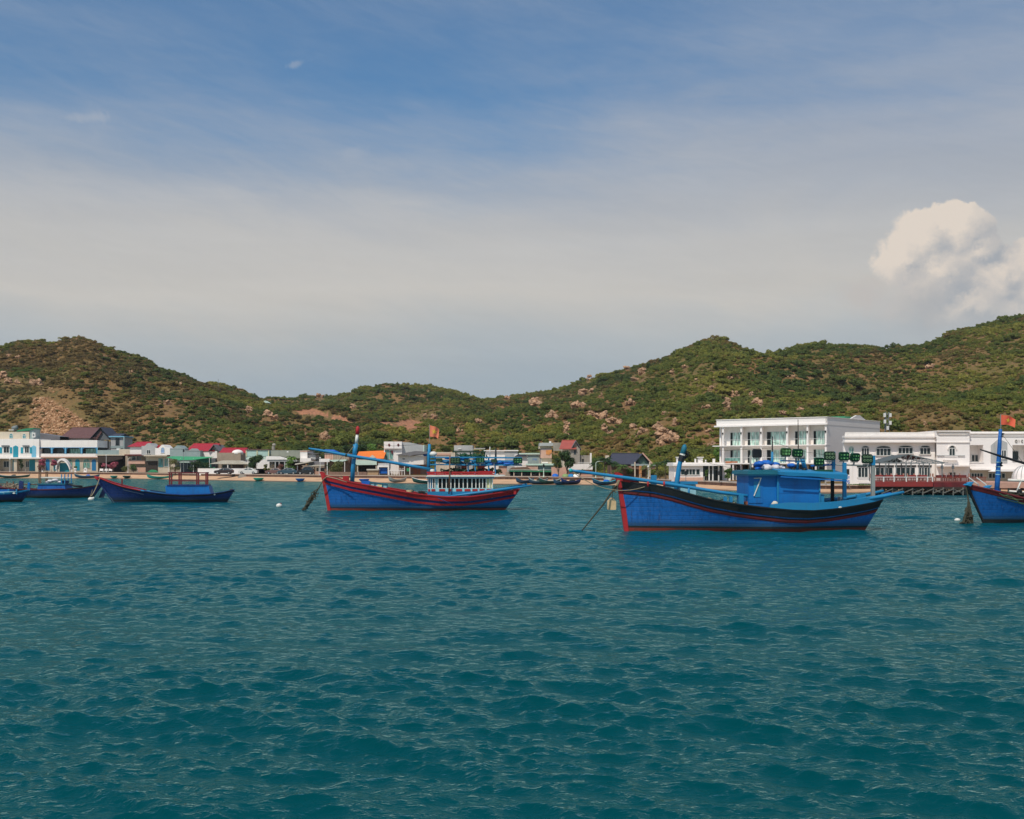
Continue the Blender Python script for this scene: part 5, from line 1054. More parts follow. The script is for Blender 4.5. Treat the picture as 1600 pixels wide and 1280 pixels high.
class Bld:
    def __init__(s, name, label, cat, pxc, D, yb, group=None, rz=0.0, depth=8.0):
        s.s = D/F; s.pxc = pxc; s.yb = yb; s.D = D; s.dp = depth
        s.o = thing(name, label, cat, (X(pxc, D), D, Zp(yb, D)), rz, group)
    def x(s, px): return (px-s.pxc)*s.s
    def z(s, py): return (s.yb-py)*s.s
    def box(s, name, px0, px1, py0, py1, mat, y0=0.0, y1=None, parent=None, lab=None):
        return MB().box(s.x(px0), s.x(px1), y0, s.dp if y1 is None else y1, s.z(py1), s.z(py0)).build(name, mat, parent or s.o, label=lab)
    def poly(s, name, pts, mat, y0=0.0, y1=None, parent=None):
        return MB().prism([(s.x(a), s.z(b_)) for a, b_ in pts], y0, s.dp if y1 is None else y1).build(name, mat, parent or s.o)
    def skew(s, name, px0, px1, py0, py1, mat, y0, y1):
        k0, k1 = (px0-800)/F, (px1-800)/F; py1 = s.yb+0.5/s.s if py1 is None else py1
        return MB().prism([(s.x(px0)+k0*y0, y0), (s.x(px1)+k1*y0, y0), (s.x(px1)+k1*y1, y1), (s.x(px0)+k0*y1, y1)], s.z(py1), s.z(py0), ax='z').build(name, mat, s.o)
    def wall(s, px0, px1, py0, py1=None, mat=None, y0=0.0, y1=None, name='wall'):
        py1 = s.yb+0.5/s.s if py1 is None else py1
        return s.box(name, px0, px1, py0, py1, mat, y0, y1)
    def window(s, px0, px1, py0, py1, n=2, y=0.0, frame=WFR, glass=GLASS, name='window', arch=False, sill=True, bars=True):
        """pane set behind a raised surround with mullions; arched head if asked"""
        x0, x1, z0, z1 = s.x(px0), s.x(px1), s.z(py1), s.z(py0); t = min(0.09, (x1-x0)*0.12)
        mb = MB()
        if arch:
            rh = min((x1-x0)/2, (z1-z0)*0.45)*arch if arch is not True else min((x1-x0)/2, (z1-z0)*0.5)
            zs = z1-rh; cx = (x0+x1)/2; hw = (x1-x0)/2
            arc = [(cx+hw*math.cos(a), zs+rh*math.sin(a)) for a in [math.pi*k/10 for k in range(11)]]
            arco = [(cx+(hw+t)*math.cos(a), zs+(rh+t)*math.sin(a)) for a in [math.pi*k/10 for k in range(11)]]
            for i in range(10): mb.prism([arc[i], arco[i], arco[i+1], arc[i+1]], y-0.07, y+0.02)
            mb.box(x0-t, x0, y-0.07, y+0.02, z0, zs); mb.box(x1, x1+t, y-0.07, y+0.02, z0, zs)
            mb.box(x0, x1, y-0.06, y+0.02, zs-t*0.5, zs+t*0.5)
        else:
            zs = z1; arc = [(x1, z1), (x0, z1)]
            mb.box(x0-t, x0, y-0.07, y+0.02, z0, z1+t); mb.box(x1, x1+t, y-0.07, y+0.02, z0, z1+t); mb.box(x0, x1, y-0.07, y+0.02, z1, z1+t)
        if bars:
            for i in range(1, n): xx = x0+(x1-x0)*i/n; mb.box(xx-t*0.4, xx+t*0.4, y-0.055, y+0.01, z0, zs-0.001)
        f = mb.build(name, frame, s.o)
        MB().prism([(x0, z0), (x1, z0)]+arc, y-0.02, y+0.01).build('pane', glass, f)
        if sill: MB().box(x0-t*1.6, x1+t*1.6, y-0.14, y+0.02, z0-t, z0-0.002).build('sill', frame, f)
        return f
    def door(s, px0, px1, py0, py1, mat, y=0.0, peak=0.0, arch=False, name='door'):
        x0, x1, z0, z1 = s.x(px0), s.x(px1), s.z(py1), s.z(py0); cx = (x0+x1)/2
        if arch: h = (x1-x0)/2; P = [(x0, z0), (x1, z0)]+[(cx+h*math.cos(a), z1-h+h*math.sin(a)) for a in [math.pi*k/8 for k in range(9)]]
        else: P = [(x0, z0), (x1, z0), (x1, z1-peak*s.s), (cx, z1), (x0, z1-peak*s.s)]
        f = MB().prism(P, y-0.05, y+0.02).build(name, mat, s.o)
        mb = MB(); n = max(3, int((z1-z0)/0.22))
        for i in range(1, n-1): zz = z0+(z1-z0)*i/n; mb.box(x0+0.08, x1-0.08, y-0.07, y-0.051, zz, zz+0.05)
        mb.build('door_slats', mat, f); return f
    def slab(s, px0, px1, py0, py1, mat, over=0.5, y0=None, y1=None, name='roof_slab'):
        return s.box(name, px0, px1, py0, py1, mat, -over if y0 is None else y0, (s.dp+0.3) if y1 is None else y1)
    def gable_lr(s, px0, px1, pyr, pye, mat, over=0.6, wallm=None, skew0=0, skew1=0):
        """ridge parallel to the front; the slope faces the viewer"""
        th = 0.14; yr = s.dp/2
        x0, x1, xr0, xr1 = s.x(px0), s.x(px1), s.x(px0+skew0), s.x(px1-skew1); ze, zr = s.z(pye), s.z(pyr)
        V = [(x0, -over, ze), (x1, -over, ze), (xr1, yr, zr), (xr0, yr, zr), (x0, s.dp+over, ze), (x1, s.dp+over, ze)]
        W = [(a, b_, c-th) for a, b_, c in V]
        o = MB().add(V+W, [(0, 1, 2, 3), (3, 2, 5, 4), (7, 6, 9, 8), (8, 9, 10, 11), (0, 6, 7, 1), (4, 5, 11, 10), (0, 3, 9, 6), (3, 4, 10, 9), (1, 7, 8, 2), (2, 8, 11, 5)]).build('roof', mat, s.o)
        MB().tube([(xr0, yr, zr+0.04), (xr1, yr, zr+0.04)], 0.10, 6).build('ridge_cap', mat, o)
        if wallm:
            for xx in (x0+0.35, x1-0.35-0.2): MB().prism([(0.0, ze-th), (s.dp, ze-th), (yr, zr-th-0.12)], xx, xx+0.2, ax='x').build('gable_wall', wallm, s.o)
        return o
    def gable_fb(s, px0, px1, pyr, pye, mat, wallm, over=0.5, y0=-0.4, y1=None):
        """gable end faces the viewer"""
        y1 = s.dp if y1 is None else y1; x0, x1, xm = s.x(px0), s.x(px1), s.x((px0+px1)/2); ze, zr = s.z(pye), s.z(pyr); th = 0.16
        V = [(x0, y0, ze), (xm, y0, zr), (x1, y0, ze), (x0, y1, ze), (xm, y1, zr), (x1, y1, ze)]; W = [(a, b_, c-th) for a, b_, c in V]
        MB().add(V+W, [(0, 1, 4, 3), (1, 2, 5, 4), (6, 9, 10, 7), (7, 10, 11, 8), (0, 6, 7, 1), (1, 7, 8, 2), (3, 4, 10, 9), (4, 5, 11, 10), (0, 3, 9, 6), (2, 8, 11, 5)]).build('roof', mat, s.o)
        MB().prism([(x0+0.3, ze-th), (x1-0.3, ze-th), (xm, zr-th-0.15)], 0.0, 0.2).build('gable_wall', wallm, s.o)
    def dutch(s, px0, px1, pyt, pys, pyb, mat, name='curved_gable', y0=0.0, y1=0.25):
        """bell-shaped parapet gable with flat shoulders"""
        x0, x1, xm = s.x(px0), s.x(px1), s.x((px0+px1)/2); hw = (x1-x0)/2*0.66; zs, zt, zb = s.z(pys), s.z(pyt), s.z(pyb)
        top = [(xm+hw*q, zs+(zt-zs)*(math.cos(q*math.pi)+1)/2) for q in [1-k/8 for k in range(17)]]
        MB().prism([(x0, zb), (x1, zb), (x1, zs)]+top+[(x0, zs)], y0, y1).build(name, mat, s.o)
    def posts(s, pxs, py0, py1, y, mat, r=0.05, name='post'):
        for p in pxs: MB().box(s.x(p)-r, s.x(p)+r, y-r, y+r, s.z(py1), s.z(py0)).build(name, mat, s.o)
    def rail(s, px0, px1, py0, py1, y, mat, n=12, name='railing'):
        mb = MB().box(s.x(px0), s.x(px1), y-0.03, y+0.03, s.z(py0)-0.05, s.z(py0)+0.03).box(s.x(px0), s.x(px1), y-0.02, y+0.02, s.z(py1), s.z(py1)+0.05)
        for i in range(n+1): xx = s.x(px0)+(s.x(px1)-s.x(px0))*i/n; mb.box(xx-0.02, xx+0.02, y-0.015, y+0.015, s.z(py1)+0.05, s.z(py0)-0.05)
        mb.build(name, mat, s.o)
def zr(px): return float(I(px, tZR))
def yb_at(px, D): return YH-(zr(px)-CH)*F/D
# sea wall along the whole shore
PW = np.linspace(-700, 2300, 401)
mb = MB(); ring = []
for p in PW:
    d0 = float(I(p, tD0))+9.9; z = zr(p); s_ = 1/F
    ring.append([((p-800)*s_*d0, d0, z-0.75), ((p-800)*s_*d0, d0, z-0.10), ((p-800)*s_*(d0-0.12), d0-0.12, z-0.095), ((p-800)*s_*(d0-0.12), d0-0.12, z+0.05), ((p-800)*s_*(d0+0.5), d0+0.5, z+0.05), ((p-800)*s_*(d0+0.5), d0+0.5, z-0.1)])
mb.grid(ring); mb.k = [0 if i % 5 == 0 else 1 for i in range(len(mb.f))]
m_, t_, b__ = newmat('stained_sea_wall'); P_ = t_.node('ShaderNodeNewGeometry').outputs['Position']
c_ = t_.mix(t_.ss(t_.noise(P_, 0.25, 5), 0.35, 0.7), (0.13, 0.065, 0.045), (0.055, 0.035, 0.028)); c_ = t_.mix(t_.ss(t_.noise(t_.vmul(P_, (3, 3, 0.3)), 1.2, 4), 0.5, 0.75, 0, 0.6), c_, (0.26, 0.16, 0.11))
t_.put(b__.inputs['Base Color'], c_); b__.inputs['Roughness'].default_value = 0.9
o = mb.build('sea_wall', [m_, paint('wall_coping', (0.42, 0.32, 0.25), 0.85, 0.6, 0.5)]); tag(o, 'long stained brown sea wall with a pale coping between beach and promenade', 'sea wall')
for p, col_ in ((378, TAN),):
    d0 = float(I(p, tD0))+7.5; s_ = d0/F; st = MB()
    for i in range(4): st.box(-1.0, 1.0, i*0.55, 2.4, -0.9+i*0.22, -0.9+(i+1)*0.22)
    o = st.build('beach_steps', CONC, loc=(X(p, d0), d0, zr(p))); tag(o, 'short concrete steps from the promenade down to the sand below the parked cars', 'steps')

# ---- left: the white resort with blue shutters
B = Bld('resort_building', 'white two storey resort with blue shutters and roof top room, left edge', 'building', 20, 318, 737)
B.wall(-70, 61, 686, 716.5, WHT); B.wall(-70, 61, 716.5, None, CREAM, 1.2); B.slab(-70, 66, 714.8, 716.8, WHT, 1.1, y1=8, name='balcony_slab')
for a in (-30, 0.0,): pass
for x0, x1 in ((3, 15), (36, 46), (-34, -22)):
    B.window(x0+3, x1-1, 698.5, 707.5, 2, 0, WFR); B.box('blind', x0, x1, 696, 698, DGREY, -0.35, -0.08)
    B.box('shutter', x0-3.4, x0+0.2, 699, 708.5, TEAL, -0.12, -0.05); B.box('shutter', x1+0.6, x1+4, 699, 708.5, TEAL, -0.12, -0.05)
    B.rail(x0-2, x1+4, 709, 714.5, -0.9, WFR, 9, 'balcony_rail')
for x0, x1 in ((20.5, 28.5), (49.3, 56.5), (-14, -6)): B.door(x0, x1, 696, 714.5, TEAL if x0 < 40 else SKYB, 0, 2.2, name='peaked_door')
for x0, x1 in ((17, 23), (43, 52), (-12, -5)): B.door(x0, x1, 718.5, 736, TEAL, 1.2)
for x0, x1 in ((3, 11), (38, 42.5), (-25, -17)): B.window(x0, x1, 721, 730, 2, 1.2)
B.posts((25, 58.5, -2), 716.8, 737, 0.0, CREAM, 0.45, 'pier')
B.box('roof_room', -20, 42, 674.5, 686.2, CREAM, 1.5, 7); B.window(11.3, 16.3, 677.5, 684.5, 2, 1.5, WFR, plain('teal_glass', (0.08, 0.26, 0.28), 0.3), arch=True); B.window(32, 36.6, 678, 684.8, 2, 1.5, WFR, plain('teal_glass', (0.08, 0.26, 0.28), 0.3), arch=True)
B.poly('stair_house', [(41, 686.2), (48, 686.2), (48, 670), (41, 671.5)], GTEAL, 1.8, 6.5); B.poly('green_roof', [(22, 674.4), (41, 672.8), (49, 669.5), (48.8, 668.2), (36, 669.5), (24, 672.2)], GROOF, 1.4, 6.8)
B.box('air_conditioner', 48, 53, 676, 683.5, WFR, 0.8, 1.4); B.box('fan_grille', 49.3, 51.8, 678, 681.5, STEEL, 0.77, 0.8)
tk = MB().tube([(B.x(13.5), 2.5, B.z(669.5)), (B.x(21), 2.5, B.z(667))], 0.62, 12); tk.build('water_tank', STEEL, B.o, smooth=True); B.posts((14.5, 20), 669, 674.6, 2.5, STEEL, 0.07, 'tank_stand'); B.box('solar_panel', 9, 17, 671, 672.2, WFR, 1.8, 3.0)
B = Bld('loggia_wing', 'white resort wing with four blue framed loggia openings above ground floor arches', 'building', 106, 318.6, 737)
B.wall(61.2, 152, 688, 699.2, WHT, 0, 8, 'parapet'); B.wall(61.2, 152, 709, 714.2, WHT, 0, 8); B.wall(61.2, 152, 714.2, None, CREAM, 0.5); B.box('cornice', 61.2, 154, 713.8, 715.4, PINKW, -0.3, 0.0)
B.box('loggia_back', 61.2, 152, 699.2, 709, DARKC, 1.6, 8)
for x0, x1 in ((61.4, 80.3), (81.8, 101.5), (103.2, 126.5), (128.3, 151.2)):
    f = MB(); t = 1.2
    X0, X1, Z0, Z1 = B.x(x0), B.x(x1), B.z(709), B.z(699.2); q = 0.42
    f.box(X0, X0+0.14, -0.1, 0.1, Z0, Z1); f.box(X1-0.14, X1, -0.1, 0.1, Z0, Z1); f.box(X0, X1, -0.1, 0.1, Z1-0.14, Z1-0.002)
    f.prism([(X0, Z1-0.6), (X0+0.14, Z1-0.6), (X0+0.6, Z1-0.14), (X0+0.5, Z1)], -0.09, 0.09); f.prism([(X1, Z1-0.6), (X1-0.5, Z1), (X1-0.6, Z1-0.14), (X1-0.14, Z1-0.6)], -0.09, 0.09)
    f.build('loggia_frame', SHUT, B.o)
    MB().box(X0+0.5, X1-0.5, 1.45, 1.6, Z0, Z1-0.35).build('loggia_glass', GLASS if x0 < 100 else GGLASS, B.o)
B.posts((81, 102.3, 127.4, 151.7, 61.3), 699.2, 709, 0.06, SKYB, 0.12, 'loggia_column')
for x0, x1, mt in ((70.5, 76.5, SHUT), (82.5, 88, TEAL), (102.5, 112, None), (116.5, 123.5, TEAL), (129, 139.5, None), (142.5, 149, SHUT)):
    if mt: B.door(x0, x1, 717.5, 735.5, mt, 0.5, arch=True)
    else: B.window(x0, x1, 717.2, 731.5, 2, 0.5, CREAM, GGLASS, arch=True, name='arched_window')
aw = thing('arch_canopy', 'white half barrel canopy over the resort terrace, over a blue doorway', 'canopy', (X(98, 312), 312, zr(98)))
q = 312/F; P = []
for yy_ in (-1.2, 1.2): pass
for i in range(13):
    a = math.pi*i/12; c_, s_ = math.cos(a), math.sin(a); P.append([(8*q*c_+ (4*q*(1-s_) if c_ > 0 else 0), -0.8, 14*q*s_+4*q), (9.6*q*c_+(4*q*(1-s_) if c_ > 0 else 0), -0.8, 17*q*s_+4*q), (9.6*q*c_+(4*q*(1-s_) if c_ > 0 else 0), 0.9, 17*q*s_+4*q), (8*q*c_+(4*q*(1-s_) if c_ > 0 else 0), 0.9, 14*q*s_+4*q), (8*q*c_+(4*q*(1-s_) if c_ > 0 else 0), -0.8, 14*q*s_+4*q)])
MB().grid(P).build('canopy_shell', WHT2, aw); MB().box(-7*q, 8*q, 0.92, 1.1, 0, 14*q).build('blue_backdrop', TEAL, aw); MB().bar((11.5*q, 0, 5*q), (15*q, -0.4, 0), 0.3, 0.3).bar((-8.8*q, 0, 5*q), (-9*q, 0, 0), 0.3, 0.3).build('canopy_foot', WHT2, aw)
# brown roofed house, grey houses behind
B = Bld('hall_house', 'dark gable fronted house with a long brown tiled roof behind the resort wing', 'house', 130, 345, 735, depth=9)
B.wall(94, 146, 683, None, WHT); B.wall(146, 172, 690, None, DGREY, 0.0); B.gable_lr(93.5, 150, 667.5, 684.5, BROOF, 0.7, None, 11, -8)
B.gable_fb(141, 176, 667.5, 686.5, SROOF, DGREY, y0=-1.0); B.poly('inner_gable_board', [(146, 690), (158.5, 673.5), (160, 675.5), (150, 691)], BROOF, -0.5, -0.3); B.window(157.5, 162.5, 690, 701, 2, 0.0, DGREY); B.door(166, 170, 688, 702, DARKC)
B = Bld('flat_grey_house', 'small grey house with dark flat roof and tall window, right of the brown roof', 'house', 183, 342, 735)
B.wall(173, 193, 683, None, LGREY); B.slab(171, 195, 681.5, 683.2, SKYB, 0.6); B.gable_lr(172, 189, 677.5, 681.4, SROOF, 0.5); B.window(181, 186.5, 685, 696, 1, 0.0, DGREY); B.box('lower_band', 173, 193, 696.8, 700.5, GTEAL, -0.15, 0); B.posts((194.6,), 682, 705, -0.4, GTEAL, 0.18)
B = Bld('grey_roof_annex', 'low annex with a dark grey sheet roof between the resort and the brown roof', 'house', 74, 338, 735)
B.wall(53, 94, 682, None, GTEAL); o = B.poly('roof', [(53, 688), (94, 688), (94, 682.5), (80, 680), (55, 676.2), (53, 676.4)], GRROOF, -0.4, 8)
B = Bld('terrace_block', 'grey green walled terrace over a dark shaded shed with a tree stall inside', 'building', 175, 316, 737.5)
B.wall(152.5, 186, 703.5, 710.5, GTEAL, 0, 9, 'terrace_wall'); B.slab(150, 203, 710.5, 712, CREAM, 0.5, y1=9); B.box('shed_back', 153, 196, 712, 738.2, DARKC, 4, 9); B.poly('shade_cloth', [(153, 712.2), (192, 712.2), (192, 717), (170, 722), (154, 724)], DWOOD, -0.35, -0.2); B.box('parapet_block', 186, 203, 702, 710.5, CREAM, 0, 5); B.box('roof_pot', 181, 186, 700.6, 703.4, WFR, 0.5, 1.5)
B = Bld('red_roof_cottage', 'small white cottage with a red roof left of the round grey gable', 'house', 214, 306, 737.5)
B.wall(203, 223, 697, 710, WHT); B.gable_lr(200, 230, 690.5, 697.5, RROOF, 0.5, None, 6, 0); B.box('terrace', 196, 226, 710.2, 712, DRED, -0.8, 6); B.wall(193, 226, 712, None, TAN, 1.5); B.window(203, 209, 713, 719, 1, 1.5); B.window(211, 217, 712.8, 719, 3, 1.5); B.box('balcony_wall', 199, 226, 719.5, 725, PINKW, 0.2, 0.5); B.box('orange_gate', 212, 226, 730.5, 738, PINKW, 0.8, 1.0)
B = Bld('grey_gable_house', 'pale grey house with a rounded gable and one dark square window', 'house', 231.5, 301, 738)
B.dutch(221, 243, 692.5, 697, 711.5, LGREY, y1=6); B.window(229.5, 234.8, 703.5, 709, 2); B.slab(226, 262, 711.3, 713, CREAM, 0.8, y1=6); B.wall(226, 265, 713, None, CREAM, 1.0); B.box('bamboo_screen', 226, 244.5, 720.5, 738, DWOOD, 0.75, 0.98); B.poly('green_cover', [(232, 738), (248, 738), (244, 734.5), (238, 734)], GSHADE, -1.2, 0)
for x0, x1 in ((246.5, 252), (255.5, 261)): B.window(x0, x1, 717, 729, 2, 1.0, TEAL if x0 < 250 else WFR, GGLASS, name='tall_window')
B = Bld('white_gable_house', 'bright white house front with a rounded gable and a blue arched niche', 'house', 253.5, 300.5, 738)
B.dutch(242.5, 265.5, 695, 700.3, 711, WHT2, y1=6); B.window(251.8, 256.8, 699.5, 707.5, 1, 0, WFR, paint('pale_blue_panel', (0.25, 0.38, 0.60), 0.6), arch=True, name='arched_niche', bars=False); B.poly('roof', [(241, 702), (243, 695.5), (255, 695.5), (250, 702)], RROOF, 2, 6)
for (a, b_, t, sh, lbl) in ((265.7, 289.3, 696, 700.8, 'grey green house front with a tall rounded gable right of the white one'), (289.5, 313, 700.8, 704, 'lower grey green house front with a flat rounded gable')):
    B = Bld('round_gable_house', lbl, 'house', (a+b_)/2, 300, 738.5, 'grey green round gabled houses'); B.dutch(a, b_, t, sh, 716, GTEAL, y1=6); B.wall(a, b_, 716, None, CREAM, 0.8); B.box('parapet_cap', a, b_, sh-0.1, sh+0.5, LGREY, -0.1, 0.0)
B = Bld('red_roof_house', 'white house with a bright crimson roof and small grey gable end', 'house', 326, 303, 738.5, depth=9)
B.wall(313, 341, 704, None, WHT); B.gable_lr(291, 336, 693, 704.5, RROOF, 0.7, None, 4, -1); B.gable_fb(327, 344, 694.5, 705, GRROOF, LGREY, y0=-1.2); B.window(333.5, 337, 700, 703.5, 2, -0.02); B.wall(313, 340, 705, 716, WHT, -0.5, 0)
B = Bld('crimson_roof_house', 'low house with a long crimson roof behind the tan block', 'house', 364, 300, 738.5)
B.gable_lr(342, 385, 700, 708.5, RROOF, 0.6, WHT, 0, 4); B.wall(345, 382, 708, None, WHT)
B = Bld('tan_block', 'plain tan block with a small pale dome on its roof, above the white canopy', 'building', 358, 285, 740)
B.wall(339, 376, 707.5, None, TAN, 0, 5); MB().ball((B.x(369), 1.6, B.z(708)), 9*B.s, 1.8, 5.5*B.s, 14, 8).build('dome', WHT, B.o, smooth=True)
B = Bld('canopy_shop', 'open shop under a wide pale hipped canopy behind the dark red parked car', 'shop', 360, 275, 740.5)
P = [(331, 725), (352, 719.6), (376, 719.8), (392, 725.5)]
B.poly('canopy', P, PROOF, -2.5, 2.5); B.wall(343, 388, 725.5, None, CREAM, 1.8, 5); B.posts((359.5,), 725, 741, -2.2, WFR, 0.12); B.window(345, 357, 727, 733.5, 2, 1.8, STEEL); B.window(361, 377, 727, 733.5, 2, 1.8, STEEL, plain('brown_blind', (0.16, 0.11, 0.09), 0.7)); B.box('counter_wall', 383, 397, 727, 734, CREAM, -0.5, 0.5); B.window(385, 387.5, 729, 733, 1, -0.5, sill=False); B.window(391, 394.5, 731, 733.5, 1, -0.5, sill=False)
B.poly('green_awning', [(332, 733.5), (342, 733), (338, 730.5)], GSHADE, -2.5, -1.0)
B = Bld('garden_wall', 'long low white garden wall behind the parked cars', 'wall', 367, 268, 741.5)
B.wall(309, 427, 732.5, 743, WHT2, 0, 0.25); B.box('coping', 309, 427, 731.9, 732.5, WHT, -0.05, 0.3)
B = Bld('green_awning_shop', 'garden shop shaded by a bright green cloth awning on thin posts', 'shop', 297, 280, 740)
V = [(B.x(262), -1, B.z(714.5)), (B.x(284), -2.5, B.z(719)), (B.x(304), -1.8, B.z(718.6)), (B.x(331), -0.5, B.z(714.8)), (B.x(329), 3, B.z(713.8)), (B.x(264), 3, B.z(712.8))]
MB().add(V+[(a, b_, c-0.08) for a, b_, c in V], [(0, 1, 2, 3, 4, 5), (11, 10, 9, 8, 7, 6)]+[(i, i+6, (i+1) % 6+6, (i+1) % 6) for i in range(6)]).build('awning', GSHADE, B.o)
B.wall(266, 330, 716, None, DGREY, 4, 7); B.posts((284, 304, 265, 329), 716, 741, -1.0, WFR, 0.06); B.poly('second_awning', [(284, 722.8), (300, 722.8), (299, 721.5), (285, 721.5)], PCYAN, -2.2, 0.2); B.poly('side_cloth', [(305, 718), (330, 715.5), (330, 731), (318, 732), (310, 722)], paint('dark_green_cloth', (0.02, 0.12, 0.09), 0.85, 0.3, 1), 0.1, 0.2); B.window(286, 291, 724, 732, 1, 4, WFR)
B.box('planter_wall', 266, 282, 729.5, 741, TAN, -0.4, 0)
# middle left
B = Bld('pale_green_house', 'pale green and white block with two big square panels and a yellow edge', 'house', 402, 268, 741)
B.wall(384.5, 421, 703.5, 718, PCYAN); B.wall(400, 421, 718, None, WHT2); B.wall(384.5, 400, 718, None, WHT, 1.5); B.box('roof_edge', 383.5, 421.5, 702.2, 703.5, BROOF, -0.3, 8.2)
for a, b_ in ((386, 400.5), (403.5, 418)): B.box('wall_panel', a, b_, 705.3, 713, paint('pale_turquoise_panel', (0.42, 0.58, 0.52), 0.7), -0.08, -0.002)
B.posts((385, 402, 420), 703.6, 713.5, -0.12, paint('pale_yellow_edge', (0.72, 0.68, 0.42), 0.7), 0.1, 'corner_strip'); mb = MB().tube([(B.x(423), 3, B.z(703)), (B.x(423), 3, B.z(697))], 0.4, 8).ball((B.x(424), 3, B.z(695)), 0.5, 0.5, 0.4, 8, 5); mb.build('chimney', CONC, B.o)
B = Bld('grey_green_house', 'long low grey green house with a pale porch roof above the dark parked cars', 'house', 450, 264, 741.5)
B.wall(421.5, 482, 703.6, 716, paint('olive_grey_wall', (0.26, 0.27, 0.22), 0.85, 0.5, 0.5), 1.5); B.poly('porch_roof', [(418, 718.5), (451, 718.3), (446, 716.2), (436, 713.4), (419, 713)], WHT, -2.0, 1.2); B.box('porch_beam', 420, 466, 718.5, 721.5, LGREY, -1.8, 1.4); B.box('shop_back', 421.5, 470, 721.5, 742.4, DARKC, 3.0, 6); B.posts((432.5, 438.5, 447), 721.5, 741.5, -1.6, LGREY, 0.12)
B.box('porch_wall_panel', 421.5, 430, 726, 742, CREAM, 1.0, 1.3); B.box('doorway', 447.5, 451.5, 724, 741, WFR, -1.5, -1.3); MB().box(B.x(448), B.x(450.5), 0, 0.4, B.z(707), B.z(705)).build('roof_box', WFR, B.o)
B = Bld('white_stair_house', 'small white block house with a lower grey lean-to right of the banana tree', 'house', 478, 262, 741)
B.wall(469, 480, 705.2, 717.5, WHT); B.box('roof_edge', 468.8, 480.3, 704.5, 706, PINKW, -0.1, 6); B.wall(480, 492, 710, 718, LGREY, 1.0, 6); B.wall(470, 487, 716, 722, WHT, -1.0, 5); B.box('lean_roof', 480, 497, 708, 709, GRROOF, 0.5, 6)
B = Bld('cafe_shack', 'open beach cafe shack with grey sheet roofs on thin pale posts', 'shop', 490, 255, 742)
B.poly('front_roof', [(463, 726.5), (478, 724), (490, 721.5), (488, 720.5), (464, 724.5)], PROOF, -2.0, 2.0); B.poly('middle_roof', [(480, 729), (512, 728.5), (509, 720), (484, 720.2)], GRROOF, 0.4, 0.6); B.poly('long_roof', [(480, 728.8), (512, 728), (510, 726.2), (483, 726.8)], PROOF, -1.5, 2)
B.posts((466.5, 485, 491, 500.2, 513.5), 727.5, 742, -1.2, WFR, 0.07); B.box('back_wall', 464, 514, 727, 743, TAN, 3.5, 6); B.box('cream_panel', 488, 492, 730, 739, CREAM, 0, 0.2); B.box('shelf', 494, 507, 731, 741.5, GREY, 0.5, 1.5); B.box('pink_wall', 493, 507, 736.5, 743, PINKW, -1.0, -0.8)
B = Bld('brick_house', 'brown slatted house with a long pale porch awning above the round hedge', 'house', 527, 252, 741.5)
for i in range(14): B.box('wall_plank', 507.5+i*2.7, 509.6+i*2.7, 709, 719, PINKW if i < 5 else TAN, -0.05, 0.0)
B.wall(507, 546, 709, None, BRICK); B.box('cornice', 506.5, 546.5, 708.2, 709.3, GRROOF, -0.2, 8); B.poly('awning', [(516, 718.8), (544, 718), (543.5, 720), (535, 722), (524, 721.8)], PCYAN, -2.5, -0.1); B.box('left_slab', 500, 516, 717, 722, WHT, -1.0, 0.1); B.posts((541, 514), 721, 742, -2.3, WFR, 0.08)
B = Bld('orange_tarp_house', 'low house under a bright orange tarpaulin roof', 'house', 578, 255, 743, depth=7)
V = [(B.x(556), -0.6, B.z(716)), (B.x(600), -0.6, B.z(716.5)), (B.x(601), 4, B.z(703.8)), (B.x(586), 4, B.z(704)), (B.x(557), 4, B.z(705.4))]
MB().add(V+[(a, b_, c-0.1) for a, b_, c in V], [(0, 1, 2, 3, 4), (9, 8, 7, 6, 5)]+[(i, i+5, (i+1) % 5+5, (i+1) % 5) for i in range(5)]).build('tarpaulin_roof', ORANGE, B.o)
B.wall(556, 600, 715, None, TAN, 0.4); B.poly('small_roof', [(577, 715.5), (582, 711.2), (588, 715.5)], PROOF, -0.9, 0.5); B.poly('porch_canopy', [(553, 719), (591, 720), (591, 726.5), (560, 726.8)], PCYAN, -2.8, -2.6); B.poly('porch_top', [(553, 719), (591, 720), (591, 718.8), (556, 718)], PROOF, -2.8, 0.3); B.posts((561, 590), 726, 743, -2.5, CREAM, 0.12); B.box('dark_shop', 561, 590, 726.5, 743.5, DARKC, 0.2, 0.39)
B = Bld('sign_building', 'tall grey building with two white cube signs above a teal glazed front', 'building', 628, 258, 743.5)
B.wall(600, 628, 700, None, WHT, 0.0); B.poly('side_wing', [(628, 744), (662, 744), (662, 696), (640, 691.5), (628, 690.8)], LGREY, 0.8, 9)
B.box('cyan_edge', 661, 662.3, 695.5, 706, PCYAN, 0.7, 9)
for a, b_ in ((600.3, 615.6), (616.2, 628.2)):
    o = B.box('cube_sign', a, b_, 690.2, 701, WHT2, -0.6, 0.6); cx = (a+b_)/2+0.6
    MB().prism([(B.x(cx), B.z(692.9)), (B.x(cx+2), B.z(695.5)), (B.x(cx), B.z(698.4)), (B.x(cx-2), B.z(695.5))], -0.66, -0.6).build('red_emblem', DRED, o)
    MB().prism([(B.x(cx-1.3), B.z(694.2)), (B.x(cx+1.3), B.z(694.2)), (B.x(cx+1.3), B.z(697)), (B.x(cx-1.3), B.z(697))], -0.68, -0.661).build('emblem_square', DRED, o)
B.window(602, 607, 703.5, 717.5, 1, 0, TEAL, GGLASS, name='teal_window'); B.window(608.5, 614, 704, 717.5, 1, 0, WFR, GGLASS); B.box('brown_lamp', 611.5, 614, 704, 709, DRED, -0.3, -0.1)
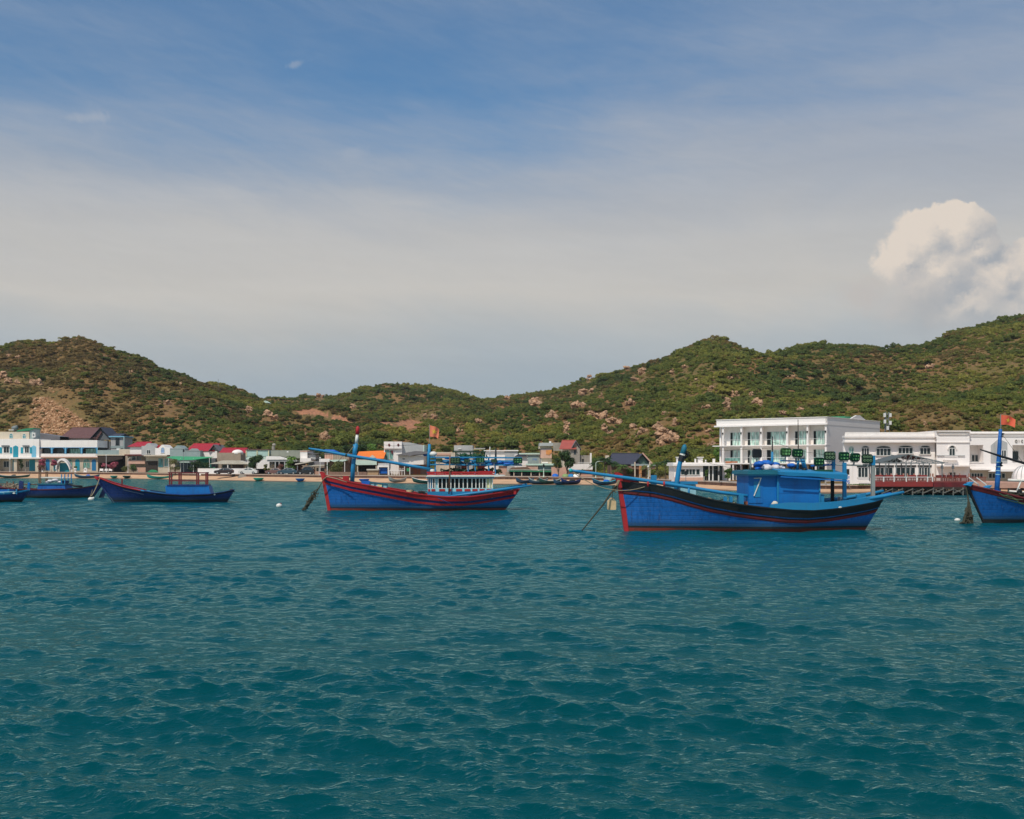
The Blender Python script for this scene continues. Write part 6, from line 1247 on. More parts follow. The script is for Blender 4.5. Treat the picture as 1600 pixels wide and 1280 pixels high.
B = Bld('white_shed_house', 'white boarded shed house with a shallow dark grey roof before the tall grey building', 'house', 643, 250, 744)
B.wall(622, 640, 710.5, 726, WHT2); B.wall(640, 662, 712, 726, WHT, -0.2); B.poly('roof', [(619, 710.8), (641, 706.2), (650, 704.8), (670, 706), (668, 709), (645, 711.5), (640, 713.5), (638, 711.5), (622, 711.8)], GRROOF, -1.0, 7); B.window(629, 632.5, 716.5, 718, 1, sill=False); B.wall(622, 668, 726, None, BRICK, 1.5); B.box('blue_strip', 660.5, 669, 706.5, 713, TARP, 0.5, 1)
B.posts((633.3, 641.5), 728, 744, -1.8, WFR, 0.08); B.box('green_notice', 635.8, 641, 731.5, 736.5, GSHADE, -0.6, -0.5); B.box('orange_door', 645, 651, 730, 744, paint('rust_orange', (0.30, 0.10, 0.05), 0.8), 1.4, 1.5); B.box('orange_door', 652, 656, 730, 744, paint('rust_orange', (0.30, 0.10, 0.05), 0.8), 1.4, 1.5)
B = Bld('blue_shop', 'little shop front with a bright blue hanging sheet under a white frame', 'shop', 599, 243, 744)
B.box('shop_frame', 590.5, 608, 727.5, 730, WHT, -0.6, 0.4); B.posts((591.3, 607.4), 727.5, 744, -0.5, WHT, 0.15); B.box('blue_sheet', 592.5, 605, 731, 740, TARP, 0.0, 0.1); B.wall(590.5, 608, 724, None, LGREY, 0.4, 3)
B = Bld('kiosk', 'small tan kiosk with a flat roof on the promenade by the blue shop', 'kiosk', 582.5, 240, 744.5)
B.wall(574, 591, 735, None, paint('plywood', (0.46, 0.30, 0.17), 0.85, 0.4, 2), 0, 2); B.slab(573, 592, 733, 735, PROOF, 0.3, y1=2.2, name='roof')
B = Bld('low_brown_wall', 'low brown brick wall behind the red and blue boat bow', 'wall', 547, 236, 743)
B.wall(513, 573, 737.5, 744.5, BRICK, 0, 0.3)
# behind the boat with the windowed cabin
B = Bld('grey_flat_house', 'small grey flat roofed block above the lamp rack of the middle boat', 'house', 724, 262, 742)
B.wall(709.5, 738.5, 696, None, LGREY); B.box('small_vent', 716, 721, 700.5, 702, WFR, -0.2, 0); B.box('pipe_frame', 738.5, 758, 700.2, 701, WFR, 1, 1.2)
B = Bld('pink_trim_house', 'low house with a pink band behind the aft mast of the middle boat', 'house', 690, 255, 743)
B.wall(680, 712, 706.5, None, CREAM); B.box('pink_band', 682, 704, 708.5, 711.5, PINKW, -0.1, 0)
B = Bld('white_flat_house', 'white flat roofed house right of the lamp rack antenna', 'house', 770, 252, 742)
B.wall(757, 789, 705, None, WHT); B.slab(756, 789, 703.6, 705.2, WHT2, 0.3); B.box('stone_band', 757, 789, 708.5, 709.3, LGREY, -0.1, 0); B.wall(789, 809, 705, None, LGREY, -0.4); B.slab(788, 810, 703.4, 705, WHT, 0.7)
B = Bld('turquoise_panel_house', 'white and pale teal building with a turquoise wall panel bearing faint blue letters', 'building', 829, 242, 742.5)
B.wall(804, 843, 710, None, WHT2); B.box('teal_panel', 824.5, 842, 711.5, 724, GTEAL, -0.1, -0.01); B.slab(811, 844, 708, 710.2, PCYAN, 0.5)
for i, (a, b_, c_, d_) in enumerate(((832.3, 716.5, 832.9, 719.5), (833.8, 716.5, 835.2, 717.0), (833.8, 717.8, 835.2, 718.3), (836.2, 716.5, 836.8, 719.5), (837.8, 716.5, 838.4, 719.5))): B.box('blue_letter_stroke', a, c_, b_, d_, TARP, -0.13, -0.1)
B.poly('roof', [(804, 713), (823, 713.5), (822, 711.2), (810, 709.8)], SROOF, -0.6, 1)
B = Bld('green_roof_shop', 'open fronted shop with a pale green sheet roof on the promenade', 'shop', 832, 225, 745)
B.poly('hip_roof', [(793, 735), (800, 730.5), (824, 729.5), (832, 735)], BRROOF, 2.5, 6); B.poly('green_roof', [(793.5, 734.3), (871, 736), (870, 737.8), (797, 736.8)], GROOF, -2.2, 4); B.box('pale_edge', 793, 871, 734.0, 734.6, PCYAN, -2.3, -2.2)
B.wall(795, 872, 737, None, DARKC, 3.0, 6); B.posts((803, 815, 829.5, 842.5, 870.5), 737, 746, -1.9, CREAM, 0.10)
for a, b_ in ((805, 814), (817, 828), (831, 841)): B.box('glass_front', a, b_, 738.5, 747, GGLASS if a < 806 else GLASS, 2.8, 2.9)
B.box('notice', 832.5, 836.5, 740.5, 745, WHT, 2.6, 2.7); B.wall(844, 857, 737.5, None, TAN, 1.5, 3); B.box('roller_door', 845, 851, 738, 747, PINKW, 1.4, 1.5); B.box('roller_door', 861, 871, 738, 747, GTEAL, 1.4, 1.5); B.box('side_wall', 790, 797, 737.5, 747, TAN, -1.8, 3)
B = Bld('pink_wall_house', 'low dusty pink walled house between the green roofed shop and the teal panel', 'house', 815, 232, 744)
B.wall(779, 792, 728, None, PINKW); B.wall(822, 840, 727, 736, PINKW, -2, 0); B.box('roof_slab', 822, 866, 724.5, 727.2, PCYAN, -2.2, 3); B.wall(841, 864, 727.2, 734.5, GTEAL, -1.5, 3); B.box('roof_ledge', 776, 830, 727.2, 728.4, CREAM, -0.3, 3)
B = Bld('tower_house', 'narrow beige tower house with an orange flash and stacked balconies', 'house', 854, 235, 744)
B.wall(846, 862, 694, None, CREAM); B.slab(843, 864, 692.2, 697, LGREY, 0.8); B.slab(845, 862, 701, 703.5, GRROOF, 0.4); B.wall(845, 862, 703.5, 716, PINKW, -0.5); B.poly('orange_panel', [(853, 703.5), (862, 703), (862, 707), (858, 711), (853, 710)], paint('pale_orange_panel', (0.66, 0.26, 0.08), 0.7), -0.6, -0.51); B.wall(845, 858, 716.5, 724, LGREY, 0.5); B.poly('arched_top', [(842, 701), (843, 696), (846, 692), (849, 691.5), (849, 701)], CREAM, 1, 6); B.box('roof_tank', 858.5, 861.5, 689.5, 692.2, WHT, 1, 2); B.slab(847, 856, 722, 724, WHT, 0.5)
B = Bld('terracotta_house', 'unfinished concrete house with a terracotta red pitched roof', 'house', 892, 228, 744, depth=8)
B.wall(879, 903.5, 700, None, CREAM); B.gable_lr(873.5, 900.5, 687.8, 701.2, RROOF2, 0.7, None, 6, -1.5); B.gable_fb(891.5, 908, 688.3, 702, GRROOF, CONC, y0=-0.6); B.wall(892, 906, 700, None, CONC, -0.2); B.window(896.5, 900, 703.5, 710.5, 1, -0.2, CONC, sill=False); B.box('inner_beam', 866, 880, 691, 704, CONC, 5, 8)
B.wall(904, 924, 711.5, None, CONC, 0.5); B.window(909.5, 912.5, 717, 724, 1, 0.5, CONC, DARKC, sill=False); B.box('column', 922, 924.5, 708, 727, WHT, 0.2, 0.6); B.box('column', 904, 906, 699, 712, CONC, 0.2, 0.5)
B = Bld('white_terrace_wall', 'long low white terrace wall below the concrete house', 'wall', 905, 222, 745)
B.wall(886, 926, 725.5, 734, WHT, 0, 3); B.wall(862, 926, 730, None, PINKW, 0.6, 3); B.rail(903, 924, 722.5, 725.5, 0.2, WFR, 10)
B = Bld('slate_roof_house', 'house with a big dark slate roof and a timber braced gable porch', 'house', 980, 222, 745, depth=9)
B.wall(955, 1010, 725, None, BRICK, 1); B.gable_lr(951, 998, 708.5, 725, SROOF, 0.9, None, 8, -4); B.gable_fb(988, 1018, 708.8, 726, SROOF, paint('green_grey_gable', (0.10, 0.16, 0.13), 0.8), y0=-0.8)
MB().bar((B.x(1003), -1.0, B.z(708)), (B.x(1019), -1.0, B.z(725.5)), 0.2, 0.25).build('barge_board', PINKW, B.o); B.box('porch_beam', 985, 1022, 725.2, 728, GTEAL, -2.2, 1); B.box('porch_fascia', 974, 1022, 728.2, 733, BRICK, -2.0, 1); B.posts((998.5,), 728, 746, -2.1, paint('orange_column', (0.55, 0.25, 0.10), 0.8), 0.25, 'column'); B.posts((990, 1013), 722, 746, -2.3, CREAM, 0.12, 'column'); B.box('white_gable', 947.5, 953, 711.5, 717, CREAM, 2, 3)
# pavilion
B = Bld('white_pavilion', 'single storey white pavilion with roof top pillars left of the hotel', 'building', 1090, 175, 752)
B.wall(1053.5, 1098.5, 727, None, WHT2, 0, 6); B.slab(1050.5, 1132, 725.3, 728, WHT2, 0.6, y1=6.5, name='cornice'); B.slab(1051.5, 1131, 722.8, 725.2, WHT, 0.35, y1=6.3, name='parapet')
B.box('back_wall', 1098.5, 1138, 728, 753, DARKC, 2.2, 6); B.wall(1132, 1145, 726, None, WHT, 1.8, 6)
for x0, x1, n in ((1064, 1070, 1), (1072, 1086, 3), (1088, 1093, 1)): B.window(x0, x1, 733.5, 741.7, n, 0)
B.box('window_surround', 1062.5, 1095, 731.3, 732.8, WHT, -0.15, -0.001); B.box('base_band', 1053.5, 1098.5, 746, 753, PINKW, -0.12, -0.001)
for px, w_, t in ((1060, 5, 714), (1070.5, 1.8, 719.5), (1087, 2.4, 716), (1095, 7, 714), (1103, 1.8, 717.5), (1116, 3.5, 716)):
    o = B.box('roof_pillar', px-w_/2, px+w_/2, t+1, 722.9, WHT2, 0.2, 0.2+w_*B.s)
    if w_ > 4: MB().box(B.x(px-w_/2-1.3), B.x(px+w_/2+1.3), 0.05, 0.35+w_*B.s, B.z(t+1), B.z(t)).build('pillar_cap', WHT2, o)
B.posts((1108.5, 1114.2, 1123.5), 728, 752.5, 0.3, WFR, 0.10, 'door_frame'); B.box('sliding_door', 1102, 1130, 729, 752.5, GLASS, 1.2, 1.25); B.box('transom', 1102, 1130, 733.8, 734.6, STEEL, 1.1, 1.19)
# hotel: rotated block, front towards the left, built in metres
D1, D2 = 187.0, 175.0
xl, xr = X(1122, D1), X(1292, D2); hz_ = zr(1180)
ang = math.atan2(D2-D1, xr-xl); Lf = math.hypot(xr-xl, D2-D1); dep = 23.4
H_ = thing('hotel_building', 'three storey white hotel with balconies, its blank side wall facing right', 'hotel', (xl, D1, hz_), ang)
top = (YH-652)*D2/F+CH-hz_
def fx(px):     # photo column on the front plane -> metres along the front
    k = (px-800)/F; return (k*D1-xl)/(math.cos(ang)-k*math.sin(ang))
def fxb(px, y=1.25):
    k = (px-800)/F; return (k*(D1+y*math.cos(ang))-(xl-y*math.sin(ang)))/(math.cos(ang)-k*math.sin(ang))
def hb(name, x0, x1, y0, y1, z0, z1, mat, parent=None): return MB().box(x0, x1, y0, y1, z0, z1).build(name, mat, parent or H_)
f1, f2 = 2.85, 5.85; par = 9.25
hb('parapet', -0.3, Lf, 0, dep, par, top, WHT2); hb('cornice', -0.6, Lf+0.25, -0.35, 0.2, par-0.25, par, WHT2); hb('cornice_cap', -0.4, Lf+0.1, -0.12, dep+0.05, top, top+0.10, WHT)
hb('core', 0.1, Lf-0.25, 1.3, dep, -1.0, par-0.002, WHT); hb('side_wall', Lf-0.25, Lf, 0, dep, -1.0, par-0.003, LGREY if False else WHT2); hb('end_wall', -0.2, 0.1, 0.9, dep, -1.0, par-0.003, WHT2)
hb('floor_slab', -0.9, Lf+0.02, -0.3, 1.29, f2-0.14, f2, WHT2); hb('floor_slab', -0.5, Lf+0.02, -0.2, 1.29, f1-0.14, f1, WHT2)
# raised shoulder on the side wall
sh_ = [(0, top), (5.5, top-0.25), (9.0, top-0.15), (12.5, top+0.75), (14.0, top+0.8), (17.0, top+0.0), (dep, top-0.1), (dep, top-1.2), (0, top-1.2)]
MB().prism(sh_, Lf-0.22, Lf+0.03, ax='x').build('stepped_side_parapet', WHT2, H_); hb('green_roof_panel', Lf-3, Lf-0.6, 9, 14, top, top+0.5, GROOF)
for px in (1130, 1158.5, 1189.5, 1230, 1262, 1290.5):
    x = fx(px); hb('balcony_column', x-0.15, x+0.15, -0.1, 0.25, f2, par-0.26, WHT2); hb('balcony_column', x-0.15, x+0.15, -0.1, 0.25, -0.5, f2-0.145, WHT2)
    hb('wall_lamp', x-0.10, x+0.10, -0.22, -0.1, f2+1.9, f2+2.2, BLACK)
for i, (a, b_) in enumerate(((1142, 1157), (1169, 1186), (1199, 1228), (1243, 1260), (1272, 1289))):
    x0, x1 = fxb(a-0.5), fxb(b_)
    for z0 in (f2, f1):
        f = MB(); f.box(x0-0.08, x0, 1.22, 1.32, z0, z0+2.25).box(x1, x1+0.08, 1.22, 1.32, z0, z0+2.25).box(x0, x1, 1.22, 1.32, z0+2.2, z0+2.28)
        for k in range(1, 3): xx = x0+(x1-x0)*k/3; f.box(xx-0.04, xx+0.04, 1.23, 1.3, z0, z0+2.2)
        w_ = f.build('balcony_door', WFR, H_)
        MB().box(x0, x1, 1.255, 1.29, z0+0.001, z0+2.2).build('pane', CURT, w_)
        MB().box(x0, x0+(x1-x0)*0.2, 1.24, 1.254, z0+0.01, z0+2.19).build('dark_gap', DARKIN, w_)
    xa, xb = fx((1130, 1158.5, 1189.5, 1230, 1262)[i])+0.22, fx((1158.5, 1189.5, 1230, 1262, 1290.5)[i])-0.22
    for z0 in (f2, f1):
        hb('railing_bar', xa, xb, -0.05, 0.0, z0+0.92, z0+0.97, WFR)
    hb('partition_wall', xb-0.05, xb+0.1, 0.35, 1.29, f2, par-0.26, WHT)
hb('terracotta_planter', fx(1134), fx(1152), -0.1, 0.15, f1, f1+0.35, paint('terracotta', (0.50, 0.20, 0.10), 0.85)); hb('glass_railing', fx(1133), fx(1156), -0.06, -0.03, f1+0.4, f1+0.9, GGLASS)
hb('ground_glass', 0.5, Lf-0.5, 1.1, 1.29, 0.0, f1-0.3, GLASS)
for k in range(9): xx = 0.6+k*(Lf-1.2)/8; hb('ground_mullion', xx-0.05, xx+0.05, 1.02, 1.1, 0.0, f1-0.3, WFR)
hb('terrace_pergola', fx(1158), fx(1290), -3.5, -0.25, f1-0.15, f1+0.05, WHT)
for px in (1160, 1190, 1225, 1260, 1288): x = fx(px); hb('pergola_post', x-0.12, x+0.12, -3.4, -3.16, -0.5, f1-0.15, WHT)
# long white building
B = Bld('resort_hall', 'long two storey white hall with arched windows and a deep cornice', 'building', 1400, 150, 757)
B.skew('wall', 1320, 1463, 677, None, WHT2, 0.9, 14); B.wall(1320, 1463, 684, 689.6, WHT2, 0, 0.89, 'frieze'); B.slab(1318.5, 1464, 689.6, 691.6, WHT2, 0.35, y1=0.95, name='cornice'); B.slab(1319, 1464, 680.8, 683.9, WHT2, 0.22, y1=0.95, name='upper_moulding'); B.skew('parapet', 1320.5, 1463, 675.5, 680.7, WHT, 0.0, 14)
B.wall(1320, 1463, 691.7, None, WHT2, 0.45, 0.89, 'lower_wall')
for x0, x1, t, bt, n in ((1328, 1335, 697.5+0, 712, 2), (1348, 1359, 696.5, 711, 3), (1371, 1393, 696.4, 711.5, 4), (1405.5, 1427.5, 696, 708.5, 4), (1439.5, 1455, 696, 709.5, 3)):
    B.window(x0, x1, t+4.2-3.7, bt, n, 0.42, WFR, GLASS if x0 > 1330 else GGLASS, arch=0.55, name='arched_window')
for px, y_ in ((1331, 0), (1365, 0), (1400, 0), (1434, 0), (1459, 0)): B.box('pilaster', px-2.5, px+2.5, 708, 757.5, WHT, 0.33, 0.449)
for x0, x1, n in ((1342.5, 1357, 3), (1370, 1396, 4), (1401.5, 1431, 4), (1437, 1455, 4)): B.window(x0, x1, 731, 745.5, n, 0.42, WFR, GLASS, name='french_window'); B.box('lintel', x0-2, x1+2, 727, 729.5, DARKC, 0.25, 0.44)
B.door(1323, 1330, 733, 756, DARKC, 0.44, name='open_doorway'); B.rail(1341, 1358, 747.5, 754.5, 0.0, WHT2, 12, 'balustrade')
sg = thing('notice_board', 'white board with blue lettering standing outside the resort hall doorway', 'sign', (X(1324, 143), 143, zr(1324)))
q = 143/F; MB().box(-4.5*q, 4.5*q, -0.04, 0.04, 2*q, 17*q).build('board', WHT2, sg); mb = MB()
for i in range(3): mb.box((-3.2+i*2.4)*q, (-2.0+i*2.4)*q, -0.06, -0.041, 11*q, 15*q)
mb.build('blue_bars', TARP, sg)
for cx in (-1.9, 2.0):
    g_ = MB(); pts = [(cx*q+1.5*q*math.cos(a), -0.05, 5.5*q+2.2*q*math.sin(a)) for a in [R(50)+R(260)*k/10 for k in range(11)]]; g_.tube(pts, 0.05, 5)
    if cx > 0: g_.box((cx+0.2)*q, (cx+1.5)*q, -0.08, -0.041, 4.6*q, 5.5*q)
    g_.build('blue_letter', TARP, sg)
MB().box(-4*q, -3.4*q, 0.0, 0.1, -0.3, 2*q).build('leg', STEEL, sg); MB().box(3.4*q, 4*q, 0.0, 0.1, -0.3, 2*q).build('leg', STEEL, sg)
B = Bld('resort_tower_bay', 'white projecting bay with a single narrow arched window and small balcony', 'building', 1492, 149, 757)
B.skew('wall', 1463.2, 1515, 683, None, WHT2, 0, 14); B.slab(1463.2, 1515.5, 673, 674.6, WHT2, 0.3, y1=14); B.wall(1463.5, 1515, 674.6, 683, WHT, 0.06, 14, 'parapet'); B.slab(1466, 1511, 677.5, 679, WHT, 0.12, y1=0.05, name='moulding'); B.slab(1463.2, 1514.6, 690.5, 691.8, WHT, 0.15, y1=-0.001, name='string_course'); B.slab(1464, 1507, 711.4, 712.4, LGREY, 0.18, y1=-0.001, name='string_course')
B.window(1483.5, 1491.5, 696.5, 712.5, 2, 0, WFR, GLASS, arch=True, name='arched_window')
mb = MB(); cx, cz, ro, ri = B.x(1487.5), B.z(702.5), 7.6*B.s, 6.0*B.s
for i in range(12): a0, a1 = math.pi*i/12, math.pi*(i+1)/12; mb.prism([(cx+ri*math.cos(a0), cz+ri*math.sin(a0)), (cx+ro*math.cos(a0), cz+ro*math.sin(a0)), (cx+ro*math.cos(a1), cz+ro*math.sin(a1)), (cx+ri*math.cos(a1), cz+ri*math.sin(a1))], -0.15, -0.001)
mb.build('arch_moulding', WHT, B.o); B.rail(1474, 1494, 713, 718, -0.5, WHT2, 10, 'balustrade'); B.slab(1473, 1495, 718, 719.2, WHT2, 0.6, y1=-0.001, name='balcony_slab')
B.window(1483, 1492.5, 738.5, 748.5, 2, 0, WFR, GLASS); B.slab(1463, 1516, 727, 729, WHT, 1.8, y1=-0.001, name='canopy')
B = Bld('resort_right_wing', 'white resort wing with recessed balconies and grey letters near the right edge', 'building', 1580, 149.5, 757)
for a, b_, t, u_ in ((1515.3, 1700, 674.5, 695.5),): B.wall(a, b_, t, u_, WHT2, 0, 14)
B.slab(1515.3, 1700, 676.5, 678, WHT, 0.2, y1=-0.001, name='moulding'); B.slab(1515.3, 1700, 681, 682, WHT, 0.12, y1=-0.001, name='moulding'); B.slab(1515.3, 1700, 732.2, 734.5, WHT, 0.5, y1=-0.001, name='moulding')
B.wall(1515.3, 1700, 723, 733, WHT2, 0, 14); B.wall(1515.3, 1700, 733, None, CREAM, 1.0, 14)
for a, b_ in ((1536.5, 1548), (1548, 1562.5), (1572, 1582), (1608, 1630), (1660, 1700)): B.wall(a, b_, 695.5, 723, WHT2, 0, 14)
B.box('recess_back', 1513, 1700, 695.5, 723, WHT, 1.7, 14)
B.poly('bay_gable', [(1548, 723), (1548, 696), (1560, 685.5), (1573.5, 692), (1573.5, 723)], LGREY, -0.10, -0.002); B.window(1561, 1571, 704, 716.5, 3, -0.1, WFR, GLASS)
B.window(1526.5, 1536, 711, 721, 2, 1.7, WFR, GLASS); B.window(1590, 1600, 705, 718.5, 1, 1.7, WFR, GLASS); B.window(1640, 1652, 705, 718.5, 2, 1.7, WFR, GLASS)
B.box('balcony_wall', 1513, 1537, 722, 723.1, WHT2, -0.1, 0.0); mb = MB().ball((B.x(1586.5), -0.2, B.z(706.5)), 0.16); mb.build('wall_lamp', BLACK, B.o)
# grey letters on the frieze
LT = paint('grey_letter', (0.28, 0.25, 0.22), 0.8)
for cx in (1587.5,): MB().tube([(B.x(cx)+1.6*B.s*math.cos(a), -0.06, B.z(689.5)+1.9*B.s*math.sin(a)) for a in [2*math.pi*k/12 for k in range(13)]], 0.05, 5).build('letter_o', LT, B.o)
MB().box(B.x(1588.3), B.x(1589.4), -0.08, -0.02, B.z(691.6), B.z(690.2)).build('letter_tail', LT, B.o); MB().box(B.x(1591.6), B.x(1592.3), -0.08, -0.02, B.z(691.3), B.z(687.6)).build('letter_i', LT, B.o)
MB().tube([(B.x(1597)+1.5*B.s*math.cos(a), -0.06, B.z(689.5)+1.9*B.s*math.sin(a)) for a in [R(40)+R(280)*k/10 for k in range(11)]], 0.05, 5).build('letter_c', LT, B.o)
for x0, x1 in ((1518, 1540), (1550, 1575)): B.window(x0, x1, 740, 747, 5, 1.0, WFR, GLASS)
B.poly('shade_awning', [(1542, 736.8), (1585, 736.5), (1580, 733.5), (1550, 733.2)], WHT2, -2.5, -0.1)
dm = thing('striped_dome_tent', 'white ribbed dome tent at the right edge of the waterfront', 'tent', (X(1600, 138), 138, zr(1600)))
q = 138/F; P = []
for i in range(9):
    a = math.pi/2*i/8; P.append([(17*q*math.cos(a)*math.cos(b_), 17*q*math.cos(a)*math.sin(b_), (12+20*math.sin(a))*q) for b_ in [2*math.pi*k/28 for k in range(29)]])
MB().grid(P).build('tent_skin', WHT2, dm); mb = MB()
for k in range(14): b_ = 2*math.pi*k/14; mb.tube([(17.4*q*math.cos(R(a))*math.cos(b_), 17.4*q*math.cos(R(a))*math.sin(b_), (12+20.4*math.sin(R(a)))*q) for a in range(0, 91, 15)], 0.05, 5)
mb.build('rib', LGREY, dm); MB().box(-17*q, 17*q, -17*q, 17*q, 10.5*q, 12*q).build('tent_ring', WHT, dm)
for a in (-14, -5, 5, 14): MB().box(a*q-0.08, a*q+0.08, -15*q, -15*q+0.16, -0.3, 10.5*q).build('tent_post', WFR, dm)
# ---------------------------------------------------------------- pier with red deck
pr = thing('pier_terrace', 'red decked pier terrace on crossed piles with a white railing', 'pier', (X(1440, 128), 128, 0))
q = 128/F; zd = Zp(753, 128); dz0 = Zp(760.5, 128)
gx = lambda px: (px-1440)*q
REDD = paint('red_deck_board', (0.27, 0.032, 0.028), 0.75, 0.5, 0.8, (0.13, 0.03, 0.03)); PILE = paint('weathered_pile', (0.17, 0.16, 0.14), 0.9, 0.6, 2)
def plan(x0, x1, y0, y1): k0, k1 = (x0-800)/F, (x1-800)/F; return [(gx(x0)+k0*y0, y0), (gx(x1)+k1*y0, y0), (gx(x1)+k1*y1, y1), (gx(x0)+k0*y1, y1)]
MB().prism(plan(1361, 1458, -0.02, 14), dz0, zd, ax='z').build('deck', REDD, pr); MB().prism(plan(1458.3, 1512, 0.6, 14), dz0-0.05, zd-0.06, ax='z').build('deck', DRED, pr)
MB().prism(plan(1363, 1510, 0.3, 13), dz0-0.3, dz0-0.06, ax='z').build('under_beam', DWOOD, pr)
rnd = random.Random(4)
for row, y in enumerate((0.25, 3.0, 6.0, 9.0)):
    xs_ = [gx(1363+i*(9.8 if row else 15.8))+(563+i*9.8)/F*y for i in range(16 if row else 10)]
    for i, x in enumerate(xs_): MB().tube([(x, y, -1.5), (x+rnd.uniform(-0.05, 0.05), y, dz0-0.1)], 0.10 if row else 0.08, 7).build('pile', PILE if row < 2 else DWOOD, pr)
    mb = MB()
    for i in range(len(xs_)-1):
        mb.bar((xs_[i], y-0.12, 0.25), (xs_[i+1], y-0.12, dz0-0.25), 0.07, 0.10)
        if (i+row) % 2 == 0 or row > 1: mb.bar((xs_[i], y+0.12, dz0-0.25), (xs_[i+1], y+0.12, 0.25), 0.07, 0.10)
    mb.build('cross_brace', PILE if row < 2 else DWOOD, pr)
mb = MB()
for px in (1365, 1381, 1397.5, 1416.5, 1433, 1449.5, 1457.5): mb.box(gx(px)-0.06, gx(px)+0.06, 0.05, 0.17, zd, Zp(745, 128))
mb.box(gx(1361), gx(1458), 0.06, 0.14, Zp(745.5, 128)-0.04, Zp(745.5, 128)+0.03)
mb.build('front_railing', WFR, pr)
mb = MB()
for i in range(75): mb.box(gx(1361+i*1.3)-0.015, gx(1361+i*1.3)+0.015, 0.09, 0.12, zd, Zp(746, 128))
mb.build('railing_bars', paint('rust_red_bars', (0.30, 0.08, 0.05), 0.8), pr)
mb = MB()
for i in range(60): mb.box(gx(1459+i*1.45)-0.02, gx(1459+i*1.45)+0.02, 0.75, 0.79, zd-0.06, Zp(746, 128))
mb.box(gx(1459), gx(1546), 0.73, 0.8, Zp(746, 128), Zp(745.2, 128)); mb.build('side_railing', paint('rust_red_bars', (0.30, 0.08, 0.05), 0.8), pr)
MB().box(gx(1512.3), gx(1625), 2.0, 14, dz0-0.2, zd-0.1).build('boardwalk', paint('pink_boardwalk', (0.55, 0.30, 0.22), 0.85, 0.4), pr)
for px in range(1520, 1625, 14): MB().tube([(gx(px), 2.3, -1), (gx(px), 2.3, dz0-0.2)], 0.12, 7).build('pile', PILE, pr)
# furniture on the pier as separate things
for i, px in enumerate((1372, 1388, 1405, 1424, 1441, 1470, 1487, 1502)):
    t = thing('cafe_table', ['red cloth cafe table under the dark canopy, first from its left end', 'red cloth cafe table behind the second white rail post', 'red cloth cafe table at the middle of the canopy terrace', 'red cloth cafe table right of the canopy ridge', 'red cloth cafe table by the right canopy posts', 'dark red table on the open deck just past the canopy', 'dark red table in the middle of the open deck', 'dark red table at the right end of the open deck'][i], 'table', (X(px, 131), 131, zd), group='cafe tables on the pier')
    MB().box(-0.45, 0.45, -0.4, 0.4, 0.42, 0.76).build('table_cloth', REDD if i < 5 else DRED, t); MB().tube([(0, 0, 0), (0, 0, 0.44)], 0.05, 6).tube([(0, 0, 0), (0, 0, 0.03)], 0.25, 8).build('table_leg', STEEL, t)
    for sx in (-1, 1):
        c_ = thing('cafe_chair', 'brown slatted chair on the %s side of the %s pier table' % ('left' if sx < 0 else 'right', ['first', 'second', 'third', 'fourth', 'fifth', 'sixth', 'seventh', 'eighth'][i]), 'chair', (X(px, 131)+sx*0.75, 131, zd), group='cafe chairs on the pier')
        MB().box(-0.22, 0.22, -0.22, 0.22, 0.40, 0.45).build('seat', PINKW, c_); MB().box(sx*0.2-0.025, sx*0.2+0.025, -0.22, 0.22, 0.46, 0.95).build('backrest', PINKW, c_)
        for ax_ in (-1, 1):
            for ay in (-1, 1): MB().box(ax_*0.2-0.02, ax_*0.2+0.02, ay*0.19-0.02, ay*0.19+0.02, 0, 0.399).build('leg', DWOOD, c_)
cn = thing('truss_canopy', 'dark open truss canopy with a shallow ridge over the red pier terrace', 'canopy', (X(1409, 134), 134, Zp(753, 128)))
q = 134/F; gx = lambda px: (px-1409)*q; gz = lambda py: (753-py)*q
DCAN = paint('dark_canopy_sheet', (0.09, 0.105, 0.10), 0.6, 0.4, 1)
V = [(gx(1363), -3, gz(724)), (gx(1406), -3, gz(711.2)), (gx(1431), -3, gz(717.5)), (gx(1363), 3, gz(724.5)), (gx(1406), 3, gz(712.5)), (gx(1431), 3, gz(718.5))]
MB().add(V+[(a, b_, c-0.1) for a, b_, c in V], [(0, 1, 4, 3), (1, 2, 5, 4), (6, 9, 10, 7), (7, 10, 11, 8), (0, 6, 7, 1), (1, 7, 8, 2), (3, 4, 10, 9), (4, 5, 11, 10), (0, 3, 9, 6), (2, 8, 11, 5)]).build('canopy_sheet', DCAN, cn)
MB().prism([(gx(1364), gz(724.6)), (gx(1406), gz(712.2)), (gx(1424), gz(723.5))], 2.6, 2.7).build('back_sheet', DCAN, cn)
mb = MB()
for y in (-3, 3):
    mb.bar((gx(1363), y, gz(724.6)), (gx(1460), y, gz(725.2)), 0.09, 0.12).bar((gx(1406), y, gz(711.8)), (gx(1461), y, gz(724.5)), 0.09, 0.10)
    for i, px in enumerate(range(1370, 1460, 8)):
        tz = np.interp(px, [1363, 1406, 1461], [724, 712, 724.5]); tz2 = np.interp(px+8, [1363, 1406, 1461], [724, 712, 724.5])
        mb.bar((gx(px), y, gz(724.6)), (gx(px), y, gz(tz)), 0.05, 0.05).bar((gx(px), y, gz(724.6)), (gx(px+8), y, gz(tz2)), 0.04, 0.05)
for px in range(1431, 1461, 5): tz = np.interp(px, [1406, 1461], [712, 724.5]); mb.bar((gx(px), -3, gz(tz)), (gx(px), 3, gz(tz)), 0.06, 0.06)
mb.build('roof_truss', STEEL, cn)
for px in (1371, 1387, 1402, 1422, 1437.5, 1457):
    for y in (-3, 3): MB().tube([(gx(px), y, 0), (gx(px), y, gz(724.6))], 0.07, 7).build('canopy_post', STEEL, cn)
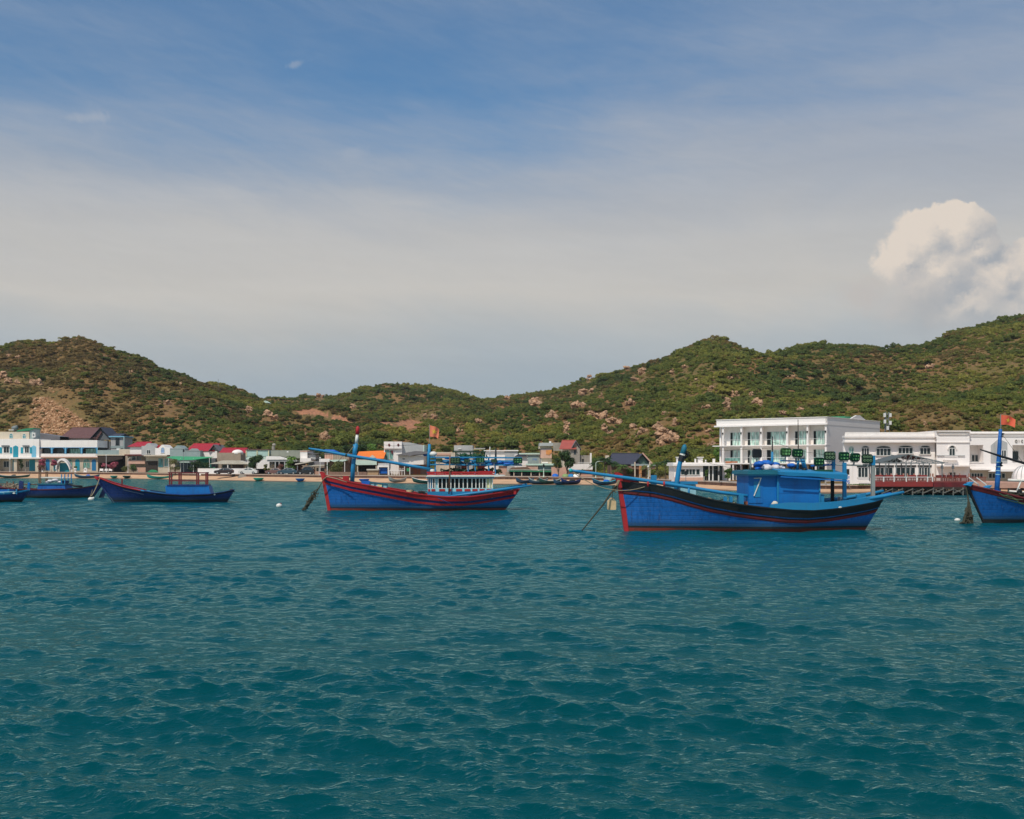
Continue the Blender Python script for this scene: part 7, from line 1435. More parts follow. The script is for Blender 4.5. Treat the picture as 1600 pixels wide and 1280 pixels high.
for px in (1472, 1489): t = thing('deck_pole', 'thin %s pole standing on the open deck right of the canopy' % ('dark' if px == 1472 else 'pale topped'), 'pole', (X(px, 130), 130, zd)); MB().tube([(0, 0, 0), (0, 0, (753-725)*130/F)], 0.05, 7).build('pole_shaft', STEEL, t); MB().box(-0.12, 0.12, -0.1, 0.1, (753-733)*130/F, (753-728)*130/F).build('pole_box', DGREY, t)
rp = thing('stair_railing', 'white sloping stair railing beside the blue tarp of the rightmost boat', 'railing', (X(1526, 122), 122, zd)); s_ = 122/F
for k in (0, 1): MB().bar((-12*s_+k*9*s_, -0.5*k, 8*s_), (3*s_+k*9*s_, -0.5*k, -3*s_), 0.08, 0.1).bar((3*s_+k*9*s_, -0.5*k, -3*s_), (3*s_+k*9*s_, -0.5*k, -14*s_), 0.08, 0.08).build('rail', WFR, rp)

# ---------------------------------------------------------------- vehicles
TYRE = plain('black_tyre', (0.02, 0.02, 0.02), 0.9); RIM = plain('alloy_rim', (0.35, 0.35, 0.35), 0.35)
def car(px, D, col, label, L=4.3, kind='hatch', rz=0):
    t = thing('parked_car', label, 'car', (X(px, D), D, zr(px)+0.012), rz, 'cars parked on the promenade')
    m_ = paint('car_paint_%d' % px, col, 0.3, 0.12, 1.5, spec=0.6)
    h = L/2; hb_ = 1.75 if kind == 'suv' else 1.47
    side = [(-h, 0.35), (-h+0.05, 0.72), (-h+0.25, 0.86), (-h+1.05, 0.96), (-h+1.15, 0.99), (h-0.12, 1.0), (h, 0.80), (h, 0.33), (h-0.3, 0.24), (-h+0.25, 0.24)]
    MB().prism(side, -0.84, 0.84).build('body', m_, t)
    cab = [(-h+1.02, 0.97), (-h+1.78, hb_-0.06), (-h+2.2, hb_), (h-0.75 if kind != 'sedan' else h-1.35, hb_-0.03), (h-0.12 if kind != 'sedan' else h-0.65, 1.0)]
    mb = MB(); a = [(x, -0.80 if z < 1.1 else -0.62, z) for x, z in cab]; b_ = [(x, -y, z) for x, y, z in a]; n = len(cab)
    mb.add(a+b_, [tuple(range(n)), tuple(range(2*n-1, n-1, -1))]+[(i, i+n, (i+1) % n+n, (i+1) % n) for i in range(n)]); mb.build('cabin', m_, t)
    for sg_ in (-1, 1):
        w0 = [(-h+1.25, 1.02), (-h+1.85, hb_-0.13), (-0.05+0.05*h, hb_-0.10), (-0.05+0.05*h, 1.03)]; w1 = [(0.05+0.05*h, 1.03), (0.05+0.05*h, hb_-0.10), (h-0.95 if kind != 'sedan' else h-1.45, hb_-0.13), (h-0.45 if kind != 'sedan' else h-0.95, 1.04)]
        for w_ in (w0, w1):
            yv = lambda z: sg_*(0.80-(z-0.97)/(hb_-0.97)*0.18+0.014)
            MB().add([(x, yv(z), z) for x, z in w_], [(0, 1, 2, 3)]).build('window', GLASS, t)
    MB().add([(-h+1.06, -0.66, 1.02), (-h+1.74, -0.56, hb_-0.12), (-h+1.74, 0.56, hb_-0.12), (-h+1.06, 0.66, 1.02)], [(0, 1, 2, 3)]).build('windscreen', GLASS, t, loc=(-0.03, 0, 0.02))
    for x in (-h+0.82, h-0.85):
        for sg_ in (-1, 1):
            w_ = MB().tube([(x, sg_*0.66, 0.32), (x, sg_*0.87, 0.32)], 0.32, 16).build('wheel', TYRE, t); MB().tube([(x, sg_*0.86, 0.32), (x, sg_*0.885, 0.32)], 0.19, 12).build('rim', RIM, w_)
    for sg_ in (-1, 1): MB().box(-h-0.015, -h+0.14, sg_*0.5, sg_*0.78, 0.62, 0.76).build('headlight', RIM, t); MB().box(h-0.1, h+0.015, sg_*0.55, sg_*0.80, 0.72, 0.9).build('tail_light', RED, t)
    return t
car(350, 256, (0.035, 0.020, 0.022), 'dark red hatchback parked in front of the white garden wall', 4.3)
car(388, 257, (0.62, 0.60, 0.56), 'white saloon parked right of the dark red hatchback', 4.4, 'sedan')
car(450, 253, (0.03, 0.07, 0.10), 'dark blue saloon parked below the porch roof', 4.5, 'sedan')
car(478, 252, (0.015, 0.017, 0.02), 'black off-road car parked by the beach cafe shack', 4.0, 'suv')
car(428, 255, (0.16, 0.08, 0.07), 'small maroon hatchback half hidden left of the dark blue saloon', 3.7)

# ---------------------------------------------------------------- small craft on the beach
def dinghy(px, D, L, col, label, rz=0, z=None, rim=None, group='small boats drawn up on the beach', canopy=False, gear=0):
    zz = (float(height(px, D)) if z is None else z)
    t = thing('dinghy', label, 'small boat', (X(px, D), D, max(zz, -0.05)), rz, group)
    P = []; n = 17
    for i in range(n):
        u_ = i/(n-1)*2-1; x = u_*L/2; w_ = 0.62*(1-abs(u_)**2.6)+0.02; sh = 0.55+0.55*abs(u_)**2.4*(1.15 if u_ < 0 else 0.8); kz = 0.02+0.35*abs(u_)**4
        P.append([(x, -w_, sh), (x*0.97, -w_*0.8, kz+(sh-kz)*0.4), (x*0.93, 0, kz), (x*0.97, w_*0.8, kz+(sh-kz)*0.4), (x, w_, sh)])
    MB().grid(P).build('hull', col, t)
    MB().grid([[(p[0][0]*0.96, p[0][1]*0.86, p[0][2]-0.24), (p[4][0]*0.96, p[4][1]*0.86, p[4][2]-0.24)] for p in P]).build('inner_floor', DWOOD, t)
    for sg_ in (0, 4): MB().tube([p[sg_] for p in P], 0.05, 5).build('gunwale', rim or col, t)
    for x in (-L*0.2, L*0.18): MB().box(x-0.12, x+0.12, -0.5, 0.5, 0.44, 0.49).build('thwart', WOOD, t)
    if gear:
        mb = MB().ball((0.3, 0, 0.62), 0.6, 0.35, 0.3, 9, 5, jit=0.25, rnd=random.Random(px)); mb.build('net_pile', NET if gear == 1 else TARP, t)
    if canopy:
        for x in (-0.9, 0.9):
            for y in (-0.4, 0.4): MB().tube([(x, y, 0.5), (x, y, 1.75)], 0.04, 5).build('canopy_post', WOOD, t)
        MB().prism([(-1.2, 1.75), (-0.9, 1.95), (0.9, 1.95), (1.2, 1.75)], -0.6, 0.6).build('canopy_top', BLACK, t)
    return t
DGB = paint('dark_green_hull', (0.02, 0.075, 0.06), 0.6, 0.5, 2); DBL = paint('dark_blue_hull', (0.02, 0.07, 0.13), 0.6, 0.5, 2); SEAG = paint('sea_green_hull', (0.03, 0.28, 0.22), 0.55, 0.4, 2)
def bd(px, k=1.5): return float(I(px, tD0))+k
dinghy(20, bd(20, 1), 9, DGB, 'long dark dinghy on the sand at the far left below the peaked doors', 0.1, rim=LGREY, gear=1)
dinghy(136, bd(136, 1.5), 7, DBL, 'dark blue dinghy on the sand under the loggia wing arches', -0.1, rim=GTEAL, gear=2)
dinghy(250, bd(250, 1), 6.5, SEAG, 'long sea green dinghy at the water edge below the white round gable', 0.05)
dinghy(675, bd(675, 0.5), 7.5, DGB, 'dark green dinghy with a black canopy left of the windowed cabin', 0.1, rim=WHT, canopy=True)
dinghy(621, bd(621, 2), 3.6, GREY, 'small grey dinghy by the stacked chairs', 0.3)
dinghy(820, bd(820, 2), 3.4, DBL, 'dark dinghy on the sand under the green roofed shop', 0.2)
dinghy(841, bd(841, 1), 3.6, DBL, 'dark blue dinghy just left of the pale shore pole', -0.3, rim=GTEAL, gear=1)
dinghy(859, bd(859, 1.5), 4.2, DGB, 'green dinghy just right of the pale shore pole', 0.3, rim=GTEAL)
dinghy(875, bd(875, 0.2), 2.4, DBL, 'tiny dinghy at the waterline below the blue basket boat', 0.0)
dinghy(892, bd(892, 1), 3.6, NAVY, 'navy dinghy below the tip of the long light blue boom', 0.1, gear=1)
dinghy(945, bd(945, 1), 4.4, DBL, 'long dark dinghy left of the red stem of the nearest boat', 0.05, rim=TEAL, gear=2)
def basket(px, D, col, label, tilt=0.0, r=0.95, inner=None):
    """woven round coracle"""
    zz = max(float(height(px, D)), 0.0) if D < float(I(px, tD0))+10 else zr(px); t = thing('basket_boat', label, 'basket boat', (X(px, D), D, zz), 0.3, 'round basket boats'); t.rotation_euler = (tilt, 0, 0.2)
    if tilt: t.location.z += (r*abs(math.sin(tilt))*0.9 if tilt < 2 else 0.34+r*0.3)
    P = []
    for i in range(6):
        a = i/5*math.pi/2; P.append([(r*math.sin(a)*math.cos(b_), r*math.sin(a)*math.sin(b_), (0.62 if tilt < 2 else 0.34)*(1-math.cos(a))) for b_ in [2*math.pi*k/20 for k in range(21)]])
    MB().grid(P).build('basket_shell', col, t); MB().grid([[(p[0]*0.93, p[1]*0.93, p[2]+0.06) for p in r_] for r_ in P]).build('inner_weave', inner or col, t)
    MB().tube([(r*math.cos(b_), r*math.sin(b_), 0.62) for b_ in [2*math.pi*k/20 for k in range(21)]], 0.05, 6).build('rim', inner or col, t)
basket(178, bd(178, 1), SEAG, 'sea green basket boat, the left one behind the red bow tip', r=0.9)
basket(198, bd(198, 1.2), DGB, 'dark green basket boat, the right one behind the red bow tip', r=1.0)
basket(404, bd(404, 0.8), paint('bright_green_hull', (0.02, 0.40, 0.26), 0.5, 0.3, 2), 'bright green basket boat alone at the water edge', r=1.1)
basket(469, bd(469, 0.8), TARP, 'blue basket boat just left of the red stem', r=0.95, inner=GTEAL)
basket(569, bd(569, 1), TARP, 'deep blue basket boat behind the pale deck box', r=1.0)
for px, c_, l_ in ((868, TARP, 'blue basket boat propped on the sea wall right of the pale pole'), (884, paint('lime_hull', (0.22, 0.32, 0.12), 0.6), 'lime green basket boat leaning on the sea wall'), (893, SHUT, 'dark blue basket boat leaning right of the lime green one'), (901, WHT, 'white basket boat, rightmost of the row on the wall')): basket(px, float(I(px, tD0))+11.0, c_, l_, R(205), 0.62)
basket(1000+(-52), bd(948, 6), GTEAL, 'grey green basket boat up the sand near the red stem', R(50), 0.8)

# ---------------------------------------------------------------- street furniture
def lamp(px, D, ytop, label, mat=WFR, head='globe', r=0.06):
    t = thing('street_lamp', label, 'street lamp', (X(px, D), D, zr(px)-0.05), 0, 'street lamps along the promenade'); h = Zp(ytop, D)-zr(px)
    MB().tube([(0, 0, 0), (0, 0, 0.25), (0, 0, 0.3), (0, 0, h)], [r*2, r*2, r*1.1, r*0.8], 7).build('post', mat, t, smooth=False)
    if head == 'globe': MB().ball((0, 0, h+0.12), 0.2).build('lamp_head', mat, t, smooth=True)
    elif head == 'arm': MB().tube([(0, 0, h), (0.3, 0, h+0.25), (0.9, 0, h+0.3)], 0.05, 6).build('arm', mat, t); MB().box(0.7, 1.3, -0.12, 0.12, h+0.24, h+0.33).build('lamp_head', STEEL, t)
    else: MB().box(-0.16, 0.16, -0.16, 0.16, h, h+0.45).build('lamp_head', BLACK, t); MB().prism([(-0.22, h+0.45), (0.22, h+0.45), (0, h+0.65)], -0.2, 0.2).build('lamp_cap', BLACK, t)
lamp(15.5, 305, 718, 'slender white post before the left dark blue door of the resort'); lamp(166, 303, 712, 'pale lamp post before the dark shaded shed'); lamp(200, 290, 717, 'pale lamp post left of the orange gate', head='arm')
lamp(287, 272, 706, 'tall dark lamp with a black lantern before the green awning', STEEL, 'lantern'); lamp(500.3, 248, 716, 'white lamp post at the beach cafe shack'); lamp(849.5, 206, 730, 'pale shore pole at the right end of the green roofed shop', PCYAN, 'none', 0.09)
lamp(931, 200, 723, 'yellowish lamp post right of the white terrace wall', PCYAN, 'arm'); lamp(1013, 190, 730, 'white double lamp post before the timber gabled porch'); lamp(1071.5, 163, 742, 'thin post in front of the white pavilion windows', STEEL, 'none', 0.04); lamp(1124, 160, 742, 'thin post in front of the white pavilion doors', STEEL, 'none', 0.04)
for i, (px, D) in enumerate(((40, 296), (80, 296), (215, 287), (560, 232), (700, 213), (760, 212), (905, 204), (1000, 188), (1100, 166), (1290, 146))):
    t = thing('bollard', 'short stone bollard on the promenade ' + ['below the second peaked door', 'below the pink flowering bush', 'beside the orange gate', 'left of the tan kiosk', 'left of the windowed cabin', 'behind the windowed cabin', 'right of the basket boat row', 'before the slate roofed house', 'before the white pavilion', 'below the hotel side wall'][i], 'bollard', (X(px, D), D, zr(px)), group='stone bollards')
    MB().tube([(0, 0, 0), (0, 0, 0.6)], [0.14, 0.11], 8).build('shaft', CONC, t); MB().ball((0, 0, 0.66), 0.13, n=8, m=5).build('cap', CONC, t)
# resort terrace seats and sculptures
for i, (px, l_) in enumerate(((66, 'white planter urn left of the blue arched door'), (118, 'white parasol base planter between two arches'), (158, 'white garden seat at the left of the pink flowering hedge'), (165, 'white garden seat in the middle of the pink flowering hedge'), (172, 'white garden seat right of the others under the pink hedge'))):
    D = 308; t = thing('garden_seat' if i > 1 else 'planter_urn', l_, 'seat' if i > 1 else 'planter', (X(px, D), D, zr(px)), group='white resort terrace furniture')
    if i > 1: MB().box(-0.5, 0.5, -0.3, 0.3, 0.38, 0.46).build('seat', WHT2, t); MB().box(-0.5, 0.5, 0.25, 0.32, 0.46, 1.0).build('backrest', WHT2, t); [MB().box(s1*0.42-0.04, s1*0.42+0.04, s2*0.24-0.04, s2*0.24+0.04, 0, 0.38).build('leg', WHT2, t) for s1 in (-1, 1) for s2 in (-1, 1)]
    else: MB().tube([(0, 0, 0), (0, 0, 0.3), (0, 0, 0.9), (0, 0, 1.1)], [0.3, 0.18, 0.42, 0.38], 12).build('urn_body', WHT2, t); MB().ball((0, 0, 1.3), 0.45, 0.45, 0.35, 9, 6, jit=0.3).build('plant', leafmat('pot_leaf', (0.02, 0.05, 0.015), (0.04, 0.09, 0.02), (0.08, 0.14, 0.03)), t)
wh = thing('ring_sculpture', 'white ring shaped sculpture on a plinth at the promenade edge of the resort', 'sculpture', (X(133.5, 303), 303, zr(133)))
q = 303/F; MB().tube([(2.0*q*math.cos(a), 0, 3.5*q+2.6*q*math.sin(a)) for a in [2*math.pi*k/14 for k in range(15)]], 0.15, 7).build('ring', WHT2, wh); MB().box(-3*q, 3*q, -0.4, 0.4, -0.3, 0.9*q).build('plinth', WHT2, wh)
for i, (px, py) in enumerate(((612, 738), (618, 738.5), (624, 738), (630, 739))):
    t = thing('stacked_chair', ['stack of pale frames by the white railing, leftmost', 'second stack of cane frames by the white railing', 'third stack of cane frames by the white railing', 'last stack of cane frames by the white railing'][i], 'chair', (X(px, 236), 236, zr(px)), group='stacked cane chairs')
    for k in range(3):
        z = k*0.30; MB().box(-0.3, 0.3, -0.3, 0.3, z+0.38, z+0.42).build('seat', WOOD, t); MB().tube([(-0.3, 0.3, z+0.42), (-0.3, 0.34, z+0.85), (0.3, 0.34, z+0.85), (0.3, 0.3, z+0.42)], 0.04, 5).build('backrest', WHT, t)
    for s1 in (-1, 1):
        for s2 in (-1, 1): MB().box(s1*0.27-0.02, s1*0.27+0.02, s2*0.27-0.02, s2*0.27+0.02, 0, 0.38).build('leg', WOOD, t)
t = thing('white_railing', 'white wooden railing in front of the stacked cane chairs', 'railing', (X(620, 233), 233, zr(620))); q = 233/F
mb = MB().box(-12*q, 12*q, -0.04, 0.04, 0.95, 1.05)
for k in range(7): mb.box((-12+k*4)*q-0.04, (-12+k*4)*q+0.04, -0.04, 0.04, 0, 0.95)
mb.build('rail', WHT, t)
rx_ = thing('hill_tower', 'thin lattice mast standing on the left hill slope against the sky', 'mast', (0, 0, 0)); D_, z_ = onhill(341, 606); rx_.location = (X(341, D_), D_, z_-1)
MB().tube([(0, 0, 0), (0, 0, 12*D_/F+1.5)], 0.12, 4).build('lattice', STEEL, rx_)
cx_ = thing('phone_mast', 'grey and white antenna mast rising behind the long white hall', 'mast', (X(1385, 200), 200, 0.8)); s_ = 200/F
hgt = Zp(644, 200)-0.8
for a, b_ in ((-0.5, -0.4), (0.5, -0.4), (0, 0.5)): MB().tube([(a*1.2, b_*1.2, 0), (a*0.6, b_*0.6, hgt)], 0.07, 5).build('mast_leg', STEEL, cx_)
mb = MB()
for k in range(14): z0 = hgt*k/14; mb.bar((-0.55, -0.45, z0), (0.5, -0.4, z0+hgt/14), 0.05, 0.05).bar((0.5, -0.4, z0), (0, 0.5, z0+hgt/14), 0.05, 0.05)
mb.build('mast_lattice', STEEL, cx_)
for k, (dx_, py) in enumerate(((-0.55, 646), (0.5, 646), (-0.5, 656), (0.5, 658), (0, 666))): MB().box(dx_-0.2, dx_+0.2, -0.75, -0.55, Zp(py+6, 200)-0.8, Zp(py, 200)-0.8).build('antenna_panel', WFR, cx_)
hv = thing('hill_house', 'tiny pale pavilion roof on the saddle between the hills', 'house', (0, 0, 0)); D_, z_ = onhill(415, 634); hv.location = (X(415, D_), D_, z_+0.5); s_ = D_/F
MB().box(-3*s_, 3*s_, 0, 3, -1, 2.2*s_).build('wall', CREAM, hv); MB().prism([(-6*s_, 2.2*s_), (6*s_, 2.2*s_), (0, 6*s_)], -1.5, 4.5).build('roof', PCYAN, hv)

# ---------------------------------------------------------------- trees and plants near the shore
def crown_np(clumps, nleaf, size, rg_, flat=0.8, droop=0.0):
    cl = np.array(clumps, float); vol = cl[:, 3]**2; w_ = rg_.choice(len(cl), nleaf, p=vol/vol.sum())
    d_ = rg_.normal(size=(nleaf, 3)); d_ /= np.linalg.norm(d_, axis=1)[:, None]; rad = (0.55+0.5*rg_.rand(nleaf))[:, None]
    pos = cl[w_, :3]+d_*rad*cl[w_, 3:4]*np.array([1, 1, flat])
    nr = d_+rg_.normal(size=(nleaf, 3))*0.6; nr /= np.linalg.norm(nr, axis=1)[:, None]
    a = np.cross(nr, rg_.normal(size=(nleaf, 3))); a /= np.linalg.norm(a, axis=1)[:, None]; b_ = np.cross(nr, a); s_ = (size*(0.6+0.8*rg_.rand(nleaf)))[:, None]
    return np.stack([pos-a*s_, pos-b_*s_*0.6, pos+a*s_, pos+b_*s_*0.6], 1).reshape(-1, 3)
LEAF = {'dark': leafmat('dark_leaves', (0.012, 0.030, 0.010), (0.025, 0.055, 0.014), (0.06, 0.10, 0.02)), 'mid': leafmat('mid_leaves', (0.03, 0.06, 0.015), (0.06, 0.11, 0.025), (0.13, 0.19, 0.04)), 'bright': leafmat('bright_leaves', (0.04, 0.10, 0.02), (0.10, 0.20, 0.03), (0.24, 0.34, 0.06)), 'olive': leafmat('olive_leaves', (0.05, 0.06, 0.015), (0.10, 0.11, 0.03), (0.20, 0.18, 0.05)), 'pink': leafmat('pink_blossom', (0.26, 0.04, 0.06), (0.40, 0.09, 0.13), (0.36, 0.14, 0.13)), 'maroon': leafmat('maroon_leaves', (0.10, 0.03, 0.035), (0.20, 0.07, 0.06), (0.16, 0.14, 0.06))}
BARK = paint('tree_bark', (0.12, 0.09, 0.06), 0.9, 0.6, 2)
def tree(px, D, ytop, wpx, kind, label, name='tree', cat='tree', trunk=0.35, seed=0, ybase=None, group=None, nleaf=None, leaf=None):
    rg_ = np.random.RandomState(seed+int(px)); z0 = zr(px) if D < float(I(px, tDh)) else float(height(px, D)); H_t = Zp(ytop, D)-z0; Wt = wpx*D/F
    t = thing(name, label, cat, (X(px, D), D, z0), 0, group)
    ch = H_t*(1-trunk); n = 9; cl = []
    for i in range(n): a = rg_.rand()*6.28; r_ = Wt*0.5*0.62*math.sqrt(rg_.rand()); h_ = trunk*H_t+ch*(0.25+0.6*rg_.rand()); cl.append((r_*math.cos(a), r_*math.sin(a), h_, min(Wt*0.22, ch*0.30)*(0.7+0.5*rg_.rand())))
    cl.append((0, 0, trunk*H_t+ch*0.72, min(Wt*0.26, ch*0.33)))
    nl = nleaf or int(min(2600, 500+Wt*H_t*60)); sz = leaf or max(0.10, min(0.28, Wt*0.035))
    Vc = crown_np(cl, nl, sz, rg_); o = np_mesh('crown' if cat == 'tree' else 'foliage', Vc, np.arange(len(Vc)).reshape(-1, 4), LEAF[kind], False); o.parent = t
    mb = MB(); mb.tube([(0, 0, -0.3), (0.05*Wt, 0, trunk*H_t*0.6), (0, 0, trunk*H_t+ch*0.35)], [0.05*H_t*0.6+0.03, 0.035*H_t*0.6+0.03, 0.03], 7)
    for c_ in cl[:6]: mb.tube([(0.03*Wt, 0, trunk*H_t*0.75), (c_[0]*0.5, c_[1]*0.5, (trunk*H_t+c_[2])/2), c_[:3]], [0.05, 0.035, 0.015], 5)
    mb.build('trunk' if cat == 'tree' else 'stems', BARK, t); return t
def palm(px, D, ytop, wpx, label, seed=0, nf=15, lean=0.0, kind='mid', banana=False):
    rnd = random.Random(seed+int(px)); z0 = zr(px); H_t = (Zp(ytop, D)-z0); Wt = wpx*D/F
    t = thing('banana_plant' if banana else 'palm_tree', label, 'plant' if banana else 'tree', (X(px, D), D, z0), 0, None if banana else 'palms along the shore')
    tip = Vector((lean*H_t, 0, H_t*0.72)); MB().tube([(0, 0, -0.3), (lean*H_t*0.4, 0, H_t*0.36), tip], [0.18, 0.12, 0.10], 8).build('trunk', BARK, t)
    for k in range(nf):
        a = 2*math.pi*k/nf+rnd.uniform(-0.2, 0.2); el = rnd.uniform(0.1, 1.15); L = Wt*0.5*rnd.uniform(0.85, 1.15); mb = MB(); sp = []; n = 9
        for i in range(n+1):
            u_ = i/n; r_ = L*math.cos(el*0.8)*u_; z = L*math.sin(el)*u_*0.9-L*0.75*u_*u_; sp.append(tip+Vector((r_*math.cos(a), r_*math.sin(a), z)))
        side = Vector((-math.sin(a), math.cos(a), 0))
        if banana:
            P = [[p+side*0.28*math.sin(math.pi*min(1, 0.1+0.9*i/n))+Vector((0, 0, 0.05)), p, p-side*0.28*math.sin(math.pi*min(1, 0.1+0.9*i/n))+Vector((0, 0, 0.05))] for i, p in enumerate(sp)]; mb.grid(P)
        else:
            for i in range(1, n+1):
                for j in (0.0, 0.5):
                    p = sp[i-1].lerp(sp[i], j); tg = (sp[i]-sp[i-1]).normalized(); ll = L*0.30*math.sin(math.pi*min(1, (i+j)/n*0.85+0.1))
                    for sg_ in (-1, 1): e_ = p+side*sg_*ll+tg*ll*0.5+Vector((0, 0, -ll*0.45)); mb.add([p, p+tg*0.09, e_], [(0, 1, 2)])
            mb.tube(sp, 0.02, 4)
        mb.build('frond', LEAF[kind], t)
    return t
tree(399, 262, 711, 27, 'dark', 'round dark green tree between the tan block and the pale green house', trunk=0.12, nleaf=3200)
palm(455, 259, 706, 25, 'bright green banana plant in front of the grey green house', banana=True, kind='bright', nf=16); tree(452, 258, 716, 20, 'bright', 'bright leafy shrub at the foot of the banana plant', 'shrub', 'shrub', 0.1)
tree(438, 258, 724, 12, 'maroon', 'reddish shrub left of the banana plant', 'shrub', 'shrub', 0.1); tree(468, 256, 726, 14, 'maroon', 'reddish creeper shrub at the left end of the cafe shack', 'shrub', 'shrub', 0.1)
tree(414, 258, 724, 9, 'olive', 'thin yellowish shrub over the white garden wall', 'shrub', 'shrub', 0.2); tree(420, 256, 731, 7, 'olive', 'small yellow potted shrub at the end of the garden wall', 'shrub', 'shrub', 0.3)
tree(273, 276, 716.5, 20, 'olive', 'olive bushy shrub left of the lantern lamp under the green cloth', 'shrub', 'shrub', 0.1); tree(306, 274, 719.5, 22, 'dark', 'dark dense shrub under the right end of the green awning', 'shrub', 'shrub', 0.08); tree(322, 276, 722, 20, 'dark', 'dark green creeper against the white garden wall end', 'shrub', 'shrub', 0.08)
tree(527, 246, 721, 29, 'olive', 'wide olive hedge under the long pale awning', 'hedge', 'hedge', 0.05, nleaf=3200); tree(512, 250, 722, 9, 'dark', 'narrow dark shrub left of the olive hedge', 'shrub', 'shrub', 0.1)
tree(885, 217, 700, 29, 'dark', 'big dark tree in front of the terracotta roofed house', trunk=0.22, nleaf=3400); tree(872, 215, 712, 14, 'dark', 'smaller dark tree left of the terracotta roofed house', trunk=0.2)
tree(779, 222, 733, 15, 'dark', 'dark shrub behind the right end of the windowed cabin roof', 'shrub', 'shrub', 0.1)
for i, (px, yt, w_, k, l_) in enumerate(((944, 708, 34, 'dark', 'palm left of the slate roof, tallest of its row'), (958, 716, 32, 'dark', 'dark palm just below the left end of the slate roof'), (972, 722, 28, 'mid', 'palm in front of the slate roofed house wall'), (931, 718, 26, 'dark', 'small palm right of the white terrace wall'), (1026, 716, 30, 'mid', 'palm right of the timber gabled porch'), (1040, 712, 30, 'dark', 'tall palm at the left end of the white pavilion'), (1047, 722, 26, 'olive', 'yellowish palm touching the white pavilion'), (1010, 722, 22, 'olive', 'low palm before the gabled porch'))): palm(px, 207-max(0, px-960)*0.25, yt, w_, l_, i, 17, 0.03*(-1)**i, k)
tree(984, 205, 731, 22, 'mid', 'low green shrub behind the red stem of the nearest boat', 'shrub', 'shrub', 0.1); tree(905, 208, 734, 24, 'mid', 'green shrub below the boom tip of the nearest boat', 'shrub', 'shrub', 0.1); tree(965, 203, 733, 26, 'olive', 'olive shrub under the palms beside the slate roofed house', 'shrub', 'shrub', 0.1); tree(1030, 184, 733, 24, 'olive', 'olive shrub left of the pavilion wall', 'shrub', 'shrub', 0.1)
tree(1137, 168, 730, 15, 'mid', 'green creeper covered post between the pavilion and the hotel', 'shrub', 'shrub', 0.05, nleaf=1500); tree(1104, 172, 731, 6, 'mid', 'narrow potted tree at the pavilion doors', 'shrub', 'shrub', 0.2)
tree(66, 309, 715.5, 14, 'pink', 'pink bougainvillea left of the blue arched door', 'bougainvillea', 'shrub', 0.3, leaf=0.16); tree(85, 309, 717.5, 13, 'pink', 'pink bougainvillea left of the white arched canopy', 'bougainvillea', 'shrub', 0.3, leaf=0.16); tree(176, 306, 722.5, 20, 'pink', 'wide pink bougainvillea mound over the white seats', 'bougainvillea', 'shrub', 0.3, leaf=0.16); tree(163, 306, 724, 16, 'pink', 'low pink bougainvillea beside the striped wall end', 'bougainvillea', 'shrub', 0.4, leaf=0.16)
tree(33, 310, 716, 10, 'dark', 'dark potted tree between the resort doors', 'shrub', 'shrub', 0.15); tree(64, 306, 725, 14, 'maroon', 'dark reddish shrub under the left bougainvillea', 'shrub', 'shrub', 0.1)
tree(195, 305, 728, 18, 'olive', 'olive shrubs beside the pale lamp post', 'shrub', 'shrub', 0.1); tree(208, 300, 724, 13, 'mid', 'green shrub left of the orange gate', 'shrub', 'shrub', 0.1)
tree(560, 285, 688, 30, 'dark', 'tall dark tree behind the mast with the red top', trunk=0.15, nleaf=3000); tree(545, 290, 694, 24, 'dark', 'dark tree left of the mast with the red top', trunk=0.15, nleaf=2200); tree(582, 292, 686, 26, 'bright', 'yellow green tree behind the orange tarpaulin', trunk=0.15, nleaf=2200); tree(490, 285, 698, 26, 'dark', 'dark tree behind the furled sail on the boom', trunk=0.15, nleaf=2000); tree(500, 270, 708, 22, 'dark', 'dark tree above the cafe shack roofs', trunk=0.15, nleaf=1600)
tree(1125, 225, 690, 28, 'bright', 'light yellow green tree left of the hotel', trunk=0.25, nleaf=2400); tree(930, 240, 713, 26, 'mid', 'round green tree between the concrete house and the slate roof', trunk=0.15)
# low grass mounds in front of the hall
t = MB().box(-9*0.083, 9*0.083, 0, 1.2, 0, 0.02); P = []
rg_ = np.random.RandomState(2); V_ = crown_np([(x, y, 0.08, 0.22) for x in np.linspace(-1.7, 1.7, 14) for y in (0, 0.4)], 900, 0.05, rg_, 0.5); o = np_mesh('lawn_strip', V_, np.arange(len(V_)).reshape(-1, 4), LEAF['bright'], False); o.location = (X(1345, 145), 145, zr(1345)); tag(o, 'small bright green lawn strip before the hall balustrade', 'grass', kind='stuff')

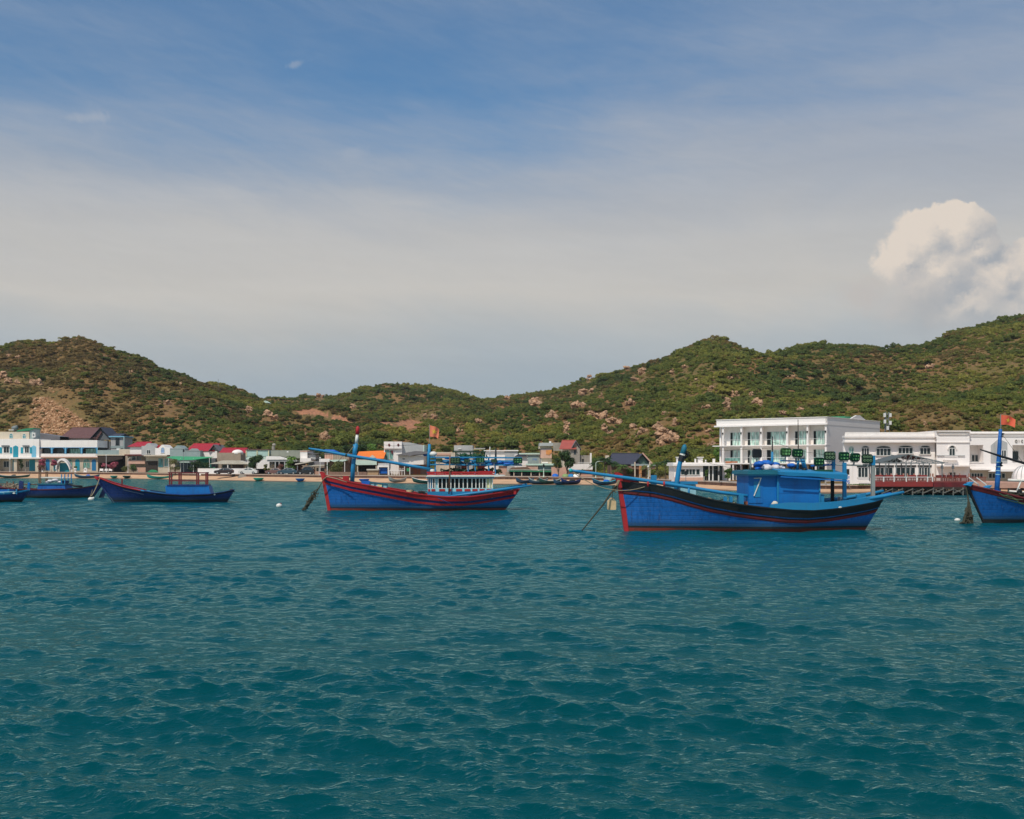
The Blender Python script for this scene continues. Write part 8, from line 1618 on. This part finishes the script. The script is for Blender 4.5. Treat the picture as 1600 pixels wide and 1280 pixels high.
# ---------------------------------------------------------------- rocks on the hills
m, t, b = newmat('granite_boulder'); P = t.node('ShaderNodeNewGeometry').outputs['Position']
c = t.mix(t.ss(t.noise(P, 0.5, 5, 0.65), 0.35, 0.7), (0.62, 0.37, 0.22), (0.36, 0.225, 0.14)); c = t.mix(t.ss(t.noise(P, 2.2, 4, 0.6), 0.5, 0.75, 0, 0.9), c, (0.13, 0.09, 0.065))
t.put(b.inputs['Base Color'], c); b.inputs['Roughness'].default_value = 0.9; b.inputs['Specular IOR Level'].default_value = 0.15
bn = t.node('ShaderNodeBump'); bn.inputs['Distance'].default_value = 0.8; t.put(bn.inputs['Height'], t.noise(P, 1.2, 5, 0.65)); t.l.new(bn.outputs[0], b.inputs['Normal']); ROCK = m
def rockmb(mb, c_, r, rnd, sq=(1, 1, 1)):
    """angular block: jittered ball cut by random planes"""
    n = 9; m_ = 7; ph = rnd.random()*6; pl = [(Vector((rnd.gauss(0, 1), rnd.gauss(0, 1), rnd.gauss(0.2, 1))).normalized(), rnd.uniform(0.45, 0.80)) for _ in range(13)]; vs = []; fs = []
    for i in range(m_+1):
        for j in range(n):
            a = math.pi*i/m_; b_ = 2*math.pi*j/n+ph; v_ = Vector((math.sin(a)*math.cos(b_), math.sin(a)*math.sin(b_), math.cos(a)))
            for nn, dd in pl:
                k = v_.dot(nn)
                if k > dd: v_ -= nn*(k-dd)
            v_ *= 1+rnd.uniform(-0.05, 0.05); vs.append((c_[0]+v_.x*r*sq[0], c_[1]+v_.y*r*sq[1], c_[2]+v_.z*r*sq[2]))
    for i in range(m_):
        for j in range(n): fs.append((i*n+j, (i+1)*n+j, (i+1)*n+(j+1) % n, i*n+(j+1) % n))
    mb.add(vs, fs)
# px, py (centre), width, height in photo pixels, number of blocks, where it is
rk = 0
for (px, py, w_, h, nb, where) in RK:
    D_, z_ = onhill(px, py+h*0.42); s_ = D_/F; rnd = random.Random(int(px*7+py)); mb = MB()
    W_, H2 = w_*s_, h*s_
    for k in range(1 if nb == 1 else nb*4+2):
        u_ = 0 if nb == 1 else (rnd.uniform(-0.5, 0.5)); r_ = min(W_, H2*1.3)*0.5*(rnd.choice((0.28, 0.35, 0.45, 0.6, 0.75))*rnd.uniform(0.85, 1.15) if nb > 1 else 1.0)
        zz = rnd.uniform(0.05, 0.75)*H2 if nb > 1 else H2*0.4
        rockmb(mb, (u_*W_*0.8, rnd.uniform(-0.6, 0.6)*W_*0.3, zz-abs(u_)*H2*0.35), r_, rnd, (rnd.uniform(0.7, 1.35), 1, rnd.uniform(0.55, 1.2)))
    o = mb.build('rock_outcrop', ROCK, loc=(X(px, D_), D_-0.5, z_)); words = where.split(); tag(o, ' '.join(words[:16]), 'rock', 'granite outcrops on the hills'); rk += 1
# rubble slope on the left hill and the orange earth cuts
m, t, b = newmat('rubble_stone'); P = t.node('ShaderNodeNewGeometry').outputs['Position']
t.put(b.inputs['Base Color'], t.ramp(t.noise(P, 0.9, 4, 0.7), [(0.3, (0.15, 0.075, 0.035)), (0.5, (0.38, 0.20, 0.10)), (0.65, (0.62, 0.42, 0.26))])); b.inputs['Roughness'].default_value = 0.95; b.inputs['Specular IOR Level'].default_value = 0.1; RUB = m
mb = MB(); rnd = random.Random(12); nrub = 0
poly_r = [(52, 625), (75, 622), (88, 634), (105, 640), (125, 655), (142, 668), (128, 676), (95, 680), (60, 680), (52, 660)]
def inpoly(x, y, P):
    r = False; j = len(P)-1
    for i in range(len(P)):
        if (P[i][1] > y) != (P[j][1] > y) and x < (P[j][0]-P[i][0])*(y-P[i][1])/(P[j][1]-P[i][1])+P[i][0]: r = not r
        j = i
    return r
while nrub < 1300:
    px, py = rnd.uniform(25, 145), rnd.uniform(600, 682)
    if not (inpoly(px, py, poly_r) or (rnd.random() < 0.05 and py < 640 and px < 90)): continue
    D_, z_ = onhill(px, py); r_ = rnd.uniform(0.2, 0.7)*rnd.uniform(0.5, 1.3); rockmb(mb, (X(px, D_), D_, z_+0.1), r_, rnd, (1.2, 1, 0.8)); nrub += 1
o = mb.build('rubble', RUB); tag(o, 'loose orange rubble covering the slope behind the brown roof', 'rubble', kind='stuff')

# ---------------------------------------------------------------- warm sea haze
hm = bpy.data.materials.new('haze_air'); hm.use_nodes = True; ht = NT(hm.node_tree); ht.n.clear()
pv = ht.node('ShaderNodeVolumePrincipled'); pv.inputs['Color'].default_value = (0.92, 0.95, 1.0, 1); pv.inputs['Density'].default_value = 0.00008; pv.inputs['Anisotropy'].default_value = 0.3
ho_ = ht.node('ShaderNodeOutputMaterial'); ht.l.new(pv.outputs[0], ho_.inputs['Volume'])
hz_o = MB().box(-4300, 4300, -4300, 4300, -60, 190).build('haze', hm); hz_o['kind'] = 'stuff'; hz_o['label'] = 'thin pale sea haze over the bay'
